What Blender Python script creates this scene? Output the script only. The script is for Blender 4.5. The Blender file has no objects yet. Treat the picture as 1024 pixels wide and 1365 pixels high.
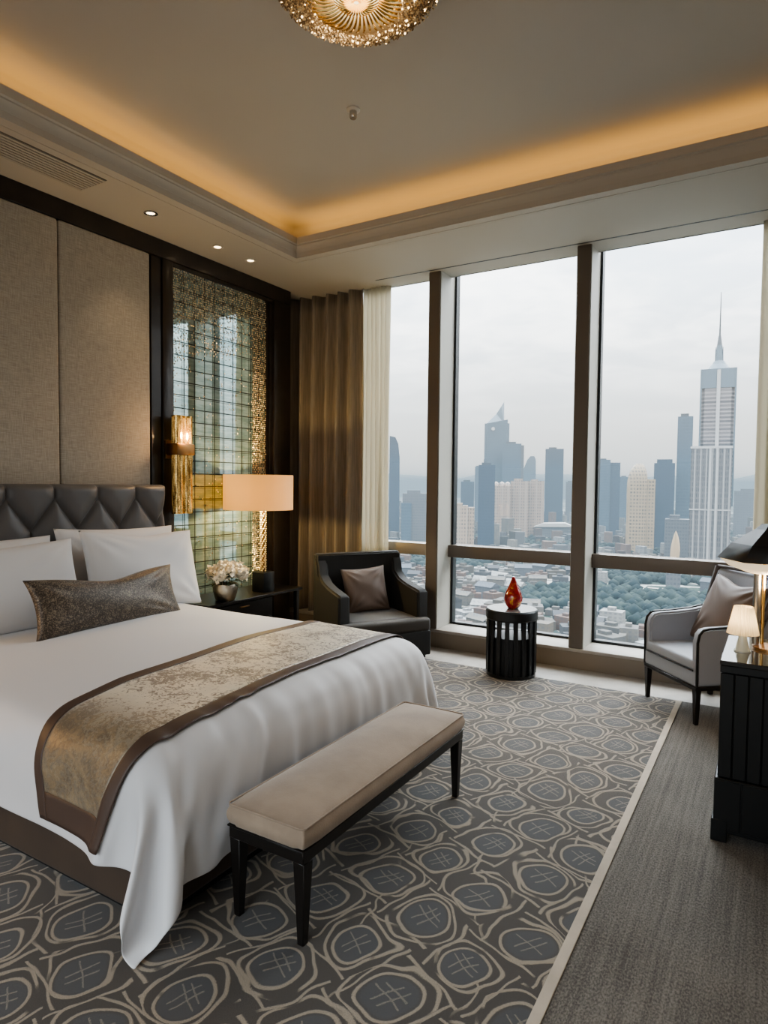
import bpy, bmesh, math, random
from mathutils import Matrix, Vector, Euler, noise
R = math.radians
PI = math.pi
scene = bpy.context.scene
COL = scene.collection

# ------------------------------------------------------------------ node helpers
class V:
    """a float socket with arithmetic"""
    def __init__(s, g, k): s.g, s.k = g, k
    def _m(s, op, b=None, c=None): return s.g.math(op, s, b, c)
    def __add__(s, o): return s._m('ADD', o)
    __radd__ = __add__
    def __mul__(s, o): return s._m('MULTIPLY', o)
    __rmul__ = __mul__
    def __sub__(s, o): return s._m('SUBTRACT', o)
    def __rsub__(s, o): return s.g.math('SUBTRACT', o, s)
    def __truediv__(s, o): return s._m('DIVIDE', o)
    def __rtruediv__(s, o): return s.g.math('DIVIDE', o, s)
    def __pow__(s, o): return s._m('POWER', o)
    def abs(s): return s._m('ABSOLUTE')
    def fract(s): return s._m('FRACT')
    def floor(s): return s._m('FLOOR')
    def sin(s): return s._m('SINE')
    def lt(s, o): return s._m('LESS_THAN', o)
    def gt(s, o): return s._m('GREATER_THAN', o)
    def max(s, o): return s._m('MAXIMUM', o)
    def min(s, o): return s._m('MINIMUM', o)
    def step(s, a, b):
        n = s.g.nt.nodes.new('ShaderNodeMapRange'); n.interpolation_type = 'SMOOTHSTEP'
        s.g.put(n.inputs[0], s); s.g.put(n.inputs[1], a); s.g.put(n.inputs[2], b)
        return V(s.g, n.outputs[0])
    def band(s, c, w, soft=.4):
        """1 where |s-c| < w"""
        d = (s - c).abs()
        return 1.0 - d.step(w * (1 - soft), w * (1 + soft))

class G:
    def __init__(s, nt): s.nt = nt
    def put(s, sock, v):
        if isinstance(v, V): s.nt.links.new(v.k, sock)
        elif isinstance(v, bpy.types.NodeSocket): s.nt.links.new(v, sock)
        elif v is not None: sock.default_value = v
    def node(s, t, ins=None, **kw):
        n = s.nt.nodes.new(t)
        for k, v in kw.items(): setattr(n, k, v)
        for k, v in (ins or {}).items(): s.put(n.inputs[k], v)
        return n
    def math(s, op, a, b=None, c=None):
        n = s.nt.nodes.new('ShaderNodeMath'); n.operation = op
        for i, v in enumerate((a, b, c)):
            if v is not None: s.put(n.inputs[i], v)
        return V(s, n.outputs[0])
    def coord(s, which='Object'):
        return s.node('ShaderNodeTexCoord').outputs[which]
    def xyz(s, vec):
        n = s.node('ShaderNodeSeparateXYZ', {0: vec}); return [V(s, o) for o in n.outputs]
    def vec(s, x, y, z):
        return s.node('ShaderNodeCombineXYZ', {0: x, 1: y, 2: z}).outputs[0]
    def noise(s, vec, scale, detail=3, rough=.55, dist=0, out=0):
        n = s.node('ShaderNodeTexNoise', {'Vector': vec, 'Scale': scale, 'Detail': detail, 'Roughness': rough, 'Distortion': dist})
        return V(s, n.outputs[out]) if out == 0 else n.outputs[out]
    def voronoi(s, vec, scale, feature='F1', out='Distance'):
        n = s.node('ShaderNodeTexVoronoi', {'Vector': vec, 'Scale': scale}, feature=feature)
        return n.outputs[out]
    def white(s, vec):
        return V(s, s.node('ShaderNodeTexWhiteNoise', {'Vector': vec}).outputs['Value'])
    def mix(s, f, a, b):
        n = s.nt.nodes.new('ShaderNodeMix'); n.data_type = 'RGBA'
        s.put(n.inputs['Factor'], f)
        for i, v in ((6, a), (7, b)):
            if isinstance(v, (tuple, list)): v = (*v[:3], 1)
            s.put(n.inputs[i], v)
        return n.outputs[2]
    def ramp(s, f, stops):
        n = s.nt.nodes.new('ShaderNodeValToRGB'); s.put(n.inputs[0], f)
        e = n.color_ramp.elements
        while len(e) < len(stops): e.new(.5)
        for el, (p, c) in zip(e, stops):
            el.position = p; el.color = (*c[:3], 1)
        return n.outputs[0]
    def bump(s, h, strength=.3, dist=.01):
        return s.node('ShaderNodeBump', {'Height': h, 'Strength': strength, 'Distance': dist}).outputs[0]

def new_mat(name):
    m = bpy.data.materials.new(name); m.use_nodes = True
    m.node_tree.nodes.clear()
    g = G(m.node_tree); g.out = g.node('ShaderNodeOutputMaterial')
    return m, g

def principled(g, color=(.5,.5,.5), rough=.5, metal=0., normal=None, emit=None, estr=0., spec=.5, sheen=0., trans=0., alpha=1., coat=0., sub=0.):
    n = g.node('ShaderNodeBsdfPrincipled')
    g.put(n.inputs['Base Color'], (*color[:3], 1) if isinstance(color, (tuple, list)) else color)
    g.put(n.inputs['Roughness'], rough); g.put(n.inputs['Metallic'], metal)
    n.inputs['Specular IOR Level'].default_value = spec
    if sheen: n.inputs['Sheen Weight'].default_value = sheen; n.inputs['Sheen Roughness'].default_value = .4
    if trans: n.inputs['Transmission Weight'].default_value = trans
    if coat: n.inputs['Coat Weight'].default_value = coat; n.inputs['Coat Roughness'].default_value = .08
    if normal is not None: g.put(n.inputs['Normal'], normal)
    if emit is not None:
        g.put(n.inputs['Emission Color'], (*emit[:3], 1) if isinstance(emit, (tuple, list)) else emit); g.put(n.inputs['Emission Strength'], estr)
    return n

def simple(name, color, rough=.5, metal=0., bump=0., bscale=200., var=0., **kw):
    """a principled material with slight procedural variation and grain"""
    m, g = new_mat(name)
    o = g.coord()
    c = (*color, 1)
    col = c
    if var:
        f = g.noise(o, 6, 4)
        col = g.mix(f.step(.3, .7), tuple(x * (1 - var) for x in color), tuple(min(1, x * (1 + var)) for x in color))
    nrm = g.bump(g.noise(o, bscale, 3), bump, .004) if bump else None
    p = principled(g, col, rough, metal, nrm, **kw)
    g.nt.links.new(p.outputs[0], g.out.inputs[0])
    return m

def emitter(name, color, strength):
    m, g = new_mat(name)
    e = g.node('ShaderNodeEmission', {0: (*color, 1), 1: strength})
    g.nt.links.new(e.outputs[0], g.out.inputs[0]); return m

# ------------------------------------------------------------------ mesh helpers
def new_bm(): return bmesh.new()

def merge(bm, tmp, mat=None):
    if mat is not None: tmp.transform(mat)
    me = bpy.data.meshes.new('tmp'); tmp.to_mesh(me); tmp.free()
    bm.from_mesh(me); bpy.data.meshes.remove(me)
    return bm

def add_box(bm, c, s, bevel=0., seg=2, mat=None, taper=None):
    t = bmesh.new(); bmesh.ops.create_cube(t, size=1)
    for v in t.verts:
        k = 1.
        if taper and v.co.z < 0: k = taper
        v.co = Vector((v.co.x * s[0] * k, v.co.y * s[1] * k, v.co.z * s[2]))
    if bevel:
        bmesh.ops.bevel(t, geom=list(t.edges), offset=min(bevel, min(s) * .49), segments=seg, profile=.5, affect='EDGES')
    M = Matrix.Translation(c)
    if mat is not None: M = M @ mat
    return merge(bm, t, M)

def box2(bm, x0, x1, y0, y1, z0, z1, bevel=0., seg=2):
    return add_box(bm, ((x0 + x1) / 2, (y0 + y1) / 2, (z0 + z1) / 2), (abs(x1 - x0), abs(y1 - y0), abs(z1 - z0)), bevel, seg)

def add_cyl(bm, c, r, h, n=32, r2=None, mat=None, bevel=0.):
    """vertical cylinder/cone with base centre c"""
    t = bmesh.new()
    bmesh.ops.create_cone(t, cap_ends=True, segments=n, radius1=r, radius2=r if r2 is None else r2, depth=h)
    if bevel:
        bmesh.ops.bevel(t, geom=[e for e in t.edges if len(e.link_faces) == 2 and any(len(f.verts) > 4 for f in e.link_faces)], offset=bevel, segments=2, affect='EDGES')
    M = Matrix.Translation(c)
    if mat is not None: M = M @ mat
    return merge(bm, t, M @ Matrix.Translation((0, 0, h / 2)))

def add_lathe(bm, prof, c=(0, 0, 0), n=40, closed=False, sx=1., sy=1.):
    rings = []
    for r, z in prof:
        rings.append([bm.verts.new((c[0] + sx * r * math.cos(2 * PI * k / n), c[1] + sy * r * math.sin(2 * PI * k / n), c[2] + z)) for k in range(n)] if r > 1e-6 else [bm.verts.new((c[0], c[1], c[2] + z))])
    for a, b in zip(rings, rings[1:]):
        for k in range(n):
            k2 = (k + 1) % n
            if len(a) == 1 and len(b) == 1: continue
            if len(a) == 1: bm.faces.new((a[0], b[k2], b[k]))
            elif len(b) == 1: bm.faces.new((a[k], a[k2], b[0]))
            else: bm.faces.new((a[k], a[k2], b[k2], b[k]))
    return bm

def add_tube(bm, pts, r, n=8, cap=True):
    pts = [Vector(p) for p in pts]
    rr = r if isinstance(r, (list, tuple)) else [r] * len(pts)
    rings = []; prev = None
    for i, p in enumerate(pts):
        d = (pts[min(i + 1, len(pts) - 1)] - pts[max(i - 1, 0)]).normalized()
        if prev is None:
            a = d.cross(Vector((0, 0, 1)))
            if a.length < .1: a = d.cross(Vector((1, 0, 0)))
            a.normalize()
        else:
            a = (prev - d * prev.dot(d)).normalized()
        prev = a; b = d.cross(a)
        rings.append([bm.verts.new(p + (a * math.cos(2 * PI * k / n) + b * math.sin(2 * PI * k / n)) * rr[i]) for k in range(n)])
    for q, w in zip(rings, rings[1:]):
        for k in range(n): bm.faces.new((q[k], q[(k + 1) % n], w[(k + 1) % n], w[k]))
    if cap:
        bm.faces.new(rings[0][::-1]); bm.faces.new(rings[-1])
    return bm

def add_grid(bm, nu, nv, f, closed_u=False):
    vs = [[bm.verts.new(f(i / nu, j / nv)) for i in range(nu + (0 if closed_u else 1))] for j in range(nv + 1)]
    for j in range(nv):
        for i in range(nu):
            i2 = (i + 1) % len(vs[0])
            bm.faces.new((vs[j][i], vs[j][i2], vs[j + 1][i2], vs[j + 1][i]))
    return bm

def add_extrude(bm, poly, axis, a, b):
    """a polygon (2-D points) extruded from a to b along axis 'x' | 'y' | 'z'"""
    def P(p, t): return {'x': (t, p[0], p[1]), 'y': (p[0], t, p[1]), 'z': (p[0], p[1], t)}[axis]
    lo = [bm.verts.new(P(p, a)) for p in poly]; hi = [bm.verts.new(P(p, b)) for p in poly]
    bm.faces.new(lo[::-1]); bm.faces.new(hi)
    n = len(poly)
    for i in range(n): bm.faces.new((lo[i], lo[(i + 1) % n], hi[(i + 1) % n], hi[i]))
    return bm

def add_octa(bm, c, r, rz=None):
    rz = rz or r
    v = [bm.verts.new((c[0] + dx * r, c[1] + dy * r, c[2] + dz * rz)) for dx, dy, dz in ((1,0,0),(0,1,0),(-1,0,0),(0,-1,0),(0,0,1),(0,0,-1))]
    for k in range(4):
        a, b = v[k], v[(k + 1) % 4]
        bm.faces.new((a, b, v[4])); bm.faces.new((b, a, v[5]))

def link(name, bm, mat, parent=None, smooth=40., fix=True, recalc=True):
    if recalc: bmesh.ops.recalc_face_normals(bm, faces=list(bm.faces))
    if smooth:
        lim = R(smooth)
        for f in bm.faces: f.smooth = True
        for e in bm.edges:
            if len(e.link_faces) == 2:
                try: e.smooth = e.calc_face_angle() < lim
                except ValueError: e.smooth = True
    me = bpy.data.meshes.new(name); bm.to_mesh(me); bm.free()
    if mat is not None: me.materials.append(mat)
    o = bpy.data.objects.new(name, me); COL.objects.link(o)
    if parent is not None: o.parent = parent
    return o

def tag(o, label=None, cat=None, group=None, kind=None):
    if label: o['label'] = label
    if cat: o['category'] = cat
    if group: o['group'] = group
    if kind: o['kind'] = kind
    return o

def thing(name, label, cat, loc=(0, 0, 0), rz=0., group=None):
    o = bpy.data.objects.new(name, None); COL.objects.link(o)
    o.empty_display_size = .1
    o.location = loc; o.rotation_euler = (0, 0, rz)
    return tag(o, label, cat, group)

def struct(name, bm, mat, parent=None, smooth=40.):
    o = link(name, bm, mat, parent, smooth)
    if parent is None: o['kind'] = 'structure'
    return o

def copy_thing(root, loc=None, rz=None, label=None):
    r = root.copy(); COL.objects.link(r)
    for k, v in (('location', loc),):
        if v is not None: r.location = v
    if rz is not None: r.rotation_euler = (0, 0, rz)
    if label: r['label'] = label
    for ch in list(root.children):
        c = ch.copy(); COL.objects.link(c); c.parent = r
        for gch in list(ch.children):
            d = gch.copy(); COL.objects.link(d); d.parent = c
    return r

def lerp(a, b, t): return a + (b - a) * t
def sstep(a, b, x):
    t = max(0., min(1., (x - a) / (b - a))); return t * t * (3 - 2 * t)
def piece(pts, t):
    for (a, va), (b, vb) in zip(pts, pts[1:]):
        if t <= b: return lerp(va, vb, sstep(a, b, t))
    return pts[-1][1]

HAZE_LO = (.60, .77, .90)
HAZE_HI = (1.6, 1.58, 1.5)
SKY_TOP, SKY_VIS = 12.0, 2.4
COVE, DOWN, CHAND, LAMP = 11., 10., 9., 48.
LOOK, EXPO = 'AgX - Medium High Contrast', -.30
NX, NY = 72, 78
DUVET = [[
-17415,224,16,5,6,2,0,1,-1,1,-1,1,0,0,0,0,0,0,0,0,0,0,0,0,0,0,-1,1,0,0,-1,1,-1,1,-130,-31,-1,1,-2,0,-2,-2,-4,-1,-2,0,-9,-12,-10,-9,8,12,11,7,3,-9,-12,-15,-7,1,4,6,-11,-16,-19,-24,-8,1,9,32,29,22,19,-17421,225,18,3,5,3,-1,0,1,-1,1,
0,0,0,0,0,0,0,0,0,0,0,0,0,0,-1,1,0,0,-1,1,-1,0,1,-129,-32,-1,0,0,-1,-1,-3,-3,-2,-3,0,-4,-17,-13,-9,19,14,11,3,0,-12,-15,-20,-1,8,8,-3,-23,-20,-20,-16,-3,5,11,34,30,23,18,-17429,228,18,1,5,1,0,1,-1,1,0,-1,1,1,-2,2,-1,-1,1,1,-1,0,0,
0,0,-1,1,0,0,-1,1,-1,0,1,-129,-33,1,0,-1,-1,-1,-1,-4,-3,-2,-2,-1,-16,-13,-11,22,15,9,0,-3,-13,-17,-15,6,6,2,-16,-25,-18,-15,-9,4,10,15,32,22,19,16,-17435,231,17,-1,5,1,1,-1,1,0,-1,1,0,0,0,0,1,-2,1,0,1,-1,0,0,0,-1,1,0,0,-1,1,-1,0,
1,-129,-33,1,0,-1,0,0,-2,-3,-3,-4,-2,-1,-12,-13,-12,22,13,9,-2,-6,-14,-14,-9,7,-1,-7,-24,-23,-12,-7,-2,12,15,18,26,15,11,8,-17437,231,17,1,3,1,0,1,0,0,-1,1,0,0,0,0,0,0,0,0,0,1,-1,0,0,-1,1,0,0,-1,1,-1,1,-1,-128,-32,-1,1,0,-1,0,0,
-3,-4,-4,-3,0,-10,-10,-14,20,12,7,-3,-9,-13,-9,-5,2,-10,-14,-27,-15,-6,-1,11,17,18,17,18,6,5,3,-17439,232,15,3,3,0,0,0,1,0,0,0,0,0,0,0,0,0,0,0,0,0,0,0,1,-1,0,-1,1,-1,1,-1,1,0,-130,-31,0,-1,1,0,-1,0,-2,-4,-3,-5,2,-7,-10,-15,19,9,5,
-4,-12,-9,-6,-1,-11,-15,-19,-22,-7,2,7,22,19,14,12,8,2,1,-1,-17443,235,10,7,1,0,0,1,0,0,0,0,0,0,0,0,0,0,0,0,0,0,0,0,1,-1,0,0,-1,0,1,-1,1,0,-130,-31,0,0,-1,1,-1,0,-2,-3,-4,-3,4,-7,-10,-13,15,7,4,-8,-11,-5,-5,-5,-21,-19,-16,-14,4,
11,14,24,15,8,6,2,-2,0,-1,-17451,240,7,5,1,0,1,-1,2,-2,1,1,-2,1,1,-1,0,0,0,0,0,0,0,0,0,1,-1,0,-1,0,1,-1,1,0,-129,-32,-1,1,0,-1,1,-1,-2,-4,-2,-2,5,-6,-9,-14,14,5,0,-8,-9,-5,-6,-15,-25,-16,-12,0,15,17,16,16,9,3,1,0,-1,-2,1,-17460,
243,8,2,0,1,-1,1,0,0,0,0,0,1,-1,0,0,0,0,0,0,0,0,0,0,1,-1,0,-1,1,-1,1,0,-1,-128,-32,0,-1,1,0,0,-1,-2,-3,-2,-1,5,-5,-8,-13,12,2,-1,-10,-7,-7,-11,-23,-23,-9,-2,14,21,15,10,10,2,1,0,-1,0,-2,-2,-17468,245,10,-1,-1,1,0,0,0,0,0,0,0,1,-1,
0,0,0,0,0,0,0,0,0,0,1,-1,0,0,-1,1,-1,1,0,-130,-31,0,0,0,-1,1,0,-2,-3,-1,-1,3,-3,-7,-9,7,1,-4,-11,-8,-10,-16,-25,-14,1,7,24,17,8,5,3,1,0,-1,0,-2,-5,-6,-17476,249,8,-2,-1,-1,1,1,-1,0,0,0,1,-1,0,0,0,0,0,0,1,-1,0,0,0,0,0,0,0,0,-1,1,0,
-1,-128,-32,-1,1,0,0,-1,1,-1,-2,-1,-1,1,-2,-4,-7,3,-2,-7,-10,-12,-14,-15,-19,-3,9,14,23,6,4,0,2,-1,0,-1,-4,-6,-8,-11,-17480,251,7,-3,-1,0,0,0,1,-1,0,0,0,1,-1,0,0,0,0,0,1,-1,0,0,0,0,0,0,0,0,0,0,-1,1,-130,-31,0,0,0,-1,1,0,-1,-1,0,
-2,1,-2,-2,-4,-3,-5,-8,-11,-15,-12,-12,-10,7,14,13,11,2,-1,1,-1,-2,-3,-3,-9,-8,-10,-12,-17481,251,7,-3,-1,1,-1,0,1,-1,0,0,0,1,-1,0,0,0,0,0,1,-1,0,0,0,0,0,1,-1,-1,1,0,0,-1,-128,-32,0,0,-1,1,0,-1,1,-2,1,-1,-1,0,-2,-3,-7,-6,-8,-13,
-13,-10,-7,-2,13,9,8,2,0,-2,-1,-5,-3,-6,-5,-14,-8,-7,-6,-17479,248,10,-3,0,-1,1,-1,0,1,-1,0,0,1,-1,0,0,0,0,1,-1,0,0,0,0,1,-1,0,0,0,0,0,0,-1,-128,-32,0,0,0,-1,1,0,-1,1,-2,1,0,-1,-2,-2,-8,-8,-8,-10,-12,-5,-5,0,11,4,2,-3,-3,-4,-3,-3,
-6,-8,-11,-13,-2,0,-1,-17479,249,8,-2,0,-1,1,-1,0,1,-1,0,0,1,-1,0,0,0,1,-1,0,0,0,0,1,-1,0,0,0,0,1,-1,0,-1,-128,-32,0,0,0,0,0,0,0,-1,1,-1,1,-1,-1,-2,-9,-7,-6,-10,-9,-5,-3,0,2,-2,-4,-7,-2,-2,1,-7,-11,-10,-9,-3,2,3,3,-17481,251,6,-2,
0,-1,0,1,-1,0,1,-1,0,0,1,-1,0,0,1,-1,0,0,0,1,-1,0,0,1,-1,0,0,0,0,0,-129,-32,1,-1,0,0,0,0,1,-1,0,0,0,1,-1,-2,-7,-6,-6,-10,-9,-6,-3,-8,-10,-6,-3,2,2,-2,-5,-10,-8,-7,-6,1,5,6,8,-17483,254,2,-1,-1,1,-1,1,-1,0,1,-1,0,0,1,-1,0,0,1,-1,0,
0,0,1,-1,0,1,-1,0,0,1,-1,0,0,-129,-31,-1,0,0,1,-1,0,1,-1,1,0,0,1,1,-2,-6,-6,-6,-12,-13,-11,-11,-18,-2,4,6,5,-6,-4,-6,-11,-12,-5,-5,12,11,10,8,-17483,256,-2,1,-1,1,-1,0,1,-1,0,1,-1,0,0,1,-1,0,1,-1,0,0,0,1,-1,0,1,-1,0,1,-1,0,1,-1,
-129,-31,-1,0,1,-1,1,-1,1,0,0,0,2,1,1,-1,-7,-8,-10,-16,-21,-14,-11,-4,12,10,8,-4,-15,-14,-13,-14,-3,3,11,21,8,4,2,-17481,256,-3,1,0,1,-1,0,1,-1,0,1,-1,0,0,1,-1,0,1,-1,0,0,1,-1,0,1,-1,0,1,-1,0,1,-1,1,-130,-31,-1,0,1,-1,1,-1,1,0,0,
1,2,0,0,-2,-10,-12,-12,-16,-15,-3,1,4,5,-1,-6,-17,-17,-9,-7,0,8,10,11,9,-1,-1,-1,-17476,252,0,2,0,1,-1,0,1,-1,0,1,-1,0,0,1,-1,0,1,-1,0,0,1,-1,0,1,-1,0,1,-1,1,-1,1,0,-130,-32,1,-1,1,-1,1,0,-1,1,0,1,1,-1,-2,-6,-10,-10,-8,-8,-3,2,2,
-4,-12,-13,-12,-17,-5,-1,2,9,7,5,5,-2,-3,-3,-2,-17473,249,3,2,0,1,-1,0,1,-1,0,1,-1,0,1,-1,0,1,-1,0,0,1,-1,0,0,1,-1,1,-1,1,-1,1,-1,1,-130,-31,-1,1,-1,1,0,-1,1,0,0,0,1,-2,-3,-6,-8,-4,-3,-3,-5,-4,-5,-17,-17,-10,-8,-3,2,3,5,3,2,-1,0,
-1,-1,-1,-2,-17473,250,1,3,1,-1,0,0,1,-1,0,1,-1,0,1,-1,0,1,-1,0,0,1,-1,0,1,-1,0,1,-1,1,-1,1,0,0,-130,-32,1,-1,1,-1,1,-1,1,0,0,0,0,0,-3,-3,-5,-3,-4,-7,-13,-9,-12,-17,-9,-5,0,3,2,1,-1,-1,-1,1,1,8,2,-3,-8,-17472,249,2,3,1,-1,0,0,1,
-1,0,1,-1,1,-1,0,0,1,-1,0,0,1,-1,0,1,-1,1,-1,1,-1,0,1,0,0,-130,-32,1,-1,1,-1,1,-1,1,-1,1,0,1,0,-1,-2,-5,-5,-7,-11,-16,-10,-8,-13,-7,-3,-2,0,-2,0,-1,-1,5,7,8,8,-3,-10,-11,-17472,248,4,2,1,-1,0,0,1,-1,0,1,-1,1,-1,0,0,1,-1,0,1,-1,0,
0,1,-1,1,-1,1,-1,1,-1,1,0,-130,-31,-1,0,1,-1,1,-1,1,-1,1,0,1,0,0,-2,-5,-8,-6,-12,-14,-8,-6,-14,-11,-6,-6,-3,-2,4,3,10,10,8,5,-7,-13,-8,-8,-17472,248,4,3,-1,0,0,0,1,-1,0,1,-1,1,-1,0,0,1,-1,1,-1,0,0,1,-1,0,1,-1,1,-1,1,-1,1,0,-130,
-32,1,-1,1,-1,1,-1,0,1,-1,1,1,1,0,-2,-4,-6,-8,-11,-17,-9,-11,-18,-11,-6,-1,4,8,10,10,8,2,-8,-13,-26,-7,1,9,-17472,249,2,4,-1,0,0,0,1,-1,0,1,-1,1,-1,0,1,-1,0,1,-1,0,0,1,-1,0,1,-1,1,-1,1,-1,1,0,-130,-32,1,-1,0,1,-1,0,1,-1,0,1,1,2,0,
0,-7,-10,-10,-17,-19,-7,-7,-7,0,4,7,7,2,-3,-6,-13,-12,-12,-11,-3,7,8,8,-17471,249,2,3,0,0,0,1,-1,0,1,-1,0,1,-1,0,1,-1,0,1,-1,0,0,1,-1,1,-1,0,1,-1,1,-1,1,0,-130,-32,0,1,-1,0,0,1,-1,0,0,1,0,0,-1,-6,-8,-9,-7,-7,-8,2,0,-4,-10,-9,-9,
-11,-9,-6,-2,0,6,6,3,-1,-7,-6,-5,-17471,250,0,4,1,-2,1,1,-1,0,0,1,-1,1,-1,1,-1,0,0,1,-1,0,1,-1,0,1,-1,0,1,-1,1,-1,1,-1,-129,-31,-1,0,1,-1,0,0,0,1,-1,0,2,-1,-1,-3,-5,-3,-4,-7,-14,-9,-8,-18,-16,-7,-4,4,6,6,6,5,-2,-8,-12,-17,-5,1,5,
-17469,248,2,4,0,1,-1,0,0,0,0,1,-1,1,-1,1,-1,1,-2,2,-1,0,1,-1,0,1,-1,0,1,-1,1,-1,1,-1,-129,-32,1,-1,0,0,1,-1,0,0,0,1,1,1,0,-1,-8,-7,-10,-14,-16,-5,-2,-7,-2,0,-1,0,-6,-5,-7,-10,-9,-6,-7,6,12,10,8,-17468,247,2,5,2,-2,0,0,0,0,1,-1,0,
1,-1,0,1,0,-2,2,-1,0,1,-1,0,1,-1,0,1,-1,1,-1,1,-1,-129,-32,0,1,-1,0,0,0,0,0,1,-1,2,1,-1,-2,-6,-3,-7,-6,-14,-4,-4,-17,-15,-10,-10,-8,-6,-3,-2,-1,7,6,10,13,4,1,-3,-17468,249,-1,6,1,-1,0,0,0,0,1,-1,0,1,-1,0,1,-1,1,-1,0,0,1,-1,0,1,-1,
0,1,-1,1,-1,0,0,-129,-31,-1,0,0,0,1,-1,0,0,0,1,2,4,2,3,-3,-8,-9,-18,-25,-11,-12,-19,-11,-4,0,4,5,4,4,4,3,0,2,-1,-1,-3,-2,-17466,246,3,5,0,1,-1,-1,2,-1,1,-1,0,1,-1,1,-1,0,1,-1,0,1,-1,0,0,1,-1,0,0,1,0,-1,0,0,-129,-32,1,-1,0,0,0,0,0,
1,-1,1,1,2,0,-3,-8,-9,-9,-14,-17,-6,-3,-10,-7,-2,-2,1,-1,-2,-2,-1,-4,0,-1,3,4,1,0,-17465,245,4,5,0,1,-1,0,0,0,1,-1,1,-1,0,1,-1,0,1,-1,0,1,-1,0,0,1,-1,0,1,-1,1,-1,0,0,-129,-32,0,0,0,1,-1,0,0,0,1,-1,3,-1,0,-3,-6,-5,-7,-9,-16,-7,-6,
-14,-13,-5,-5,-2,0,-2,0,3,2,1,3,3,-1,-2,-4,-17465,246,2,6,0,0,1,-1,0,0,1,-1,1,-1,0,1,-1,0,1,-1,0,1,-1,0,0,1,-1,0,1,-1,0,1,-2,2,-130,-32,0,0,0,0,0,1,-1,0,0,1,2,3,1,0,-6,-8,-8,-15,-19,-7,-7,-14,-9,-3,-1,0,1,1,0,5,0,-3,-4,-9,-5,-2,
-2,-17464,246,2,5,1,0,1,-1,0,0,1,-1,1,-1,0,1,-1,0,1,-1,0,0,1,-1,0,1,-1,0,1,-1,0,0,0,0,-129,-32,1,-1,0,0,0,0,0,0,1,0,2,2,2,-1,-6,-7,-8,-13,-18,-6,-6,-12,-10,-5,-1,-3,0,0,-2,0,-2,-2,-3,-7,0,1,1,-17464,247,-1,7,2,-1,1,-1,0,0,1,-1,1,
-1,0,1,-1,0,1,-1,0,0,1,-1,0,1,-1,1,-2,2,-1,0,0,0,-129,-32,0,0,1,-1,0,0,0,0,1,-1,3,2,-1,-1,-8,-7,-7,-14,-18,-6,-5,-14,-10,-4,-2,-3,1,0,-1,1,-1,2,3,0,4,-1,-1,-17465,247,0,6,1,1,0,-1,0,0,0,1,0,-1,1,-1,0,0,1,-1,0,0,0,1,-1,1,-1,0,0,0,
1,-1,0,0,-129,-32,0,0,0,1,-1,0,0,0,0,1,2,1,1,-3,-8,-8,-8,-13,-18,-6,-5,-12,-9,-4,-2,-1,1,0,-1,1,0,1,2,-2,1,0,-2,-17465,248,-2,7,1,1,0,0,-1,-1,1,1,0,0,-1,0,0,0,1,-1,0,0,0,0,1,0,-1,0,0,0,0,1,-1,0,-129,-32,0,0,0,0,0,1,-1,0,0,1,2,2,0,
-1,-7,-7,-9,-12,-19,-5,-5,-13,-10,-4,-2,-2,0,0,-1,0,1,-1,-1,-3,1,-1,-2,-17463,246,0,7,2,-1,1,0,-2,1,0,1,0,0,0,-1,-1,1,1,-1,0,0,0,1,-1,1,-1,0,0,0,0,1,-1,0,-130,-30,-1,0,0,0,0,0,1,-1,0,0,4,0,1,-1,-9,-6,-10,-12,-19,-6,-4,-13,-10,-4,
-2,-2,0,0,-1,0,1,0,3,1,0,1,-1,-17463,245,1,8,1,-1,0,2,-3,1,1,-1,1,0,-1,1,-1,-1,2,-1,0,0,1,-1,0,1,-1,0,0,0,0,0,0,0,-129,-32,1,-1,0,0,0,0,0,0,0,1,2,2,1,-2,-7,-7,-9,-13,-20,-4,-5,-13,-11,-4,-3,-1,-1,-1,1,1,-2,1,3,1,0,2,0,-17464,244,
4,6,1,-1,0,2,-3,1,1,-1,1,-1,1,0,-1,0,0,0,1,-2,2,-1,0,0,1,-1,0,0,0,0,0,0,-129,-32,0,0,1,-1,0,0,0,0,0,1,2,3,0,-1,-5,-8,-9,-13,-18,-5,-5,-12,-12,-5,-2,-2,-1,-1,1,0,-1,0,-2,-3,-1,1,3,-17465,245,3,6,1,-1,0,1,-1,0,0,1,1,-3,2,0,-1,0,-1,
2,0,-2,1,1,-1,0,0,1,-1,0,0,0,0,0,-129,-32,0,0,0,1,-1,0,0,0,0,1,1,2,0,-3,-7,-7,-8,-12,-18,-4,-3,-13,-10,-4,-3,-1,-2,1,0,-1,1,0,-3,-1,-2,1,2,-17465,246,2,5,1,0,2,-2,0,0,1,-1,1,-1,0,2,-1,-2,0,2,0,-1,-1,2,-1,0,0,1,-1,0,0,0,0,0,-129,
-32,0,0,0,0,1,-1,0,0,0,0,3,0,-1,-3,-8,-7,-7,-13,-15,-5,-4,-11,-10,-5,-2,-3,1,-1,1,0,1,-1,-1,0,0,0,0,-17464,245,3,4,3,0,0,-1,0,0,0,2,-2,0,1,0,-1,-1,1,1,0,-1,0,0,0,0,0,1,-1,0,0,0,0,0,-129,-32,0,0,0,0,0,1,-1,0,0,0,3,0,0,-2,-8,-7,-8,
-12,-16,-5,-4,-11,-12,-4,-4,-2,0,0,0,1,0,0,-1,1,0,-1,-1,-17465,246,1,7,0,1,0,-1,0,0,1,0,-1,0,1,0,-1,-1,2,-1,0,1,-1,0,0,0,0,0,1,-1,0,0,0,0,-129,-32,0,0,0,0,0,1,-1,0,0,0,2,1,0,-4,-7,-7,-8,-11,-17,-4,-4,-12,-10,-5,-5,-2,0,-1,0,2,0,1,
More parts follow.
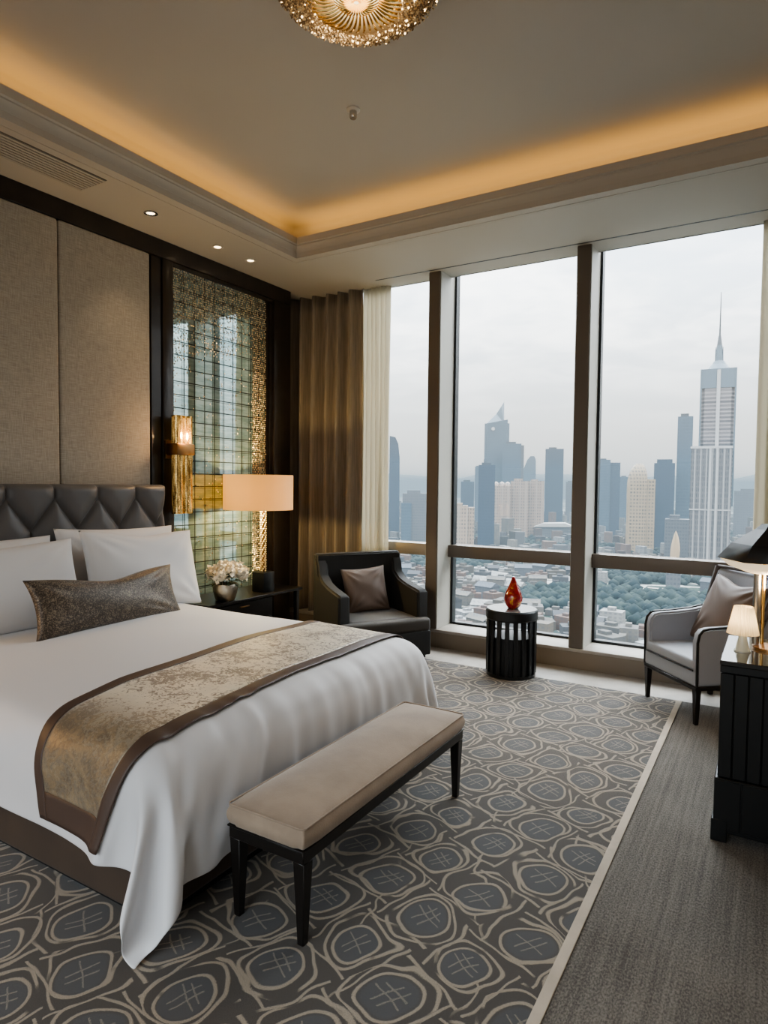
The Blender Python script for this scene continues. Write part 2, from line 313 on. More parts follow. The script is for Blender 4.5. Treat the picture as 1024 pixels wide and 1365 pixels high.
1,2,1,-2,-1,-17467,248,0,5,2,-1,0,1,-1,1,-1,0,1,-1,1,-1,1,-2,1,1,-1,1,-1,0,0,0,0,0,1,-1,0,0,0,0,-129,-32,0,0,0,0,0,1,-1,-1,1,1,2,1,1,-1,-5,-7,-9,-13,-18,-4,-5,-12,-12,-5,-5,-2,-2,1,0,-1,2,0,0,-1,1,-2,0,-17467,247,1,6,0,1,0,-1,0,0,
1,-1,0,1,-1,1,0,-1,-1,2,-1,0,1,-1,0,0,0,0,0,1,-1,0,-1,2,-130,-32,0,0,0,0,0,0,1,-2,1,1,1,2,1,0,-7,-6,-9,-13,-16,-6,-3,-13,-13,-5,-4,-3,0,0,0,-1,0,1,1,-3,-1,-1,-1,-17470,250,-2,6,0,1,0,-1,0,0,0,1,-1,1,-1,2,-2,0,-1,1,1,-1,1,-1,0,0,0,
0,0,0,0,0,0,0,-129,-31,-1,0,0,0,0,0,0,0,0,1,1,1,-1,-1,-8,-6,-9,-11,-17,-4,-3,-13,-11,-5,-5,-3,1,-1,1,0,-1,2,1,2,-1,0,-3,-17470,250,-2,6,0,1,-1,1,-1,0,0,1,-1,1,0,-1,1,-1,-1,1,0,1,-1,1,-1,0,0,0,0,0,0,0,0,0,-129,-31,-1,0,0,0,0,0,0,0,
0,1,1,-1,0,-3,-7,-6,-8,-10,-15,-4,-3,-11,-12,-5,-5,-4,0,0,-1,0,-3,1,0,3,0,1,0,-17470,248,3,2,1,0,1,-1,1,-1,0,1,-1,0,1,0,0,-1,-1,1,0,1,-1,0,0,1,-1,0,0,0,0,0,0,0,-129,-31,-1,0,0,0,0,0,0,0,1,-1,1,-1,-2,-6,-8,-6,-6,-9,-12,-3,-1,-10,
-10,-6,-4,-4,0,-1,0,-1,-2,-1,1,-3,0,1,0,-17471,250,-1,5,0,0,1,0,-2,2,-1,0,1,0,-2,3,-1,-1,-1,1,1,-1,0,0,0,1,-1,0,0,0,0,0,0,0,-129,-31,-1,0,0,0,0,1,-1,0,0,0,2,0,-1,-1,-9,-6,-8,-11,-15,-4,-3,-12,-10,-6,-4,-4,1,0,1,-1,1,0,1,-3,-1,0,
-1,-17469,247,3,4,0,0,1,-1,0,1,-1,0,1,0,-2,2,0,0,-2,1,0,1,-1,0,0,0,1,-1,0,0,0,0,0,0,-129,-31,-1,0,0,0,0,1,-1,0,0,0,2,1,-1,-1,-6,-7,-7,-12,-14,-4,-5,-11,-11,-7,-6,-2,-2,1,-2,0,2,-1,-2,-1,-2,1,1,-17468,246,3,6,-1,0,0,1,-1,1,-1,0,1,
0,-2,2,0,0,-1,-1,1,0,1,-1,0,0,0,1,-1,0,0,0,0,0,-129,-31,-1,0,0,0,0,1,-1,0,0,0,2,0,-1,-2,-8,-8,-8,-12,-14,-4,-3,-10,-10,-5,-4,-2,1,0,-1,1,1,-2,-1,-3,-3,-1,0,-17470,248,2,3,1,1,-1,0,1,0,-1,0,1,-1,0,1,0,-1,1,-2,1,0,0,1,-1,0,0,0,1,-1,
0,0,0,0,-129,-31,-1,0,0,0,0,1,-1,0,0,0,2,1,-2,-1,-8,-6,-8,-13,-15,-5,-6,-12,-11,-7,-5,-1,0,2,1,1,3,2,3,3,-2,-3,-2,-17471,249,0,5,1,-1,0,0,1,-1,1,-1,1,-1,0,1,0,-1,0,0,0,0,0,0,0,1,-1,0,0,1,-1,0,0,1,-130,-32,0,0,0,0,0,1,-1,0,0,1,0,1,
-2,-4,-6,-7,-6,-11,-12,-5,-3,-12,-11,-8,-6,-5,-2,-1,0,-2,-1,3,4,10,2,2,-1,-17470,247,3,4,1,-1,0,0,1,-1,1,-1,0,1,-1,0,1,0,-2,1,1,-1,0,0,0,0,1,-1,0,1,-1,0,1,-1,-129,-32,0,0,0,0,1,-1,0,0,0,1,1,-1,0,-3,-9,-6,-8,-10,-15,-4,-4,-10,-9,
-6,-4,-2,-2,0,0,-2,-2,-1,-1,1,4,2,3,-17469,246,4,4,0,1,-1,0,1,-1,0,1,-1,0,1,-1,1,-1,0,0,0,0,0,1,-1,0,0,1,-1,0,1,-1,1,-1,-129,-32,0,0,0,1,-1,0,0,0,0,1,1,-1,0,-3,-7,-6,-6,-11,-14,-6,-5,-14,-10,-7,-3,-2,1,0,0,2,1,0,-1,-1,-2,-1,1,
-17470,247,3,4,1,-1,-1,2,0,-1,0,1,-1,1,-1,0,0,0,0,1,-1,0,0,0,0,1,-1,0,1,-1,0,1,-1,1,-130,-32,0,0,1,-1,0,0,1,-1,0,0,2,0,-1,-4,-7,-7,-9,-8,-13,-5,-3,-10,-9,-7,-5,-3,-3,-2,-2,1,2,0,0,1,1,1,4,-17471,249,0,5,0,0,0,1,-1,0,1,-1,1,0,-1,0,
0,0,0,0,0,1,-1,0,0,0,1,-1,0,1,-1,1,-1,1,-130,-32,0,1,-1,0,0,1,-1,0,0,1,1,1,0,-1,-6,-9,-9,-13,-16,-8,-6,-10,-6,-2,0,0,-1,0,-2,-4,-3,-3,-3,2,4,6,5,-17471,248,2,3,2,-1,1,-1,0,0,1,-1,1,-1,0,0,0,0,1,-1,0,0,0,0,1,-1,0,1,-1,0,1,-1,1,-1,
-128,-33,0,1,-1,1,-1,0,0,1,-1,1,0,1,0,-1,-6,-6,-6,-10,-15,-9,-7,-16,-10,-7,-5,-1,1,3,4,4,3,1,-2,-2,0,1,4,-17472,248,3,2,2,-1,0,0,1,-1,0,1,-1,0,0,0,1,-1,0,0,1,-1,0,0,0,1,-1,0,0,1,-1,1,-1,1,-129,-33,0,1,-1,1,-1,1,-1,0,1,0,0,1,-1,-3,
-6,-6,-7,-8,-13,-6,-6,-12,-11,-7,-5,-4,-1,1,3,4,6,3,5,0,-1,-2,0,-17473,248,4,1,1,1,-1,0,1,-1,0,0,1,-1,0,0,0,1,-1,0,0,0,0,1,-1,0,0,1,-1,0,1,-1,1,0,-130,-31,-1,1,-1,1,-1,1,-1,1,0,0,1,0,-1,-1,-7,-6,-7,-9,-13,-8,-9,-13,-5,1,1,3,1,1,
-2,-2,-3,-1,0,2,0,-2,-2,-17474,249,2,3,0,1,-1,0,1,-1,0,0,0,0,0,1,-1,0,0,0,1,-1,0,0,1,-1,0,0,0,1,-1,1,-1,1,-130,-31,-1,1,0,-1,1,-1,1,0,0,0,1,0,0,-3,-5,-6,-7,-9,-12,-6,-8,-11,-5,0,-1,2,2,0,2,-2,-3,-4,-5,-5,0,-2,-1,-17477,251,1,2,0,
0,1,-1,0,0,1,-1,0,0,0,0,1,-1,0,0,0,0,0,1,-1,0,0,1,-1,0,1,-1,0,1,-129,-33,0,1,-1,1,0,-1,1,0,0,1,-1,1,-2,-2,-5,-5,-6,-10,-14,-10,-8,-7,-3,-1,-1,0,-1,0,1,1,2,-1,0,-7,-3,-4,-2,-17478,251,2,1,0,0,0,1,-1,0,0,0,1,-1,0,0,0,0,0,1,-1,0,0,0,
1,-1,0,0,1,-1,0,0,0,1,-130,-31,-1,0,1,-1,1,-1,1,0,-1,1,1,-1,-2,-3,-6,-4,-6,-8,-12,-10,-10,-12,-3,-2,1,-1,-7,-2,0,3,6,3,4,0,-4,0,-1,-17477,249,4,1,0,1,-1,0,0,1,-1,0,0,0,1,-1,0,0,0,0,0,0,1,-1,0,0,0,0,1,-1,0,0,0,1,-130,-32,0,1,-1,0,
0,1,-1,0,0,1,-1,0,-2,-2,-7,-6,-7,-8,-9,-5,-6,-6,-9,-4,-3,-2,-12,-8,-6,0,5,6,6,9,3,4,3,-17473,243,11,1,-1,0,1,-1,0,1,-1,0,0,0,0,0,1,-1,0,0,0,0,0,0,1,-1,0,0,0,0,0,0,0,0,-129,-32,0,1,-1,0,0,0,-1,1,0,-1,0,0,-2,-2,-7,-7,-8,-9,-8,-2,-2,
1,-3,-8,-8,-8,-7,-7,-5,-10,-3,-1,1,7,11,11,9,-17470,240,13,2,-1,1,-1,1,-1,0,0,1,-1,0,0,0,0,0,1,-1,0,0,0,0,0,0,0,0,0,0,0,0,0,0,-129,-32,0,0,-1,1,0,0,-1,0,0,-1,0,-2,0,-3,-6,-9,-9,-7,-7,-4,-2,1,3,-3,-4,-12,-6,-3,-1,-6,-10,-9,-7,1,5,
7,7,-17469,240,12,3,-1,0,1,-1,1,-1,0,0,0,1,-1,0,0,0,0,0,0,0,0,0,0,1,-1,0,-1,1,0,0,0,-1,-128,-32,0,-1,1,0,-1,0,1,-2,0,-2,-1,-1,-1,-2,-9,-11,-8,-2,-3,-4,-7,-3,2,2,1,-3,-6,-2,-3,-3,-6,-8,-12,-2,-2,-2,-2,-17468,239,13,2,1,-1,1,-1,0,1,
-1,0,0,0,0,0,1,-1,0,0,0,0,0,0,0,0,0,0,0,0,-1,1,0,-1,-129,-31,0,0,-1,0,0,0,-1,0,-2,-1,-1,-3,-1,-2,-11,-12,-10,-6,9,-2,-5,-9,0,2,3,0,-4,-1,2,0,-4,-4,-8,-5,-7,-7,-9,-17464,237,14,3,0,0,1,-1,0,0,1,-1,0,0,0,0,0,0,0,0,0,0,0,0,0,0,0,0,0,
0,0,-1,1,-1,-129,-31,-1,1,-1,0,0,-1,0,-2,0,-1,-2,-3,-3,-1,-11,-12,-12,-15,8,6,2,-9,-3,1,4,1,-6,-2,3,5,2,0,-3,-4,-7,-8,-8,-17456,233,16,4,0,2,-1,0,0,0,0,0,1,-1,0,0,0,0,0,0,0,0,0,0,0,0,0,0,-1,1,0,-1,1,-2,-127,-33,1,-1,0,0,0,-1,0,-1,
-2,-1,-2,-4,-3,-1,-12,-7,-12,-19,-4,8,10,-5,-4,-1,3,2,-2,-4,-2,1,5,4,3,1,-2,-2,-4,-17448,228,19,5,1,1,1,-1,0,0,0,0,0,0,0,0,0,0,0,0,1,-1,0,0,0,-1,1,0,0,-1,1,0,-1,0,-129,-32,1,-1,0,0,0,0,-1,-1,-2,-2,-3,-4,-3,-1,-10,-9,-8,-14,-17,6,
11,8,-9,-5,-3,2,4,0,-1,-5,-2,3,4,10,3,2,0,-17441,225,19,8,1,0,1,1,-1,-1,1,0,1,-1,0,0,0,0,0,0,0,0,0,0,0,0,-1,1,0,0,-1,1,-1,0,-129,-32,1,-1,0,1,-1,0,0,-2,-2,-3,-4,-5,-1,0,-11,-10,-9,-3,-20,-3,4,20,-1,-10,-11,-8,6,6,4,1,-5,-3,-2,10,
4,4,5,-17436,223,19,9,2,0,1,0,0,0,0,0,0,0,1,-1,0,0,0,-1,1,1,-1,-1,2,-2,1,-1,1,0,0,-1,0,0,-129,-31,-1,1,-1,1,-1,1,-1,-2,-1,-4,-7,-2,-3,-2,-8,-13,-8,2,-8,-13,-7,13,15,-2,-9,-21,-6,3,6,12,4,0,0,0,-4,0,2,-17431,222,17,11,3,0,1,0,0,0,
0,0,0,0,0,0,0,0,0,0,0,0,0,0,0,0,-1,1,0,-1,1,-1,0,0,-128,-33,1,0,-1,1,0,-1,1,-2,-1,-4,-8,-2,-5,-6,-4,-12,-9,0,5,-12,-14,-7,20,11,4,-17,-22,-8,-3,13,12,11,9,4,-8,-7,-8,-17426,220,18,10,5,0,1,-1,2,-1,0,-1,1,0,0,1,-2,1,1,-2,1,0,0,0,0,
0,0,-1,1,-1,1,-1,1,-1,-128,-32,-1,1,0,0,-1,1,0,-1,-2,-2,-8,-3,-5,-8,-9,-6,-8,-9,11,-3,-10,-23,9,14,16,2,-19,-19,-15,-6,13,13,17,19,2,-4,-8,-17422,220,16,10,7,0,0,1,0,0,0,0,0,0,0,0,0,0,0,0,0,-1,1,0,0,0,0,0,-1,1,-1,1,-1,1,-129,-32,
0,0,-1,1,0,0,-1,0,-1,-3,-4,-4,-5,-12,-13,-4,-4,-11,6,3,-2,-22,-8,8,12,22,-4,-13,-20,-24,-4,7,11,29,19,8,4,-17417,220,15,8,8,2,1,-1,1,0,0,0,0,0,0,0,0,0,0,0,0,0,0,0,0,-1,1,0,-1,1,-1,1,0,0,-130,-31,1,-1,0,0,0,-1,0,0,-2,0,-5,-6,-8,
-10,-9,-6,-4,-5,-3,0,-1,-5,-12,-1,0,16,13,0,-7,-25,-21,-9,-1,20,26,19,16
],[
5770,-94,100,29,-38,7,6,-3,-1,-3,-3,-3,2,2,0,-5,-1,1,3,5,-1,-4,-1,4,0,-4,-1,0,5,2,3,-7,-6,-3,-1,1,0,-2,0,-4,-5,-5,-11,-2,4,11,31,22,18,12,-6,-9,-12,-15,-44,-25,-19,-21,-4,7,15,30,28,17,13,6,-1,-1,-3,-5,-5,-4,-3,5778,-103,114,29,
-54,19,4,4,-4,-8,-9,-3,8,6,1,-6,-2,4,5,2,-1,-9,-5,-2,7,5,5,-2,-3,-4,4,0,-2,-7,-3,1,0,0,0,-5,-3,-6,-9,-7,-2,4,39,32,24,13,-15,-14,-12,-14,-45,-28,-23,-18,4,17,22,39,24,11,5,-2,0,1,-1,-3,-13,-11,-11,5782,-104,114,32,-51,11,2,5,1,-8,
-12,-4,6,12,5,-3,-6,1,-2,3,3,-6,-7,-4,5,8,10,1,-6,-9,-1,2,4,-4,-5,0,0,0,-1,-3,-5,-5,-6,-9,-5,0,36,36,27,14,-17,-17,-14,-9,-50,-28,-22,-12,16,24,28,37,13,6,-1,-1,-1,1,1,-6,-15,-15,-19,5789,-103,108,37,-44,3,-3,4,3,-2,-9,-5,4,9,8,0,
-6,-5,-5,1,6,0,-3,-4,1,4,11,0,-4,-9,-2,0,5,1,-3,-2,0,1,-2,-4,-3,-5,-7,-9,-6,-4,33,34,29,16,-16,-17,-16,-10,-53,-27,-16,-2,29,27,30,24,7,0,-1,-1,-1,-1,-3,-10,-14,-14,-19,5801,-99,97,35,-35,6,-6,0,2,1,-2,-3,0,5,5,0,-2,-6,-2,-1,2,2,
3,0,-3,0,5,0,-2,-4,1,-1,0,4,-2,-1,0,0,-2,-3,-3,-2,-10,-9,-8,-5,28,34,28,18,-15,-16,-16,-17,-53,-21,-9,13,36,27,23,14,0,-1,-2,0,-5,-5,-7,-16,-9,-9,-12,5815,-94,84,30,-25,9,-2,-1,-2,1,0,0,-2,3,1,-2,-2,2,1,1,-4,0,3,1,-2,0,1,-1,-4,1,
6,3,-6,2,-3,0,-1,1,-1,-2,-3,0,-9,-10,-9,-7,25,32,26,21,-16,-15,-16,-24,-50,-12,2,26,37,21,14,3,-1,-1,-2,-5,-9,-9,-10,-17,-5,-4,-5,5823,-86,70,24,-16,10,3,3,-3,-5,-4,1,-1,6,-1,-3,-3,3,9,1,-3,-6,-3,-2,1,6,2,-1,-6,0,7,7,-4,-5,-4,0,0,
-1,1,-2,0,0,-5,-11,-10,-8,24,27,26,20,-16,-14,-19,-29,-41,0,12,36,28,13,5,-1,-1,-3,-5,-11,-13,-9,-11,-12,-4,0,-1,5821,-77,60,20,-11,6,7,10,-3,-9,-12,-4,4,10,4,-3,-5,0,8,6,0,-9,-11,-7,4,13,8,0,-8,-5,3,8,1,-6,-6,1,-2,-1,1,0,0,0,-2,
-8,-8,-10,20,24,22,22,-17,-16,-19,-32,-26,12,21,34,16,5,0,-2,-3,-7,-11,-15,-11,-8,-9,-6,0,1,6,5812,-71,57,21,-10,0,5,12,2,-10,-16,-11,3,16,12,1,-6,-8,3,6,5,-7,-13,-11,3,15,16,4,-7,-14,-5,5,7,-2,-4,0,-1,-3,1,-1,1,-1,2,-6,-6,-9,17,
17,19,21,-17,-16,-20,-28,-6,18,24,24,6,-1,-1,-3,-11,-12,-14,-14,-7,-5,-4,1,3,6,11,5802,-68,59,26,-8,-10,-2,9,6,-4,-16,-16,0,17,19,10,-7,-15,-8,3,8,3,-9,-12,-2,13,18,12,-8,-17,-16,-3,12,7,0,0,-1,-2,-1,-1,0,-1,1,-1,-5,-7,12,12,13,
22,-18,-16,-14,-18,9,19,19,12,-1,-3,-2,-9,-19,-13,-13,-9,-1,1,1,7,5,9,11,5801,-65,61,30,-4,-16,-13,-1,9,4,-8,-14,-6,11,21,16,-2,-17,-19,-4,9,12,2,-7,-9,5,15,14,-2,-18,-22,-11,10,16,7,0,0,-1,-2,-1,-1,-1,-1,-1,-1,-6,8,5,9,21,-16,
-11,-9,-3,15,13,12,3,-5,-4,-6,-19,-19,-11,-5,0,4,5,6,9,5,6,5,5823,-62,59,31,2,-17,-21,-10,5,12,3,-8,-8,1,15,17,5,-15,-21,-12,7,17,14,-1,-9,-6,5,11,4,-13,-21,-16,5,19,13,0,2,-1,0,-1,-2,-2,-3,-1,0,-4,3,1,7,15,-9,-5,0,6,13,6,5,-3,-5,
-10,-12,-23,-9,-2,2,7,7,7,5,7,1,0,-1,5870,-58,52,28,7,-13,-21,-16,0,14,11,0,-7,-7,5,13,8,-7,-17,-13,1,17,20,6,-8,-12,-6,4,7,-4,-14,-16,-1,15,15,2,1,2,0,-1,-1,-2,-5,0,-2,-1,-2,1,3,9,1,2,4,8,6,3,0,-3,-11,-14,-15,-10,2,5,5,7,7,3,4,0,
-4,-3,-4,5935,-56,45,24,7,-5,-16,-16,-3,9,14,6,-4,-11,-2,4,9,1,-8,-11,-2,12,17,10,-4,-13,-12,-2,5,2,-4,-11,-5,8,12,2,3,0,2,0,-1,-1,-4,-2,-1,-1,-3,0,3,6,6,4,4,6,3,0,-2,-4,-16,-8,-6,1,6,4,4,5,5,-1,-2,-10,-4,-1,0,6004,-50,37,18,5,0,
-8,-11,-5,5,9,7,-1,-8,-7,0,7,3,0,-5,-2,5,10,9,0,-10,-12,-5,2,5,0,-4,-5,2,7,2,2,0,2,0,0,-1,-1,-2,-1,-2,-1,-1,2,4,9,3,3,4,-1,-1,-2,-5,-7,-1,1,0,1,4,5,8,-5,-9,-11,-9,3,5,7,6074,-42,32,11,3,2,-4,-4,-5,1,4,4,1,-5,-4,-2,3,5,1,0,-1,1,4,
6,0,-4,-8,-5,-1,4,2,-2,-1,-2,4,1,1,0,1,0,0,1,-1,-1,0,-2,-2,1,2,2,7,3,2,2,-3,-1,0,1,-1,-3,-4,0,7,6,4,-3,-12,-11,-10,1,7,8,9,6146,-31,26,6,2,0,-1,-2,-3,-1,2,2,-1,-1,-2,-1,2,2,2,1,0,0,1,2,1,-2,-3,-4,0,1,0,0,0,-1,1,1,0,1,-1,1,0,0,0,0,
-1,-1,-1,1,1,3,4,2,2,2,-1,0,-1,-2,-5,2,4,4,4,0,-3,-10,-9,-5,-2,9,6,5,1,6226,-17,16,2,1,0,-1,-1,-2,1,-1,0,1,-2,1,0,0,1,2,0,1,0,0,1,0,-1,-1,-2,0,0,-1,0,1,-1,1,0,0,1,-1,0,1,-1,0,1,-2,0,-1,1,2,2,3,3,2,2,-3,-3,-3,1,3,4,4,0,-7,-3,-4,-1,
2,1,1,1,-1,-2,-1,6320,-5,4,1,1,-1,1,-2,1,-1,0,0,-1,1,-1,1,1,-1,1,1,0,1,-1,0,1,-1,-1,0,0,-1,0,0,-1,1,0,0,1,-1,1,-1,1,-1,0,1,-2,1,-1,1,2,2,3,2,0,-1,-3,0,1,0,1,0,2,-1,0,0,2,1,-1,-3,-4,-3,0,0,1,6425,0,-2,1,1,0,0,0,-1,1,-1,1,-1,0,1,-1,
1,0,0,0,1,-1,1,-1,1,-1,0,0,0,0,-1,0,0,0,1,0,-1,1,-1,1,-1,1,-1,0,0,0,1,0,2,1,2,0,-1,-1,0,0,1,-1,0,1,2,2,0,1,0,-2,-2,-3,-2,-1,3,1,1,6534,-1,-1,1,1,0,-1,1,0,-1,1,0,-1,1,0,0,0,0,0,0,0,0,0,1,-1,0,0,0,0,-1,1,-1,1,-1,1,0,-1,1,-1,1,-1,1,
-1,1,-1,0,1,0,1,2,0,0,0,0,-1,1,0,1,-1,-1,2,0,1,0,-1,0,-1,0,-1,2,0,1,0,6643,-3,1,1,1,0,-1,1,-1,1,0,0,-1,2,-2,1,0,0,0,0,1,-1,-1,2,-2,1,0,0,0,0,0,-1,1,0,-1,1,0,-1,1,-1,1,-1,1,-1,1,-1,1,0,1,1,0,0,1,0,-1,1,-1,0,0,-1,1,0,1,-1,1,-2,1,0,
2,3,1,-1,-3,6749,-2,0,1,0,1,0,-1,1,-1,1,0,0,0,0,0,0,-1,2,-1,0,0,0,0,0,0,0,0,0,-1,1,0,-1,1,0,-1,1,0,-1,1,-1,1,-1,1,-1,1,0,0,1,0,1,0,1,-1,0,0,0,-1,0,0,0,1,-1,-1,0,-1,2,3,3,5,-2,-4,-5,6855,-3,1,2,-1,1,0,-1,1,0,-1,1,0,0,0,-1,2,-2,2,
-1,0,0,0,0,0,0,0,0,0,0,-1,1,-1,1,0,-1,1,0,-1,1,0,-1,1,-1,1,0,0,0,1,0,1,0,0,0,0,-1,1,-1,0,0,0,0,-1,-1,0,1,3,3,4,1,-5,-3,-6,6992,-2,1,0,1,-1,1,-1,1,0,0,-1,1,0,0,0,0,0,0,0,0,0,0,0,0,0,0,0,0,0,0,-1,1,-1,1,0,-1,1,0,0,-1,1,0,-1,1,0,0,1,
0,0,0,0,1,0,-1,1,-1,0,0,0,0,0,-1,0,0,1,1,2,2,-2,-2,-2,-1,7166,-2,2,-1,0,1,-1,1,0,0,-1,1,0,0,0,0,0,0,0,0,0,0,0,0,0,0,0,0,0,0,-1,1,-1,1,0,-1,1,0,0,0,0,-1,1,0,0,0,0,1,-1,1,0,1,-1,0,0,1,-1,0,0,-1,1,0,-1,1,-1,0,0,0,1,0,0,0,1,7340,0,-2,
1,1,-1,1,0,-1,1,0,0,0,0,-1,1,0,1,-1,-1,2,-1,0,0,0,0,0,0,-1,1,0,0,-1,1,0,0,-1,1,0,0,0,0,0,0,0,0,0,0,1,0,0,0,0,0,0,0,0,0,0,0,0,0,-1,0,0,0,0,0,0,0,0,1,0,7515,-1,0,0,0,1,-1,1,0,0,0,-1,1,0,0,0,0,0,1,-2,1,0,0,0,1,-1,-1,1,0,0,0,-1,1,0,0,
0,-1,1,0,0,0,0,0,0,0,0,1,-1,1,-1,1,0,-1,1,0,0,0,0,0,-1,1,0,-1,1,0,-1,-1,0,1,1,0,0,-1,7690,0,-2,1,-1,2,0,0,0,0,0,-1,1,0,0,0,0,-1,2,-1,0,0,0,0,0,0,0,0,0,0,-1,1,0,0,0,-1,1,0,0,0,0,0,0,0,0,1,-1,0,1,-1,1,-1,1,0,0,0,-1,1,0,0,-1,1,-1,1,
1,0,-2,-1,-1,2,1,-1,0,7863,-1,1,-1,0,1,0,0,-1,1,0,0,0,-1,2,-1,-1,1,0,1,-1,0,0,0,0,0,0,0,0,-1,1,0,0,0,0,0,0,-1,1,0,0,0,0,1,-1,0,0,1,-1,0,1,-1,1,0,0,-1,1,0,-1,1,0,-1,0,0,1,-1,-1,0,1,0,2,-1,-1,8038,-1,0,1,0,-1,1,-1,1,0,-1,1,0,0,0,0,
0,0,1,-1,0,0,0,0,0,0,0,0,-1,1,0,0,0,0,0,0,0,0,0,0,0,0,0,0,0,0,0,1,-1,1,-1,0,1,0,-1,1,0,-1,1,-1,0,1,-1,0,0,1,-1,0,0,1,-1,0,0,8214,0,-3,3,-1,1,-1,1,-1,1,0,0,0,0,0,0,0,0,0,0,0,0,0,0,0,0,0,0,0,0,0,0,0,0,0,0,0,0,0,0,0,0,0,0,0,1,-1,0,0,
1,-1,0,1,-1,1,-1,1,-1,1,-1,1,-1,0,1,-1,0,0,1,-1,0,0,0,0,8388,-2,2,-1,1,-1,0,1,0,0,0,0,0,0,0,0,0,0,0,0,0,0,0,0,0,0,0,0,0,0,0,0,0,0,0,0,0,0,0,0,0,0,0,0,0,1,-1,0,0,1,-1,0,1,-1,1,-1,0,1,-1,1,-1,0,1,-1,0,1,-1,0,1,-1,0,0,0,8561,-1,2,-1,
-1,0,0,1,0,-1,1,0,0,1,-1,0,0,0,0,0,0,0,0,0,0,0,0,0,0,0,0,0,0,0,0,0,0,0,0,0,0,0,0,0,0,1,-1,0,1,-1,0,0,1,-1,0,1,-1,1,-1,0,1,-1,0,0,0,0,1,-1,0,0,0,1,-1,8736,-1,2,-3,1,1,0,-1,1,0,0,0,0,0,0,0,0,1,-1,0,0,0,0,0,0,0,0,0,0,0,0,0,0,0,0,0,0,
0,0,0,0,0,0,1,-1,0,0,0,1,-1,0,0,1,-1,0,1,-1,1,-1,0,0,1,-1,0,0,0,1,-1,0,0,0,0,0,8912,-1,-1,1,0,1,0,0,0,0,0,-1,2,-1,0,0,0,0,1,-1,0,0,0,0,0,0,0,0,0,0,0,0,0,0,0,0,0,0,0,0,0,0,1,-1,0,0,0,0,1,-1,0,0,1,-1,0,0,1,-1,0,1,-1,0,0,0,0,0,0,0,0,
0,0,1,-1,9084,-1,0,0,1,0,0,0,0,1,-2,0,1,1,0,-1,0,0,0,0,1,-1,0,0,0,0,0,0,0,0,0,0,0,0,0,0,0,0,0,0,0,1,-1,0,0,0,0,0,1,-1,0,0,0,1,-1,0,0,1,-1,0,0,0,0,0,0,0,1,-1,0,0,0,0,0,9256,0,1,-2,2,-1,-1,1,0,-1,1,0,0,0,1,-1,1,-1,0,0,0,1,-1,0,0,0,
0,0,0,0,0,0,0,0,0,0,0,0,0,1,-1,0,0,0,0,0,0,0,1,-1,0,0,0,1,-1,0,0,0,1,-1,0,0,0,0,0,0,0,1,-1,0,0,-1,1,9433,0,-1,0,1,0,0,0,-1,1,0,1,-2,1,0,0,1,-1,1,-1,0,0,1,-1,0,0,0,0,0,0,0,0,0,0,0,0,0,1,-1,0,0,0,0,0,0,0,0,0,1,-1,0,0,0,0,1,-1,0,0,0,
0,0,1,-1,0,0,0,0,0,0,0,0,0,0,9610,-2,0,2,0,0,-1,1,0,0,1,-1,0,0,-1,1,1,-1,0,1,-1,0,0,1,-1,0,0,0,0,0,0,0,0,0,0,1,-1,0,0,0,0,0,0,0,0,0,0,0,1,-1,0,0,0,0,1,-1,0,0,0,0,0,0,0,0,0,0,1,-1,0,0,-1,1,0,9783,-2,1,2,-1,-1,1,0,0,0,0,0,1,-1,0,0,
0,0,0,1,-1,1,-1,0,0,0,0,0,0,0,1,-1,-1,2,-1,0,0,0,0,0,0,0,0,0,0,0,0,0,1,-1,0,0,0,0,0,0,1,-1,0,0,0,0,0,0,0,0,0,0,0,0,-1,1,0,9954,1,-1,0,0,0,0,0,-1,2,-1,0,1,-1,0,0,0,0,1,-2,1,2,-2,0,0,0,0,0,0,0,0,1,-1,0,0,0,0,0,0,0,0,0,0,0,0,0,0,0,0,
1,-1,0,0,0,0,0,0,0,0,0,0,0,0,0,0,0,0,0,0,0,0,0,-1,10129,1,-1,0,-1,1,0,1,-2,2,-1,1,-1,0,0,0,0,0,0,1,-1,0,1,-1,0,0,0,0,0,0,0,1,-1,0,0,0,0,0,0,0,0,0,0,0,0,0,0,0,1,-1,-1,1,1,-1,0,0,0,0,0,0,0,0,0,0,0,0,0,0,0,0,-1,1,0,10303,1,-1,-1,1,1,
0,-2,1,1,-1,0,0,-1,2,0,-1,0,0,1,-1,-1,2,0,-1,0,0,0,0,0,0,1,-1,0,0,0,0,0,0,0,0,0,0,0,0,0,0,0,0,0,0,0,0,0,1,-1,0,0,0,0,0,0,0,0,-1,1,0,0,0,0,0,0,-1,10479,-1,1,1,-1,0,0,0,0,0,1,-1,0,0,1,-2,2,-1,1,-1,0,0,0,0,0,0,1,-1,0,0,0,1,-1,0,0,0,
0,0,0,0,1,-1,0,0,-1,1,0,0,0,0,0,0,0,0,0,0,0,0,0,0,0,0,0,0,0,0,0,0,0,0,-1,1,0,10654,-1,1,0,0,0,1,-2,1,0,1,-1,0,1,0,-1,-1,2,-1,1,-1,0,0,0,0,0,1,-1,0,0,1,-1,0,0,0,0,0,0,0,0,1,-1,0,0,0,0,-1,1,0,0,0,0,0,0,0,0,0,0,0,0,0,0,0,0,-1,1,0,0,
0,0,0,-1,1,10828,0,0,0,-1,2,-1,1,-1,0,0,0,1,-1,0,0,0,1,-1,1,-1,-1,2,-1,0,0,1,-1,0,0,0,1,-1,0,0,0,0,0,0,0,0,0,1,-1,0,0,0,-1,1,0,0,0,0,0,0,0,0,0,0,0,0,-1,1,0,0,0,-1,1,0,0,0,0,-1,11003,-1,2,-1,0,0,0,0,1,-1,0,0,1,-1,-1,2,-1,1,-1,0,0,
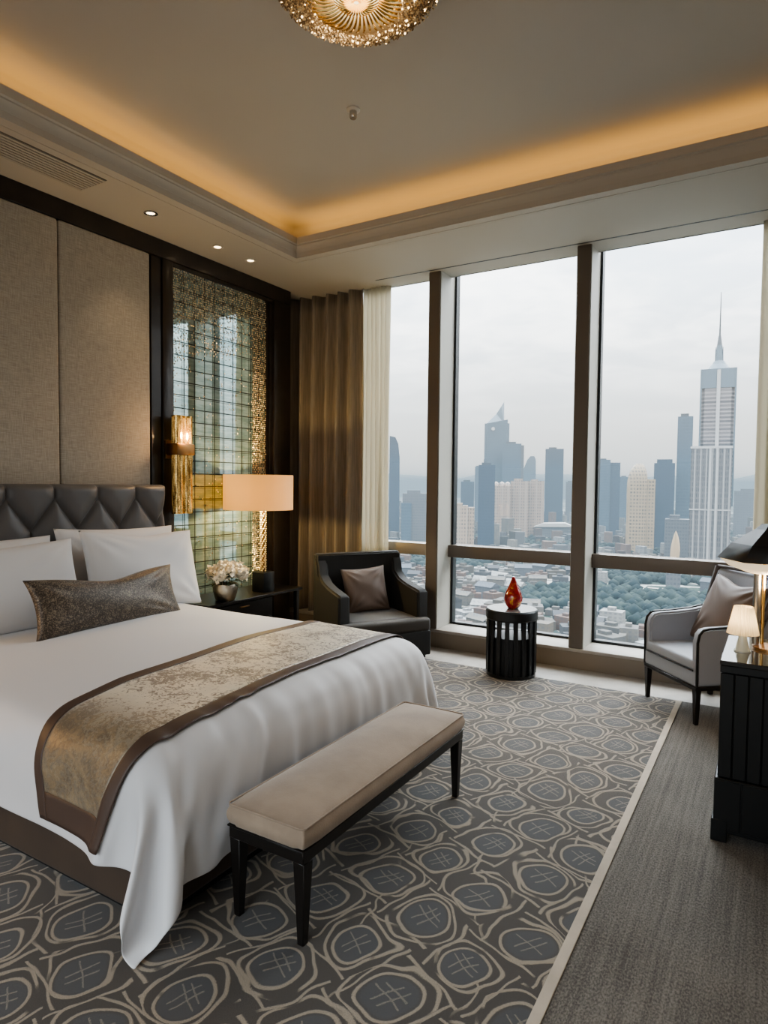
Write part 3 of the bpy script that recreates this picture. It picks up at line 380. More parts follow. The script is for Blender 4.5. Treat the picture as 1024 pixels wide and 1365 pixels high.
0,1,-1,0,0,1,-1,0,0,0,1,-1,0,0,0,0,0,0,1,-1,0,0,0,0,0,0,-1,1,0,0,0,0,0,0,0,-1,1,0,0,0,0,0,-1,1,0,0,0,0,-1,1,0,0,11177,0,0,0,1,-1,0,0,0,1,-1,0,1,-1,0,0,0,0,1,-1,0,0,1,-1,0,0,0,1,-1,0,0,1,-1,0,0,0,1,-1,0,0,0,0,0,0,0,0,0,-1,1,0,0,0,
0,-1,1,0,0,0,0,0,0,-1,1,0,0,0,-1,1,0,0,0,0,-1,11350,1,-1,1,-1,0,0,0,1,-1,1,-1,0,1,-1,-1,2,-1,1,-1,0,0,0,1,-1,0,0,1,-1,0,0,1,-1,0,1,-1,0,0,0,0,0,0,0,0,0,0,0,0,-1,1,0,0,-1,1,0,0,0,0,0,-1,1,0,0,-1,1,0,0,0,0,-1,1,0,-1,11524,1,0,-1,0,
1,-1,1,-1,1,-1,0,0,1,-1,-1,1,0,1,-1,1,-1,0,1,-1,0,0,1,-1,0,0,1,-1,1,-1,0,0,0,0,0,0,0,0,0,0,0,0,0,-1,1,0,0,-1,1,0,0,0,-1,1,0,0,-1,1,0,-1,1,0,0,0,0,0,-1,1,11699,2,-2,0,0,1,-1,0,1,-1,0,1,-1,0,1,-1,-1,1,0,1,-1,1,-1,0,1,-1,0,0,1,-1,0,
1,-1,1,-1,0,0,0,0,0,0,0,0,0,0,0,0,0,0,-1,1,0,-1,1,0,0,-1,1,0,0,-1,1,-1,1,0,0,0,0,0,0,-1,1,-1,11873,1,0,-1,1,-1,1,0,-2,1,1,-1,1,-2,1,1,-1,0,0,1,-1,1,-1,0,0,1,-1,0,1,-1,0,1,-1,1,-1,0,0,0,0,0,1,-1,-1,1,0,0,0,0,0,-1,1,0,-1,1,0,-1,1,0,
-1,1,-1,1,0,-1,1,0,0,0,0,0,-1,1,0,12048,0,1,-1,1,0,0,-1,0,0,1,-1,0,1,-1,0,0,1,-1,0,0,0,1,-1,0,1,-1,0,1,-1,0,1,-1,1,-1,0,0,0,0,1,-1,0,0,0,0,-1,1,0,0,0,-1,1,-1,1,0,-1,1,-1,1,-1,1,-1,1,0,0,0,-1,1,-1,1,0,0,0,12224,0,0,0,1,0,-1,1,-1,1,
-1,0,0,0,1,-1,0,1,-1,0,0,0,1,-1,0,0,1,-1,0,1,-1,1,-1,1,-1,0,0,1,-1,0,0,0,0,0,0,0,0,-1,1,0,-1,1,-1,1,-1,1,-1,1,-1,1,-1,1,-1,1,0,0,-1,1,0,0,0,-1,1,12396,2,-2,1,0,-1,1,-1,0,1,-1,1,-1,0,1,-1,1,-1,0,0,0,0,0,1,-1,0,1,-1,0,1,-1,1,-1,1,
-1,1,-1,0,0,0,0,1,-1,0,0,-1,1,0,-1,1,-1,1,-1,0,1,-1,1,-1,1,-1,1,-1,1,0,-1,1,0,0,-1,1,0,0,0,12569,2,0,-2,2,-2,0,1,0,-1,0,1,-1,0,0,1,0,-1,0,0,0,0,0,1,-1,0,0,1,-1,1,-1,1,-1,1,-1,1,-1,0,1,-1,0,0,0,0,0,0,0,-1,1,-1,1,-1,0,0,0,0,1,-1,1,
-1,1,-1,1,-1,1,0,0,0,-1,1,0,0,0,12744,1,1,-1,0,-1,1,-1,1,-1,1,-1,1,-1,1,0,-1,-1,1,0,1,-1,0,1,-1,0,0,1,-1,1,-1,1,-1,1,-1,1,-1,1,-1,0,0,0,0,0,0,0,0,0,-1,1,-1,0,0,-1,1,1,-1,0,1,-1,0,1,-1,1,0,0,0,0,0,0,0,-1,1,12920,1,0,0,-1,0,2,-2,1,
-1,1,-1,0,1,0,-1,0,0,0,0,0,1,-1,0,1,-1,0,1,-1,0,1,-1,1,0,-1,1,-1,1,-1,0,1,-1,0,0,0,0,0,-1,1,-1,0,0,-1,1,0,0,0,0,1,-1,1,-1,0,1,0,0,0,0,0,-1,1,0,-1,13094,1,0,0,-1,1,1,-2,0,1,0,-1,1,-1,0,0,0,0,1,-1,0,1,-1,0,0,1,-1,0,1,-1,0,1,0,0,-1,
1,-1,1,-1,0,1,-1,0,1,-1,0,0,-1,0,0,0,0,-1,0,1,-1,1,1,-1,0,1,-1,1,-1,1,0,-1,-1,-1,1,1,1,-2,13267,2,-1,1,-1,-1,1,0,0,-1,1,-1,1,-1,0,0,0,0,0,0,1,-1,0,1,-1,0,1,-1,0,1,-1,1,0,0,-1,0,1,-1,1,-1,1,-1,1,-1,1,-1,0,-1,0,0,-1,0,0,0,0,0,1,-1,
2,-2,1,-1,0,0,0,1,-1,-2,-1,-1,1,2,0,13442,2,-2,2,0,-2,1,0,-1,1,-1,1,-1,0,0,0,1,-1,0,0,1,-1,0,1,-1,0,1,-1,0,1,-1,1,-1,1,0,-1,1,-1,1,-1,1,0,-1,1,0,-1,0,-1,0,0,-2,0,0,-1,1,0,1,-1,0,-1,-2,-2,-2,-1,2,3,3,1,0,-1,-1,2,2,13586,2,-1,0,1,
-1,0,0,-1,0,1,-1,0,0,1,-1,0,0,1,-1,0,1,-1,1,-1,0,1,-1,1,-1,0,1,-1,1,-1,1,-1,0,1,-1,1,0,0,-1,1,0,-2,1,-1,-1,-1,-1,-1,1,-2,-1,0,-3,0,2,2,-1,0,0,0,0,2,0,0,2,2,0,1,13720,4,-1,-1,0,0,-1,0,-1,0,0,0,0,-1,1,0,0,1,-1,1,-1,1,0,0,0,0,-1,1,
-1,0,-1,1,0,0,0,0,0,0,0,1,-1,1,0,-1,1,0,-1,0,-1,-1,-2,-1,-1,0,-3,-2,-3,-1,0,2,1,2,3,3,3,0,0,1,0,-3,-1,0,-2,13838,19,-15,-1,0,0,-2,0,0,-1,-1,0,0,-1,1,1,-1,1,1,0,0,1,0,0,-1,1,-1,-1,0,-1,-1,1,-1,1,1,-1,1,0,0,0,0,1,0,0,0,0,0,-1,-1,-3,
-1,-2,0,0,-2,-3,-3,-4,-1,-1,-1,2,10,6,2,-1,1,3,4,-1,-6,0,0,13934,41,-31,-6,0,-1,0,-2,-1,0,-1,-1,-1,1,0,0,1,0,2,1,0,1,0,0,0,-1,-1,-1,0,-2,0,0,-1,0,2,0,1,-1,1,0,0,0,1,0,0,1,0,-1,-3,-2,-4,-1,-2,1,0,-1,-1,-6,-4,-3,0,1,9,6,5,0,1,3,3,0,
-2,0,2,14015,59,-41,-12,-1,0,-3,0,-1,-2,-1,-2,1,-1,1,0,1,2,0,2,1,1,1,-1,0,-1,-2,0,-2,-1,-1,0,-1,0,2,1,0,0,0,1,0,0,0,2,-1,1,1,-2,-2,-4,-3,-5,-1,-2,3,1,1,-1,-3,-4,-3,-3,2,3,4,7,9,4,3,-1,0,-2,-3,14088,70,-48,-15,-1,-1,-2,-1,-2,-1,-2,
-1,0,-1,1,1,1,1,2,1,1,2,0,0,-1,0,-2,-1,-2,-1,-1,-2,0,1,2,0,1,0,0,1,0,0,0,2,0,1,-1,0,-2,-5,-3,-7,-5,0,4,1,2,3,3,-1,-1,-7,-8,-3,0,2,8,8,8,10,6,2,-6,14155,70,-50,-13,-1,-1,-2,-1,-2,-1,-2,-1,0,-1,1,1,1,2,1,0,2,1,0,1,0,-2,-1,-1,-2,0,
-2,-1,0,0,2,1,0,0,1,0,0,0,1,2,1,1,-4,0,0,-2,-4,-12,-10,1,9,1,-2,2,6,6,6,2,-12,-10,-7,-4,0,1,5,11,14,9,10,14202,73,-51,-17,0,-2,-1,-1,-1,-1,-1,-1,0,0,0,1,1,1,0,1,1,1,0,0,1,-2,-1,-1,0,-1,-1,0,-1,1,0,1,1,-1,1,0,0,1,1,3,1,2,-8,-2,2,5,
-3,-18,-15,-3,14,-1,-2,-1,6,7,9,13,0,-6,-10,-12,-6,-4,-4,0,7,11,15,14223,82,-60,-19,-1,-1,0,0,0,-2,1,-2,0,1,-1,1,0,1,0,1,0,1,0,0,-2,1,0,-1,0,-1,0,1,-1,0,0,0,1,0,0,1,1,1,-4,4,4,7,-14,-8,1,16,7,-19,-21,-17,8,4,2,-2,2,4,5,16,18,5,-1,
-11,-13,-8,-10,-9,-1,3,9,14229,94,-76,-17,-1,0,0,0,1,-3,4,-2,-1,0,1,0,0,-1,1,1,-1,1,0,-1,-1,1,1,-1,0,-1,2,0,0,-2,0,1,0,0,2,1,1,-2,-8,7,8,10,-16,-16,-2,18,27,-12,-22,-33,-4,4,5,-3,-1,1,2,10,21,17,12,4,-8,-11,-11,-17,-7,-3,1,14233,
103,-90,-17,4,0,-1,2,0,-4,5,-2,0,-1,1,0,0,0,0,0,1,0,0,-2,-1,1,3,-2,0,2,-3,2,0,-1,-1,2,-1,0,3,1,-1,-3,-7,8,11,11,-16,-21,-8,16,41,0,-12,-41,-24,0,3,5,-7,-1,-2,5,13,14,17,24,7,0,-6,-18,-11,-11,-10,14240,108,-102,-15,9,1,-2,1,1,-2,2,
-1,0,-2,2,1,0,-1,-1,1,2,-1,0,-1,-3,3,0,0,0,3,-5,1,3,-2,2,-2,1,-1,3,0,-1,-3,-6,10,10,12,-12,-24,-14,8,47,15,-1,-33,-43,-11,-2,9,0,-6,-7,1,5,7,9,25,23,13,10,-4,-11,-12,-16,14250,110,-110,-15,16,-1,0,1,1,-4,2,-1,1,0,-1,2,0,0,-2,1,1,
0,0,-1,-2,2,0,0,-2,3,-1,0,2,-1,1,-1,-1,0,3,0,-2,-3,-4,9,10,12,-4,-24,-18,-5,43,26,12,-18,-48,-23,-13,4,8,-1,-6,-9,0,2,4,11,20,20,20,15,2,-4,-7,14260,112,-118,-14,22,-3,0,1,3,-2,-2,-1,2,1,-1,0,2,-2,0,0,-1,1,1,0,-2,0,0,0,-1,3,0,0,2,
-2,1,-2,0,1,1,0,-2,-2,-1,7,9,11,6,-21,-21,-20,31,33,23,1,-40,-32,-25,-9,9,5,2,-9,-7,-3,1,1,9,15,18,29,15,10,8,14271,113,-122,-20,33,-4,-3,1,3,3,-4,-1,1,2,-2,1,-2,-1,3,0,-4,2,4,-3,0,-1,0,0,-1,3,0,2,-2,1,-1,-1,1,0,1,-1,-1,-1,0,6,8,
10,11,-14,-19,-28,9,32,31,21,-25,-31,-32,-28,0,6,8,3,-9,-7,-4,-2,1,6,10,28,27,21,22,14281,115,-125,-29,38,4,-4,-1,2,2,-1,-2,3,1,-2,-2,-1,-2,4,1,-2,1,2,-2,1,-1,-2,1,0,2,-1,2,-1,1,-1,0,0,1,-2,1,0,-1,4,4,7,9,6,-5,-13,-23,-13,21,27,
36,0,-24,-31,-41,-17,1,6,13,-2,-5,-8,-7,0,1,5,24,30,25,25,14292,106,-107,-44,34,10,5,-1,-3,2,0,-4,-1,3,2,2,-3,-2,-2,2,2,-2,-1,5,3,-6,-8,5,5,0,-1,-1,2,0,-2,0,0,0,0,1,2,1,7,3,3,3,1,-1,-4,-9,-14,4,11,27,18,-7,-16,-37,-29,-12,-5,8,7,
2,-3,-9,-3,3,6,24,23,18,17
],[
981,18,-13,-6,1,0,-1,1,0,0,-1,1,0,-1,1,0,-1,2,-1,0,-1,2,-1,0,0,0,0,0,-1,1,-1,1,-1,1,0,0,1,-1,1,1,1,1,2,1,-1,-1,-4,-5,-7,-6,-5,-1,0,1,-3,-1,0,-2,-1,-4,-5,-10,-8,-8,-5,-3,1,1,4,15,14,11,10,1087,18,-13,-6,1,0,-1,1,0,0,-1,1,-1,1,0,0,
0,0,0,-1,1,1,-1,0,-1,2,-1,-1,1,0,0,-1,0,1,0,0,0,1,0,0,2,0,3,1,0,-1,-6,-6,-6,-6,-3,-1,0,-1,-2,-1,-1,-1,-2,-6,-7,-12,-10,-4,-4,0,0,0,2,8,15,15,13,1193,18,-13,-6,1,0,-1,1,0,0,-1,0,1,0,0,0,0,-1,1,0,1,-1,0,0,-1,1,0,0,0,0,0,-1,0,0,1,1,
-1,0,1,0,1,1,1,3,0,1,-10,-5,-6,-4,-3,-1,-1,-1,-2,-2,0,-2,-6,-6,-10,-12,-6,-4,-1,1,0,-1,0,4,10,14,15,1299,17,-12,-6,2,-2,1,-1,1,0,0,-1,1,0,0,0,-1,1,0,0,0,1,-1,0,0,-1,1,0,0,0,0,-1,0,0,1,0,0,0,0,1,0,2,0,3,1,1,-9,-6,-7,-2,-3,-2,-2,0,
-2,-2,-1,-4,-9,-8,-10,-9,-5,-1,0,1,-1,0,0,2,6,7,10,1404,17,-11,-7,2,-2,1,-1,1,0,0,-1,1,0,0,-1,1,0,0,0,0,0,1,-1,0,-1,1,0,0,0,-1,1,-1,0,1,0,0,-1,1,1,0,0,2,2,1,2,-7,-9,-4,-5,-2,-3,0,-2,-1,-3,-3,-5,-12,-10,-8,-6,-1,-1,0,0,0,1,0,2,2,3,
4,1510,15,-8,-7,1,-2,1,-1,1,0,-1,1,0,0,-1,1,0,0,0,0,0,0,0,0,0,0,0,0,0,-1,1,-1,1,-1,1,0,-1,1,0,0,1,-1,3,1,2,2,-8,-6,-7,-3,-5,0,-2,-1,-2,-4,-5,-9,-12,-8,-7,-2,-1,0,0,1,0,0,2,2,-1,2,-1,1615,15,-8,-6,0,-2,0,1,0,-1,1,0,0,0,-1,1,0,0,0,
0,0,0,0,0,0,0,0,0,0,-1,1,-1,1,-1,1,0,-1,1,0,0,0,1,1,2,2,1,-7,-7,-6,-3,-5,-1,-1,-1,-5,-5,-6,-13,-10,-7,-2,-2,0,1,-1,1,2,0,1,1,0,-1,0,1721,15,-8,-6,0,-2,0,1,-1,1,0,0,0,0,-1,1,0,0,0,0,0,-1,2,-1,0,0,0,0,0,-1,1,-1,0,1,0,-1,1,0,0,0,0,1,
1,1,3,0,-7,-6,-5,-5,-4,-1,-2,-1,-8,-7,-8,-13,-8,-3,-1,-1,1,0,0,2,0,2,-1,1,0,-1,-1,1827,16,-9,-7,0,0,-1,0,0,1,0,1,0,-1,-1,0,1,0,0,0,-1,1,1,-1,1,-1,-1,0,1,-1,1,0,-1,1,0,0,-1,1,0,0,0,1,0,2,2,0,-7,-5,-5,-4,-5,-2,-2,-3,-11,-8,-10,-10,
-5,0,-1,-1,1,1,1,1,1,-1,1,-1,0,-2,-3,1933,18,-12,-7,0,0,1,-1,0,0,2,1,0,-1,-3,0,0,2,1,0,-1,-1,1,1,1,-2,-1,-2,1,1,2,1,-1,-2,0,1,0,-1,1,0,1,-1,1,1,1,0,-6,-4,-3,-6,-5,-3,-3,-7,-12,-10,-7,-8,-1,-1,0,0,2,0,1,1,0,-1,0,-2,-1,-4,-4,2038,
22,-17,-9,-2,5,2,0,-1,-1,2,2,1,-2,-4,-3,0,4,4,1,-2,-3,-1,2,1,0,-3,-3,1,3,4,2,-1,-4,-1,0,0,0,0,0,1,0,1,0,1,-2,-4,-1,-5,-6,-5,-5,-5,-11,-13,-7,-5,-4,-1,-1,1,0,2,0,1,-1,-1,-1,-1,-3,-3,-4,-3,2140,27,-23,-13,-2,6,7,5,-3,-4,0,1,4,-1,-5,
-5,-2,4,8,5,-3,-6,-5,0,3,2,-1,-3,-2,4,7,5,-1,-7,-4,0,0,-1,0,1,1,0,1,1,-1,-2,-1,-2,-3,-9,-5,-8,-8,-13,-10,-4,-3,-3,0,-1,1,0,1,0,-1,-2,-1,-3,-1,-5,-2,-3,-3,2232,34,-30,-15,-5,7,11,9,0,-8,-5,-1,5,3,-3,-5,-5,3,9,7,-1,-9,-9,-5,5,6,4,
-3,-3,2,7,7,1,-7,-7,-2,-1,0,-1,1,0,2,1,0,1,-2,0,-2,-3,-9,-11,-9,-10,-10,-8,-2,-2,-2,-1,0,0,0,-1,-2,-2,-1,-3,-3,-1,-5,-1,-2,0,2313,40,-33,-17,-5,3,13,10,4,-8,-9,-5,4,7,2,-4,-5,-1,5,8,2,-9,-12,-8,4,9,8,2,-3,-3,4,7,3,-5,-8,-2,-1,-2,
0,-1,1,1,2,0,1,-1,1,-2,-5,-8,-15,-12,-8,-9,-5,-1,-3,0,-2,-1,-2,-1,-3,-1,-2,-3,-1,-3,-2,-3,1,0,-1,2390,43,-34,-16,-5,1,9,10,6,-5,-9,-8,3,7,6,1,-6,-5,1,5,2,-5,-10,-9,0,11,10,6,-2,-5,-1,4,5,-2,-6,-3,-1,-1,-1,-1,0,1,0,2,-1,2,-1,-2,-5,
-8,-20,-10,-7,-8,-4,0,-2,-3,-4,-3,-2,-2,-2,0,-1,-4,-2,-1,-1,1,0,0,-1,2469,40,-34,-11,-3,-1,5,8,5,-1,-6,-6,0,6,7,2,-5,-5,-3,1,1,-1,-7,-6,-2,8,9,7,0,-4,-2,0,3,2,-5,-1,-1,-1,-1,-1,0,0,0,-1,1,1,-1,-2,-6,-9,-20,-8,-8,-7,-4,-1,-3,-7,-6,
-2,-1,3,-2,-3,-1,-3,-1,2,0,0,0,-1,1,2549,31,-32,-5,-1,-1,3,6,3,2,-2,-3,0,3,3,2,-2,-5,-5,0,0,-1,-3,-3,-1,4,6,5,2,-2,-2,1,-1,4,-4,-1,0,0,-2,1,-2,1,-2,0,1,0,-1,-3,-7,-10,-16,-9,-9,-9,-7,-4,-4,-8,0,2,1,0,-4,-2,-1,0,0,1,0,-1,0,1,0,
2623,16,-24,0,0,1,2,5,2,1,1,1,0,1,1,-1,-2,-2,-4,-1,-2,0,-2,0,-1,2,4,2,3,0,0,2,-2,1,-2,-1,0,0,-1,0,0,0,-2,1,-1,2,-1,-4,-7,-12,-17,-13,-11,-11,-7,-2,0,-2,-1,1,0,-2,-3,0,-1,1,-1,0,0,0,0,1,1,2682,-4,-9,5,1,0,3,3,2,2,1,1,2,0,-1,-1,-2,
-1,-4,-1,-2,-1,0,-1,1,1,2,2,2,2,1,1,-1,0,-3,0,0,0,-1,0,0,0,-1,0,-1,2,-1,-7,-8,-14,-21,-12,-10,-7,-1,2,1,-2,-6,-2,-2,-2,0,-1,0,0,0,0,0,0,1,0,0,2718,-20,6,6,1,2,1,3,2,1,2,1,2,-1,0,-1,-2,-2,-2,-3,0,-2,-1,1,1,0,2,3,1,1,2,1,-1,0,-3,0,
0,-1,0,0,0,-1,0,-1,0,-2,-5,-8,-8,-15,-15,-7,-5,-2,0,-2,-1,-9,-6,-4,-2,0,-1,0,1,0,0,1,0,-1,1,0,0,2733,-28,17,3,1,2,3,0,3,2,1,0,2,-1,1,-2,-1,-2,-3,-1,-1,-2,0,0,2,0,2,1,2,1,2,0,0,-1,-2,0,0,-1,0,-1,0,0,0,-1,-2,-3,-8,-8,-7,-11,-8,-3,
-3,-4,-7,-6,-7,-8,-5,-1,-1,0,1,0,0,1,-1,1,0,-1,2,-1,0,2738,-28,18,2,2,1,3,1,2,2,0,1,2,-2,0,0,-1,-3,-1,-2,-1,-1,-1,1,2,0,0,3,1,0,3,-1,0,0,-2,-1,0,0,0,-1,0,0,-1,0,-1,-4,-6,-7,-6,-8,-8,-5,-6,-9,-13,-7,-4,-6,-1,0,0,1,-1,1,-1,0,0,1,-1,
2,1,-1,-1,2740,-26,16,4,0,1,3,2,1,2,0,1,0,0,0,-1,-1,-2,-1,-2,-1,0,-1,0,2,1,1,0,2,0,2,0,-1,-1,0,-1,0,-1,1,-1,0,-1,1,-2,0,-1,-4,-5,-7,-9,-12,-9,-9,-12,-11,-3,-3,-3,-1,-1,1,-1,1,-1,-1,1,0,1,1,1,1,-2,-2,2742,-25,17,2,1,1,2,2,1,1,2,-1,
1,-1,0,-1,-1,-1,-1,-1,-2,1,-2,2,0,2,0,0,2,0,1,0,-1,-1,0,0,0,-1,0,0,0,-1,0,0,-1,0,-2,-5,-8,-10,-15,-10,-9,-11,-9,-2,-3,-4,-2,0,0,0,0,-1,1,0,0,2,1,0,0,-1,-3,2745,-24,18,1,1,0,3,1,1,1,1,-1,1,-1,0,0,-2,0,-1,-1,-1,0,0,1,0,1,1,-1,1,1,0,
-1,1,-2,1,-1,0,0,0,-1,1,-1,0,-1,1,0,-2,-4,-8,-10,-15,-10,-10,-13,-10,-4,-3,-3,1,-1,1,1,-1,0,0,0,0,0,2,0,0,-1,-2,2751,-21,13,5,0,0,2,1,1,0,1,-1,1,-1,-1,1,-1,0,-1,0,-1,1,-1,1,0,1,0,-1,1,-1,1,-1,0,-1,1,0,-1,1,-1,0,0,0,-1,1,0,2,0,-4,
-9,-12,-19,-13,-13,-12,-7,0,2,-1,0,-2,-2,0,0,-1,-1,0,0,1,0,1,0,-1,0,2757,-20,13,5,0,-1,3,0,0,0,0,0,1,-1,-1,1,0,0,0,0,0,0,0,0,0,0,-1,1,-2,0,1,-2,1,-2,2,1,-1,0,0,0,0,-1,1,0,-2,0,-5,-6,-9,-12,-15,-7,-5,-5,-5,-1,-1,-9,-7,-1,-2,0,1,-1,
0,1,0,0,0,1,-1,-1,1,2764,-19,13,6,-3,1,2,-1,0,0,0,-1,1,0,1,-1,1,0,1,1,0,-1,0,0,-1,0,-1,0,-2,0,0,-1,0,-1,3,0,0,0,0,0,0,0,-1,1,-1,-2,-4,-6,-7,-8,-10,-6,-9,-9,-14,-5,-5,-6,-2,1,1,1,0,0,1,0,-1,0,-1,1,0,-1,1,2771,-20,17,4,-2,-2,1,1,-2,
1,-1,0,1,0,2,0,1,-1,3,0,0,0,-1,-1,-1,0,-2,0,-2,-1,1,-2,1,-1,4,0,0,0,0,0,0,0,0,0,1,0,-2,-4,-9,-11,-17,-12,-11,-10,-8,0,0,-2,-4,0,-2,-1,1,1,0,0,-1,-2,1,1,0,0,0,2779,-19,16,5,-3,-2,-1,1,0,-1,-1,2,0,2,0,2,1,1,0,2,-1,-1,-1,0,-2,-2,0,
-2,-1,-1,0,-1,1,0,4,0,0,1,-1,0,1,-1,1,-1,1,-2,-2,-7,-6,-10,-14,-7,-9,-10,-11,-4,-4,-8,-3,2,0,2,0,1,-1,1,0,0,-1,2,0,-1,0,2790,-18,14,4,-2,-2,-1,1,-1,0,0,1,1,2,1,2,1,2,-1,1,0,-1,-1,-2,-2,-2,-1,-2,0,-1,0,0,1,1,3,0,1,-1,1,0,-1,1,0,1,
0,4,4,-5,-6,-12,-21,-16,-15,-18,-13,-2,0,0,4,1,2,0,0,0,0,0,0,0,0,0,1,-1,0,2797,-19,17,1,-2,-2,-1,1,-1,0,0,2,2,1,3,1,2,0,1,0,0,-3,-1,-2,-2,-2,-2,-1,0,0,-1,1,1,2,2,1,0,0,0,0,1,-1,0,0,1,-1,-2,-6,-9,-13,-17,-11,-9,-11,-6,0,1,-3,-2,-1,
-2,-1,0,0,0,0,0,0,0,0,0,0,0,2803,-18,15,2,-3,-2,-1,0,0,1,1,1,2,3,1,3,1,1,-1,1,-2,-2,-2,-2,-2,-2,-2,-1,0,0,0,1,2,2,2,0,0,1,0,-1,1,-1,1,-1,0,-3,-5,-5,-9,-10,-11,-8,-7,-11,-12,-2,-2,-6,-1,-1,1,0,-1,1,0,0,0,0,0,0,0,0,0,2810,-18,13,2,
-2,-1,-2,0,1,1,1,2,2,3,2,2,1,0,0,0,-3,-1,-4,-1,-2,-3,-1,0,-1,1,1,1,2,2,1,1,0,0,0,0,0,-1,1,0,0,0,1,-6,-8,-12,-18,-13,-11,-13,-11,-1,0,-3,1,0,0,1,0,0,0,1,-1,0,-1,0,1,0,0,2817,-19,11,4,-2,0,-3,1,1,1,3,1,2,2,3,2,1,0,-1,-2,-1,-3,-2,-3,
-1,-2,-2,0,0,2,1,1,2,2,1,0,0,1,-1,0,-1,1,0,-1,1,0,-1,-6,-8,-12,-17,-11,-11,-13,-10,-1,-1,-4,0,0,1,0,1,0,0,0,0,0,0,-1,1,0,0,2820,-20,11,5,-2,-1,-2,1,1,2,3,1,2,3,1,3,0,-1,-1,-1,-3,-1,-4,-1,-2,-1,-2,-1,2,1,3,0,2,2,0,1,-1,0,0,0,0,0,
-1,0,0,-2,-3,-7,-7,-12,-15,-9,-10,-10,-11,0,-1,-3,-1,0,-1,0,0,0,0,0,0,0,0,1,-1,0,0,2822,-22,14,4,-1,-3,-1,1,1,3,3,2,1,2,2,1,0,0,-2,-1,-3,-2,-2,-1,-2,-2,-1,0,2,1,3,0,2,1,0,1,-1,0,0,0,-1,1,-1,-1,0,-1,-4,-6,-8,-13,-14,-10,-9,-10,-9,
-1,1,-3,-2,-1,0,-1,0,0,0,0,0,1,-1,0,-1,1,0,2825,-23,14,4,-1,-1,0,-1,2,2,5,2,0,0,2,1,0,0,-1,-3,-1,-3,-2,-1,0,-3,0,0,2,1,2,1,2,0,0,0,0,0,0,-1,0,0,0,-1,0,-1,-2,-6,-8,-12,-16,-10,-9,-12,-9,-1,0,-4,-1,0,-1,1,0,0,0,0,0,0,0,0,0,0,0,2827,
-25,15,6,-3,1,0,0,0,5,2,1,2,0,0,0,1,0,-2,-1,-2,-3,-1,0,-1,-2,0,0,2,1,1,2,0,1,0,-1,1,0,-1,0,0,-1,0,0,-1,0,-2,-7,-8,-12,-16,-9,-10,-11,-9,0,-1,-2,-2,0,-1,0,0,0,0,0,0,0,0,0,0,0,0,2823,-25,16,6,-2,0,0,0,0,5,1,1,2,0,0,-1,0,0,0,-2,-2,
-1,-2,0,-1,-1,1,-1,1,2,1,0,1,0,0,1,-1,0,0,0,-1,0,0,-1,0,1,-3,-5,-8,-12,-17,-10,-10,-12,-9,0,0,-4,0,-1,0,0,-1,1,0,0,0,0,0,0,0,0,0,2817,-22,15,4,-1,-1,2,-1,1,3,1,1,1,0,1,-2,0,-1,1,-2,-1,-1,0,-2,0,-1,1,-1,1,1,1,0,0,0,1,0,-1,1,0,-1,0,
-1,1,-1,0,1,-1,-5,-8,-12,-17,-11,-10,-13,-9,-2,1,-5,0,0,0,0,1,0,0,0,0,0,0,0,0,0,0,2814,-22,15,5,-1,0,1,0,0,1,3,0,-2,3,0,-2,0,-1,1,-1,-1,-2,2,-1,-1,0,-1,1,0,-1,2,-1,0,0,1,1,-1,0,0,0,-1,1,-1,-1,0,0,-3,-6,-8,-12,-14,-9,-9,-10,-9,-1,
0,-5,-2,0,-1,0,0,0,0,0,0,0,0,0,0,0,0,2811,-22,15,6,-1,1,1,-2,1,1,1,0,-1,0,3,-3,-1,0,2,-1,-1,-2,3,-1,0,-1,0,0,-1,0,-1,1,-1,-1,3,0,0,-1,1,-1,0,0,0,-1,0,-1,-4,-7,-7,-12,-13,-8,-8,-9,-10,1,-1,-5,-2,-1,-2,0,0,0,1,-1,0,0,0,0,0,0,0,2808,
-23,16,8,0,-1,0,-1,1,0,1,-1,-1,1,0,-1,-1,0,2,0,0,-2,2,0,1,-1,-1,-1,0,-1,-1,0,-2,0,3,0,1,-1,0,0,0,-1,1,-1,0,0,-3,-6,-7,-12,-14,-10,-8,-11,-8,-2,1,-5,-2,-1,-1,0,0,0,0,0,0,0,0,0,0,0,0,2804,-23,17,8,-1,1,-1,0,0,-1,0,-1,0,0,-1,0,-2,2,
1,1,-1,1,1,0,1,-1,0,-2,-1,-1,-1,-1,-1,-2,4,1,0,0,-1,1,-1,0,0,0,0,0,-4,-5,-8,-11,-15,-8,-9,-10,-8,-1,0,-5,-3,0,-2,0,0,0,0,0,0,0,0,0,0,0,0,2798,-21,15,8,0,2,-2,1,-1,-1,-2,0,-1,-1,0,0,-2,1,2,2,0,0,2,0,1,0,-1,-2,-1,-2,-1,-2,-1,-1,3,1,
1,-1,0,0,0,-1,1,0,0,3,0,-5,-8,-11,-17,-12,-11,-12,-10,-1,-1,-3,-3,1,0,1,-1,1,0,0,0,1,-1,-1,1,0,0,2791,-22,19,6,0,2,-2,0,1,-2,-2,-2,0,-2,0,-1,-1,1,2,2,1,1,2,0,1,0,-2,0,-2,-2,-2,-3,0,-3,5,1,0,-1,1,0,-1,0,1,-1,1,2,1,-4,-8,-12,-16,
-13,-10,-13,-9,-2,0,-5,-1,0,-1,2,0,0,-1,1,1,-1,0,0,-1,1,0,2785,-21,16,9,1,1,-1,-2,1,-1,-2,-2,-1,-2,-1,-1,-2,1,3,2,2,1,2,1,1,0,-1,-2,-1,-2,-3,-2,-2,-2,5,0,1,-1,0,0,0,0,0,0,0,2,-2,-5,-7,-12,-15,-10,-10,-10,-9,-1,0,-5,-2,-1,-1,0,0,0,
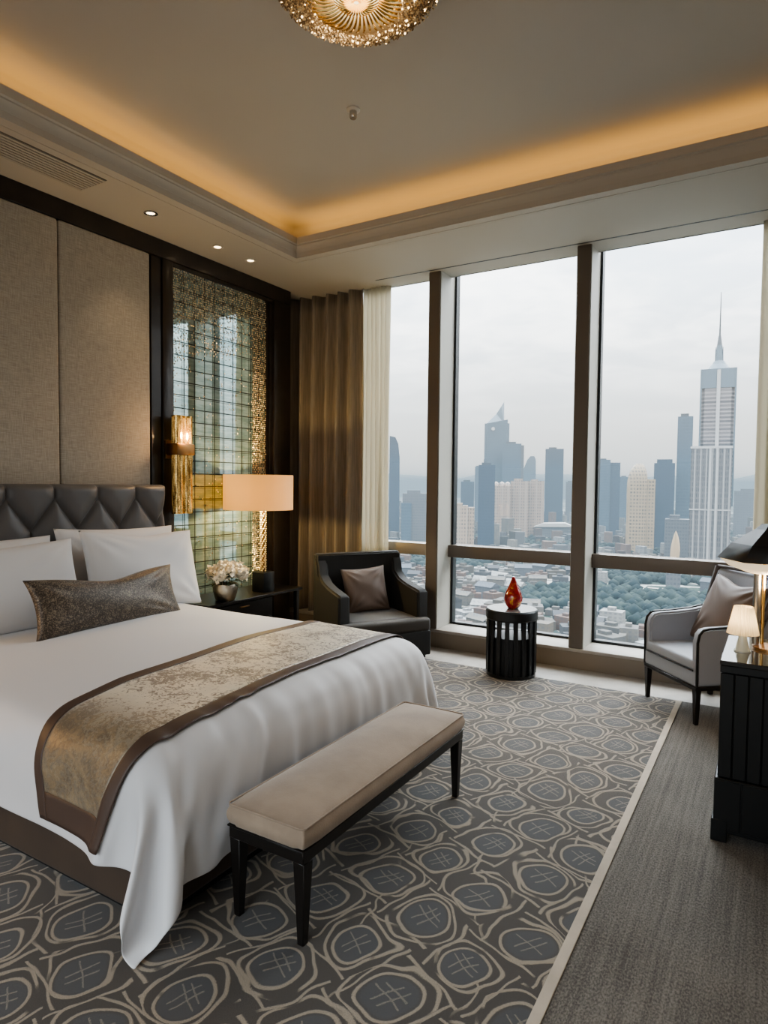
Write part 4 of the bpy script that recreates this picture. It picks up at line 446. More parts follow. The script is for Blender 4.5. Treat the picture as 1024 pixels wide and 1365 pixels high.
-1,1,0,0,0,0,0,0,0,2778,-21,17,8,1,1,0,-1,0,-1,-2,-2,-2,-2,-2,-1,-1,0,2,2,4,1,2,1,1,1,-1,-1,-2,-2,-3,-3,-2,-2,5,0,0,0,0,0,0,-1,1,0,-1,1,-3,-5,-7,-11,-13,-9,-9,-9,-9,-1,-1,-6,-3,-1,-1,0,0,0,-1,1,0,0,0,0,0,0,1,2772,-20,15,8,1,3,0,0,
-1,-1,-2,-2,-4,0,-3,-1,-2,0,2,3,2,2,2,3,0,1,1,-2,-2,-2,-3,-3,-3,-1,3,1,0,0,0,0,-1,0,1,-1,-1,-1,-6,-7,-6,-10,-11,-5,-6,-7,-8,-1,-2,-6,-5,-3,-1,0,-1,0,0,-1,2,-1,0,0,0,0,0,2771,-23,16,9,2,4,-1,0,0,-1,-3,-1,-2,-4,-1,-1,-3,-1,1,4,1,4,
1,3,1,2,-1,0,-2,-2,-2,-4,-3,-2,4,0,1,-1,-1,1,-1,0,0,0,1,0,-1,-6,-6,-12,-14,-10,-9,-10,-8,-1,0,-6,-3,-1,-1,0,0,0,0,0,0,0,0,0,0,0,0,2768,-25,19,7,2,3,1,1,-1,0,-2,-2,-2,-5,0,-1,-3,-2,0,3,2,3,3,1,3,1,1,-1,-1,-2,-2,-3,-4,-2,3,1,-1,0,0,
0,0,-1,0,0,1,0,1,-6,-6,-11,-16,-9,-10,-11,-9,-2,-2,-4,-3,-1,0,1,-1,1,0,0,0,0,0,0,0,0,0,2768,-29,22,7,3,2,1,2,0,-1,-1,-3,-1,-3,-3,0,-3,-2,-1,1,4,1,3,2,3,2,0,0,-1,-1,-2,-3,-3,-2,1,1,0,0,-1,0,0,-1,1,-1,0,0,-1,-5,-8,-11,-15,-9,-9,-9,
-8,0,-1,-4,-3,-3,0,-1,0,0,0,0,0,0,0,0,0,0,-1,2768,-29,20,7,5,0,1,3,1,0,-3,-1,-1,-2,-3,0,-5,-1,-2,1,3,1,3,2,2,3,0,0,1,-2,-1,-3,-2,-4,3,-1,1,-1,-1,1,-1,0,0,-1,1,0,-2,-5,-7,-10,-16,-9,-9,-10,-9,-1,-1,-5,-1,-2,0,-1,0,-1,1,1,-1,0,0,0,
0,0,0,2765,-28,19,7,3,1,0,5,-1,1,-1,-1,-1,-4,1,-3,-3,-3,0,0,1,2,2,2,2,1,2,1,0,-1,-1,-2,-2,-3,1,0,0,0,0,-1,-1,1,-1,0,0,-2,-3,-6,-7,-10,-13,-7,-7,-10,-7,-3,-2,-5,-4,-1,-1,0,0,0,0,0,0,0,0,0,0,0,0,2762,-28,21,4,3,0,2,3,0,1,0,-1,-1,-3,
0,-2,-3,-2,-1,0,1,0,3,1,2,2,0,2,0,-1,0,-1,-3,-2,1,0,-1,1,-2,1,-1,1,-2,1,-1,-1,-2,-7,-6,-12,-13,-9,-7,-10,-7,-2,0,-6,-3,-1,-1,-1,0,0,0,0,0,0,0,0,0,0,-1,2761,-28,21,4,1,1,3,1,1,0,2,-2,0,-2,-1,-2,-2,-2,0,0,0,0,1,2,1,2,0,1,1,0,-1,-1,
-1,-3,2,-1,0,0,0,-1,0,0,-1,0,0,-2,-2,-6,-7,-10,-13,-8,-9,-9,-9,-3,-2,-5,-2,-2,1,-1,0,0,0,0,0,0,0,0,0,0,0,2760,-28,19,7,-1,2,3,-1,1,1,2,-2,0,-1,-2,-1,-1,-1,0,0,-1,0,1,1,1,1,0,1,0,1,-1,0,-2,-1,1,-1,1,-1,0,0,-1,1,-1,0,-1,0,-3,-6,-8,
-11,-14,-9,-8,-8,-7,-2,-1,-6,-3,-2,-1,0,0,0,0,0,0,0,0,0,0,1,-1,2753,-26,17,9,-2,1,2,0,-1,2,2,-3,0,0,-2,0,0,0,0,-1,0,-1,1,0,2,-1,1,0,0,0,0,0,-1,-1,0,1,0,-1,0,1,-1,0,-1,1,0,1,-1,-4,-8,-11,-19,-11,-11,-11,-8,-1,0,-3,-1,-1,-1,-1,1,-1,
0,0,0,0,0,1,-1,1,-1,2743,-25,19,7,-1,0,0,0,0,1,0,-1,0,-1,0,0,0,1,0,-1,0,1,-1,0,1,-1,1,-1,0,1,-2,1,-1,-1,2,-1,1,-1,1,-1,0,1,-1,0,0,1,-3,-4,-7,-11,-14,-10,-10,-10,-11,-5,-2,-4,-1,0,1,-1,0,0,0,1,-1,1,1,-1,0,0,0,2735,-25,20,7,1,-4,1,
0,0,-1,-1,2,-2,0,1,0,0,1,1,-1,1,-1,1,-1,1,-1,-1,1,-2,1,-2,0,0,0,1,1,-1,1,-1,0,1,-1,1,-1,1,-1,-2,-5,-8,-10,-16,-8,-9,-9,-8,-4,-2,-6,-2,-2,1,-1,1,0,0,0,0,1,0,1,-1,0,0,2725,-24,21,4,3,-3,-1,1,-2,-2,0,1,-1,1,0,1,0,1,1,0,1,0,0,-1,1,-1,
-1,-1,0,-2,-1,0,0,0,2,1,-1,1,-1,0,1,-1,1,-1,1,0,-1,-5,-7,-12,-16,-9,-9,-9,-7,-5,-2,-6,-2,1,0,0,1,0,0,-2,0,-1,0,1,0,0,-1,2714,-24,23,3,2,-2,-1,0,-2,-2,-1,1,0,0,0,1,2,-1,2,1,1,-1,2,-2,0,-1,0,-1,-2,-1,-2,0,0,1,2,0,0,1,-1,0,1,-1,1,-1,
1,0,-2,-4,-8,-10,-15,-10,-9,-10,-6,-3,-4,-5,-2,0,0,0,0,0,0,0,-1,-1,-1,0,1,0,-1,2689,-17,15,5,1,-1,-2,0,-2,-1,-3,0,2,-1,0,2,0,1,2,1,1,1,0,0,-1,-1,-1,-1,-2,-2,-2,-1,2,0,2,1,0,0,0,1,-1,1,0,-1,1,-1,-2,-5,-8,-9,-12,-9,-8,-11,-9,-5,-3,
-4,0,0,1,-1,-3,1,-1,1,-1,1,0,-1,1,-1,0,2632,2,-6,6,2,0,-2,-1,-2,-1,-2,-1,0,1,-1,2,0,3,0,2,2,0,1,-1,0,-2,0,-3,-1,-3,0,-2,1,0,3,1,0,0,0,0,1,-1,1,-1,1,-1,-3,-5,-6,-11,-12,-6,-8,-8,-9,-6,-6,-5,0,1,1,0,-2,-2,0,-1,0,1,1,0,0,1,-2,2542,
23,-22,1,2,-1,0,-2,-2,-1,-2,0,-1,-1,2,0,1,2,2,1,1,2,0,-1,0,-1,-2,-1,-2,-2,-1,-1,0,0,3,1,0,0,0,1,-1,1,-1,1,-1,0,-2,-5,-7,-9,-13,-7,-7,-7,-7,-4,-4,-5,-5,0,-1,1,-2,-1,-1,-1,0,-1,1,1,2,-1,1,2434,39,-32,-4,0,0,-1,-1,-2,-1,-1,-2,0,0,1,
0,2,0,3,1,1,1,0,0,0,-1,-1,-2,-2,-1,-2,0,-1,1,2,1,0,1,-1,1,-1,1,0,-1,0,0,-2,-4,-6,-9,-11,-8,-9,-7,-7,-2,-1,-2,-4,-3,-4,-4,0,0,-1,0,0,0,0,-1,1,0,-1,2322,44,-34,-8,0,1,-2,0,-2,-1,-1,0,-2,1,1,0,1,1,1,1,1,1,1,-1,0,0,-2,-1,-2,0,-2,0,0,
-1,3,1,-1,1,0,-1,1,0,0,-1,1,-1,-2,-3,-6,-8,-7,-11,-10,-9,-5,-3,-1,1,0,-2,-4,-8,-3,-1,0,1,0,-1,1,1,1,-1,-2,2212,37,-29,-6,-1,1,-2,0,0,-2,0,0,-1,0,1,0,0,2,0,0,1,1,0,0,0,-1,0,-1,-1,-1,0,-1,0,1,0,2,-1,0,0,0,0,1,-1,1,0,-1,-3,-4,-4,-6,
-6,-12,-11,-11,-2,-3,-1,-1,1,1,-1,-6,-5,-5,-1,-1,0,0,-2,3,3,0,-1,2099,27,-19,-7,-1,0,-1,1,-1,0,0,-1,1,-1,1,0,1,-1,1,0,0,0,1,-1,1,-1,0,0,0,-1,0,-1,1,0,0,0,1,-1,1,-1,1,0,1,2,-2,-1,-5,-2,-3,-6,-5,-12,-12,-11,0,-3,-2,-3,0,1,1,-1,-5,
-4,-4,-2,-1,0,-2,1,1,0,1,1977,19,-12,-7,-1,1,-1,0,1,-1,0,0,1,-1,0,1,-1,1,0,0,-1,1,0,0,-1,1,0,0,-1,1,-1,0,0,1,0,-1,1,0,0,0,1,0,1,0,1,-3,-3,-2,-4,-4,-5,-11,-12,-12,-2,0,0,-6,-1,0,1,0,-4,-3,-4,-2,-2,0,-1,0,0,-1,-1,1845,17,-10,-7,-1,
0,0,1,-1,0,1,-1,1,-1,1,-1,1,0,-1,1,-1,1,0,-1,1,-1,1,0,-1,1,-1,1,-1,1,0,-1,1,0,1,0,0,1,-1,1,0,-1,-3,-2,-4,-2,-4,-9,-11,-14,-5,0,1,-3,-5,0,1,-1,-4,-3,-2,-2,-2,0,-1,-1,0,0,-1,1711,17,-11,-6,-1,0,0,1,-1,0,1,-1,1,-1,1,-1,1,0,-1,1,0,-1,
1,-1,1,0,-1,1,-1,1,-1,1,-1,1,0,0,0,0,1,0,0,1,-1,0,1,0,-3,-4,-2,-1,-3,-6,-9,-15,-9,-2,2,-1,-5,-3,-1,0,-2,-1,-2,-3,-2,-1,-1,0,-1,0,-1,1577,16,-10,-6,-1,0,1,-1,0,0,1,-1,1,-1,1,-1,1,0,0,-1,1,-1,1,0,-1,1,-1,1,-1,1,0,-1,0,1,0,0,0,1,0,0,
0,0,0,1,-1,1,-2,-4,-3,-1,-1,-3,-8,-11,-15,-4,-1,3,-3,-4,-4,-2,0,-1,0,-2,-3,-1,-2,1,-2,0,0,1443,16,-11,-5,-1,1,-1,0,0,1,-1,1,-1,1,-1,1,-1,1,0,-1,1,0,0,-1,0,1,0,-1,1,-1,1,-1,0,1,0,0,1,-1,1,0,0,0,0,1,0,0,-1,-3,-3,-5,0,-1,-3,-9,-15,
-7,-6,1,1,-1,-3,-6,-3,0,0,1,-1,-2,0,-3,0,0,0,1308,17,-12,-6,1,-1,0,0,1,-1,0,1,-1,1,-1,1,0,-1,1,0,0,-1,1,-1,1,-1,1,-1,1,0,-1,0,0,1,0,1,-1,1,0,0,0,-1,2,0,0,1,0,-2,-4,-7,-3,1,0,-6,-11,-9,-8,-6,2,1,0,-4,-6,-2,-2,2,0,2,0,-1,-1,2,1,
1174,17,-13,-4,-1,1,-1,0,0,0,1,-1,1,-1,1,-1,1,0,-1,1,0,-1,1,0,-1,0,1,0,-1,1,-1,0,1,-1,2,-1,1,-1,1,0,0,0,0,1,1,1,1,0,-3,-11,-7,2,0,-2,-5,-8,-9,-13,-1,0,3,1,-6,-3,-4,-1,1,2,2,2,4,6,7,1040,17,-13,-5,1,-1,0,0,0,1,-1,0,1,0,-1,1,-1,1,0,
-1,1,0,0,-1,0,1,-1,1,0,-1,0,0,1,0,0,1,-1,1,0,-1,1,0,1,0,2,1,3,1,-3,-9,-15,-1,0,3,0,-4,-9,-16,-8,0,1,4,-2,-2,-4,-5,1,2,2,8,10,12,11,906,15,-10,-6,1,-1,0,0,0,1,-1,1,-1,1,0,-1,0,1,0,-1,1,0,0,-1,1,-1,0,1,-1,1,-1,0,1,0,0,1,-1,1,0,0,0,
0,1,1,2,2,4,-2,-1,-9,-13,-5,-2,1,5,-3,-5,-12,-12,-4,-3,3,1,1,-1,-3,-1,2,5,13,13,11,8
]]
DUVET_S = [0.0000, 0.0211, 0.0422, 0.0633, 0.0843, 0.1054, 0.1265, 0.1476, 0.1687, 0.1898, 0.2109, 0.2319, 0.2530, 0.2741, 0.2952, 0.3163, 0.3374, 0.3585, 0.3795, 0.4006, 0.4217, 0.4428, 0.4639, 0.4850, 0.5061, 0.5271, 0.5482, 0.5693, 0.5904, 0.6115, 0.6326, 0.6537, 0.6747, 0.6958, 0.7062, 0.7139, 0.7217, 0.7294, 0.7371, 0.7449, 0.7526, 0.7603, 0.7681, 0.7758, 0.7835, 0.7913, 0.7990, 0.8067, 0.8144, 0.8222, 0.8299, 0.8376, 0.8454, 0.8531, 0.8608, 0.8686, 0.8763, 0.8840, 0.8918, 0.8995, 0.9072, 0.9150, 0.9227, 0.9304, 0.9381, 0.9459, 0.9536, 0.9613, 0.9691, 0.9768, 0.9845, 0.9923, 1.0000]
DUVET_T = [0.0000, 0.0093, 0.0187, 0.0280, 0.0374, 0.0467, 0.0561, 0.0654, 0.0748, 0.0841, 0.0935, 0.1028, 0.1122, 0.1215, 0.1309, 0.1402, 0.1496, 0.1589, 0.1683, 0.1776, 0.1870, 0.1963, 0.2057, 0.2150, 0.2272, 0.2426, 0.2580, 0.2734, 0.2888, 0.3042, 0.3196, 0.3350, 0.3504, 0.3658, 0.3812, 0.3966, 0.4120, 0.4274, 0.4428, 0.4582, 0.4736, 0.4890, 0.5044, 0.5198, 0.5352, 0.5506, 0.5660, 0.5814, 0.5968, 0.6122, 0.6276, 0.6430, 0.6584, 0.6738, 0.6892, 0.7046, 0.7200, 0.7354, 0.7508, 0.7662, 0.7816, 0.7970, 0.8096, 0.8215, 0.8334, 0.8453, 0.8572, 0.8691, 0.8810, 0.8929, 0.9048, 0.9167, 0.9286, 0.9405, 0.9524, 0.9643, 0.9762, 0.9881, 1.0000]

# ------------------------------------------------------------------ materials
M = {}
M['plaster'] = simple('plaster', (.46, .43, .38), .7, bump=.04, bscale=60)
M['plaster_up'] = simple('plaster_upper', (.45, .42, .375), .75, bump=.03, bscale=60)
M['wallpaint'] = simple('wall_paint', (.50, .46, .40), .7)
M['lacquer'] = simple('dark_lacquered_wood', (.022, .016, .013), .34, var=.25, coat=.15)
M['blackwood'] = simple('black_stained_wood', (.012, .010, .009), .32, bump=.05, bscale=90)
M['black'] = simple('matt_black', (.012, .013, .014), .35)
M['bronze'] = simple('window_bronze', (.30, .26, .215), .42, metal=.15)
M['sillface'] = simple('brown_sill_face', (.25, .20, .15), .45)
M['cheek'] = simple('skylit_mullion_side', (.44, .42, .37), .45)
M['bronze_dark'] = simple('window_bronze_dark', (.15, .125, .10), .42, metal=.15)
M['stone'] = simple('pale_stone', (.40, .36, .31), .5, var=.1, bump=.03)
M['white_linen'] = simple('white_linen', (.70, .69, .69), .75, bump=.05, bscale=500, sheen=.1)
M['duvet'] = simple('white_sateen', (.67, .665, .675), .6, bump=.03, bscale=600, sheen=.15)
M['leather'] = simple('black_leather', (.125, .122, .124), .45, bump=.12, bscale=350)
M['seam'] = simple('seam_thread', (.012, .011, .011), .6)
M['bench_suede'] = simple('taupe_suede', (.36, .28, .21), .85, bump=.25, bscale=160, var=.10, sheen=.35)
M['bedbase'] = simple('brown_velvet', (.060, .040, .028), .8, bump=.2, bscale=200, var=.1, sheen=.2)
M['charcoal'] = simple('charcoal_velvet', (.013, .012, .011), .7, bump=.15, bscale=260, sheen=.08)
M['charcoal_seat'] = simple('charcoal_seat', (.05, .042, .034), .7, bump=.15, bscale=260, sheen=.2)
M['taupe'] = simple('taupe_satin', (.165, .12, .095), .55, bump=.06, bscale=200, sheen=.12)
M['greyfab'] = simple('grey_upholstery', (.33, .345, .38), .6, bump=.1, bscale=300, sheen=.3)
M['greydark'] = simple('grey_upholstery_dark', (.10, .085, .08), .6, bump=.1, bscale=300, sheen=.3)
M['gold'] = simple('polished_gold', (.78, .52, .20), .22, metal=1.)
M['gold_dk'] = simple('bronze_gold', (.30, .17, .075), .35, metal=1.)
M['bead'] = simple('gold_bead', (.72, .60, .41), .3, metal=.6)
M['bead_dk'] = simple('brown_bead', (.26, .19, .12), .3, metal=.5)
M['chrome'] = simple('chrome', (.6, .58, .55), .2, metal=1.)
M['porcelain'] = simple('pale_ceramic', (.62, .64, .56), .25, coat=.5)
M['silver_vase'] = simple('hammered_silver', (.55, .50, .42), .28, metal=1., bump=.9, bscale=70)
M['leafgreen'] = simple('leaf_green', (.035, .055, .025), .5, var=.4)
M['petal'] = simple('cream_petal', (.80, .73, .60), .7, var=.1, sub=0.)
M['whiteplastic'] = simple('white_plastic', (.55, .52, .47), .5)
M['glow'] = emitter('lamp_glow', (1.0, .62, .28), 14.)
M['glow_soft'] = emitter('soft_glow', (1.0, .70, .36), 7.)
M['glow_hot'] = emitter('downlight_glow', (1.0, .72, .42), 9.)
M['cove_led'] = emitter('cove_led', (1.0, .45, .10), 2.)

def mk_linen():
    m, g = new_mat('linen_panel')
    o = g.coord(); x, y, z = g.xyz(o)
    a = g.noise(g.vec(x * 10, y * 12, z * 260), 1, 3, .6)
    b = g.noise(g.vec(x * 10, y * 260, z * 12), 1, 3, .6)
    t = (a + b) * .5
    c = g.mix(t.step(.32, .68), (.31, .275, .225), (.50, .45, .375))
    p = principled(g, c, .8, normal=g.bump(t, .35, .003), sheen=.15)
    g.nt.links.new(p.outputs[0], g.out.inputs[0]); return m
M['linen'] = mk_linen()

def mk_plain_carpet():
    m, g = new_mat('plain_carpet')
    x, y, z = g.xyz(g.coord())
    a = g.noise(g.vec(x * 55, y * 1.2, 0), 1, 3, .7)
    b = g.noise(g.vec(x * 160, y * 90, 0), 1, 2, .6)
    c_ = g.noise(g.vec(x * 2, y * 2, 0), 1, 3, .6)
    t = a * .36 + b * .66 + c_ * .22
    c = g.mix(t.step(.42, .84), (.085, .076, .068), (.25, .23, .20))
    p = principled(g, c, .95, normal=g.bump(b, .5, .006), spec=.15, sheen=.1)
    g.nt.links.new(p.outputs[0], g.out.inputs[0]); return m
M['plain_carpet'] = mk_plain_carpet()

def mk_pattern_carpet():
    """staggered rounded squares with double outlines and little crosses, woven in beige on charcoal"""
    m, g = new_mat('patterned_carpet')
    x, y, z = g.xyz(g.coord())
    P0 = g.vec(x, y, 0)
    wob = 2.6
    dx = g.noise(g.vec(x, y, 3.1), wob, 2) - .5
    dy = g.noise(g.vec(x, y, 9.7), wob, 2) - .5
    fz = (g.noise(P0, 260, 2) - .5)
    fz2 = (g.noise(g.vec(x, y, 5.5), 210, 2) - .5)
    X = x + dx * .13 + fz * .008; Y = y + dy * .13 + fz2 * .008
    # lattice 0.275 m, turned by -31 degrees
    ca, sa, S = math.cos(R(-31)), math.sin(R(-31)), .275
    cx, cy = -1.067, 2.067
    u = ((X - cx) * ca + (Y - cy) * sa) * (1 / S) + .5
    v = ((X - cx) * (-sa) + (Y - cy) * ca) * (1 / S) + .5
    iu, iv = u.floor(), v.floor()
    rnd = g.white(g.vec(iu, iv, 1.)); rnd2 = g.white(g.vec(iu, iv, 7.)); rnd3 = g.white(g.vec(iu, iv, 13.))
    fu = u.fract() - .5; fv = v.fract() - .5
    au = fu + (rnd - .5) * .10; av = fv + (rnd2 - .5) * .10
    def sup(a, b, n):
        return ((a.abs() ** n) + (b.abs() ** n)) ** (1. / n)
    tear = (au * .7 + av * -.7).max(0.) * .10           # one pulled corner
    d1 = sup(au * (1.0 + .12 * 1), av, 2.5) - tear
    w = .0205
    brk = g.noise(g.vec(x, y, 70.), 6.5, 2)
    ring1 = d1.band(rnd3 * .05 + .30, w) * brk.step(.30, .38)
    d2 = sup(fu + (rnd2 - .5) * .09 + .035 + dx * .5, fv + (rnd - .5) * .09 + dy * .5, 2.7)
    ring2 = d2.band(.435, w * 1.1) * g.noise(g.vec(x, y, 80.), 5.5, 2).step(.36, .44)
    # the net that flows between the cells
    dx3 = g.noise(g.vec(x, y, 21.), 3.0, 2) - .5
    dy3 = g.noise(g.vec(x, y, 33.), 2.7, 2) - .5
    n1 = ((u + dx3 * .60 + fv * .22).fract() - .5).abs().band(.5, .019) * (g.noise(g.vec(x, y, 44.), 4., 1).step(.30, .38))
    n2 = ((v + dy3 * .60 - fu * .22).fract() - .5).abs().band(.5, .019) * (g.noise(g.vec(x, y, 55.), 4., 1).step(.30, .38))
    n3 = ((u * .5 + v * .5 + dx3 * .9).fract() - .5).abs().band(.5, .012) * (g.noise(g.vec(x, y, 66.), 3., 1).step(.50, .58))
    inside = 1.0 - d1.step(.27, .29)
    c1 = au.abs().band(.055, .010) * av.abs().lt(.20)
    c2 = av.band(.0 , .010) * au.abs().lt(.22)
    c3 = av.band(.10, .010) * au.abs().lt(.17) * rnd.gt(.4)
    cross = c1.max(c2).max(c3) * inside * (g.noise(P0, 420, 1).step(.40, .5))
    net = n1.max(n2).max(n3) * d1.step(.33, .35)
    lines = ring1.max(ring2).max(net)
    lines = lines * ((g.noise(P0, 330, 2)).step(.26, .5) * .6 + .4)
    allm = lines.max(cross * .6)
    grain = g.noise(P0, 420, 2)
    base = g.mix(d1.step(.26, .34), (.074, .077, .082), (.064, .055, .047))
    base = g.mix(grain.step(.35, .7) * .5, base, (.15, .135, .12))
    c = g.mix(allm, base, g.mix(grain.step(.3, .7), (.25, .21, .16), (.44, .375, .295)))
    p = principled(g, c, .95, normal=g.bump(allm * .6 + grain * .4, .4, .006), spec=.2, sheen=.4)
    g.nt.links.new(p.outputs[0], g.out.inputs[0]); return m
M['pattern_carpet'] = mk_pattern_carpet()
M['carpet_edge'] = simple('cream_carpet_edge', (.50, .43, .345), .9, bump=.3, bscale=250, var=.1)

def mk_brocade():
    m, g = new_mat('brocade')
    x, y, z = g.xyz(g.coord())
    O = g.vec(x, y, z)
    br = g.noise(O, 21, 5, .70, 1.6)
    fine = g.noise(O, 85, 3, .6, .8)
    clump = g.noise(O, 4.2, 2, .5)
    pat = (br * .65 + fine * .35 + (clump - .5) * .35).step(.50, .545)
    sq = (x * 5.3).fract().lt(.55) * (y * 4.1).fract().lt(.5)
    base = g.mix(g.noise(O, 9, 2), (.62, .54, .41), (.76, .68, .54))
    base = g.mix(sq * .35, base, (.80, .70, .52))
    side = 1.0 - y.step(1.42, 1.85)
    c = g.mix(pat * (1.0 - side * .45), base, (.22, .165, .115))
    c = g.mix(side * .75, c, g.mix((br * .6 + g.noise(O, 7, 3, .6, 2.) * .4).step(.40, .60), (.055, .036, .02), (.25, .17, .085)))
    p = principled(g, c, .42, normal=g.bump(br * .7 + fine * .3, .35, .008), sheen=.2, metal=side * .15)
    g.nt.links.new(p.outputs[0], g.out.inputs[0]); return m
M['brocade'] = mk_brocade()
M['brown_satin'] = simple('brown_satin', (.085, .055, .042), .5, bump=.06, bscale=300)

def mk_lumbar():
    m, g = new_mat('bronze_jacquard')
    o = g.coord()
    a = g.noise(o, 5, 4, .7, 1.5); b = g.noise(o, 130, 3, .7); c_ = g.noise(o, 45, 3, .7, 2.)
    t = (b * .6 + c_ * .5 + a * .25).step(.62, .84)
    c = g.mix(t, (.050, .038, .029), (.27, .215, .155))
    p = principled(g, c, .45, metal=.12, normal=g.bump(b, .4, .004), sheen=.2)
    g.nt.links.new(p.outputs[0], g.out.inputs[0]); return m
M['lumbar'] = mk_lumbar()

def mk_drape():
    m, g = new_mat('taupe_drape')
    x, y, z = g.xyz(g.coord())
    t = g.noise(g.vec(x * 60, y * 60, z * 3), 1, 3)
    c = g.mix(t.step(.3, .7), (.22, .185, .145), (.31, .26, .205))
    p = principled(g, c, .7, normal=g.bump(g.noise(g.vec(x, y, z), 300, 2), .15, .003), sheen=.2)
    g.nt.links.new(p.outputs[0], g.out.inputs[0]); return m
M['drape'] = mk_drape()

def mk_sheer():
    m, g = new_mat('cream_sheer')
    d = g.node('ShaderNodeBsdfDiffuse', {0: (.74, .70, .60, 1)})
    t = g.node('ShaderNodeBsdfTranslucent', {0: (.80, .76, .66, 1)})
    a = g.node('ShaderNodeMixShader', {0: .55, 1: d.outputs[0], 2: t.outputs[0]})
    g.nt.links.new(a.outputs[0], g.out.inputs[0]); return m
M['sheer'] = mk_sheer()

def mk_shade(name, col, em, mixf=.6):
    m, g = new_mat(name)
    d = g.node('ShaderNodeBsdfDiffuse', {0: (*col, 1)})
    t = g.node('ShaderNodeBsdfTranslucent', {0: (*em, 1)})
    a = g.node('ShaderNodeMixShader', {0: mixf, 1: d.outputs[0], 2: t.outputs[0]})
    g.nt.links.new(a.outputs[0], g.out.inputs[0]); return m
M['shade'] = mk_shade('ivory_lamp_shade', (.80, .75, .70), (1.0, .76, .34), .6)
M['shade_small'] = mk_shade('pleated_shade', (.85, .8, .68), (.9, .75, .5), .55)

def mk_pane():
    m, g = new_mat('window_glass')
    t = g.node('ShaderNodeBsdfTransparent', {0: (.97, .985, .99, 1)})
    s = g.node('ShaderNodeBsdfGlossy', {0: (1, 1, 1, 1), 'Roughness': .0})
    f = g.node('ShaderNodeFresnel', {0: 1.06})
    a = g.node('ShaderNodeMixShader', {0: f.outputs[0], 1: t.outputs[0], 2: s.outputs[0]})
    g.nt.links.new(a.outputs[0], g.out.inputs[0]); return m
M['pane'] = mk_pane()

def mk_mirror():
    """antique mirror leaded with a fine dark grid"""
    m, g = new_mat('leaded_mirror')
    x, y, z = g.xyz(g.coord())
    v1 = (y * 8.2 + .12).fract().band(.5, .045, .5)
    v2 = (y * 8.2 + .30).fract().band(.5, .022, .5) * (y * 2.05).fract().lt(.5)
    h1 = (z * 8.6 + .1).fract().band(.5, .04, .5)
    h2 = (z * 8.6 + .24).fract().band(.5, .018, .5) * (z * 2.15).fract().lt(.4)
    grid = v1.max(v2).max(h1).max(h2)
    haze = g.noise(g.vec(x, y * 3, z * 22), 1, 4, .7)
    tint = g.mix(haze.step(.35, .7), (.40, .53, .53), (.60, .70, .69))
    wav = g.bump(g.noise(g.vec(x, y * 8, z * 30), 1, 2), .05, .002)
    gl = g.node('ShaderNodeBsdfGlossy', {0: tint, 'Roughness': .03, 'Normal': wav})
    dk = g.node('ShaderNodeBsdfDiffuse', {0: (.02, .022, .022, 1)})
    mk = g.node('ShaderNodeBsdfDiffuse', {0: g.mix(haze.step(.35, .7), (.26, .38, .38), (.47, .60, .59))})  # milky teal painted in to even out the reflected window
    ml = g.node('ShaderNodeMixShader', {0: .36, 1: gl.outputs[0], 2: mk.outputs[0]})
    a = g.node('ShaderNodeMixShader', {0: grid * .93, 1: ml.outputs[0], 2: dk.outputs[0]})
    g.nt.links.new(a.outputs[0], g.out.inputs[0]); return m
M['mirror'] = mk_mirror()

def mk_artglass():
    m, g = new_mat('red_art_glass')
    x, y, z = g.xyz(g.coord())
    n = g.noise(g.vec(x, y, z * .7), 16, 4, .6, 1.)
    c = g.ramp(n, [(.30, (.10, .01, .01)), (.46, (.28, .01, .012)), (.58, (.42, .03, .015)), (.64, (.80, .50, .06)), (.72, (.15, .05, .02))])
    p = principled(g, c, .08, coat=.8, emit=c, estr=.03)  # ornament given a faint glow of its own colour
    g.nt.links.new(p.outputs[0], g.out.inputs[0]); return m
M['artglass'] = mk_artglass()

def mk_glasscyl():
    m, g = new_mat('amber_glass')
    x, y, z = g.xyz(g.coord())
    n = g.noise(g.vec(x * 60, y * 60, z * 7), 1, 3, .6) * .7 + g.noise(g.vec(x * 90, y * 90, z * 90), 1, 2) * .3
    k = n.step(.38, .66)
    low = 1.0 - z.step(-.35, .12)
    c = g.mix(k, (.32, .19, .06), (.85, .66, .32))
    p = principled(g, c, .12, metal=.75, emit=(1.0, .62, .20), estr=k * .5 * (1.0 - low * .5), normal=g.bump(n, .4, .004))
    g.nt.links.new(p.outputs[0], g.out.inputs[0]); return m
M['amber'] = mk_glasscyl()

# ------------------------------------------------------------------ the room
ZC, ZU = 3.65, 4.00            # soffit, raised ceiling
XL, XR, YB, YW = -4.80, 1.30, -2.60, 5.675
OX0, OX1, OY0, OY1 = -3.80, .35, -1.70, 4.72   # opening of the raised ceiling

b = new_bm(); box2(b, XL - .2, XR + .2, YB - .2, 5.25, -.10, 0)
struct('floor', b, M['plain_carpet'])
b = new_bm(); box2(b, XL - .2, XR + .2, 5.25, 6.2, -.10, 0.001)
struct('floor_stone_strip', b, M['stone'])

# patterned carpet with its cream edge
rug = thing('patterned_carpet', 'grey patterned carpet of beige rounded outlines under the bed and bench', 'carpet', (-2.6, 1.5, .0015))
b = new_bm(); box2(b, XL + .2 + 2.6, -.585 + 2.6, -2.3 - 1.5, 5.235 - 1.5, 0, .0035)
o = link('pile', b, M['pattern_carpet'], rug)
b = new_bm(); box2(b, -.585 + 2.6, -.548 + 2.6, -2.3 - 1.5, 5.235 - 1.5, 0, .007, .002, 1)
tag(link('edge_strip', b, M['carpet_edge'], rug), 'cream edge strip')
# make the carpet pattern read world positions
for ch in rug.children:
    ch.data.transform(Matrix.Translation((-2.6, 1.5, 0))); ch.location = (2.6, -1.5, 0)

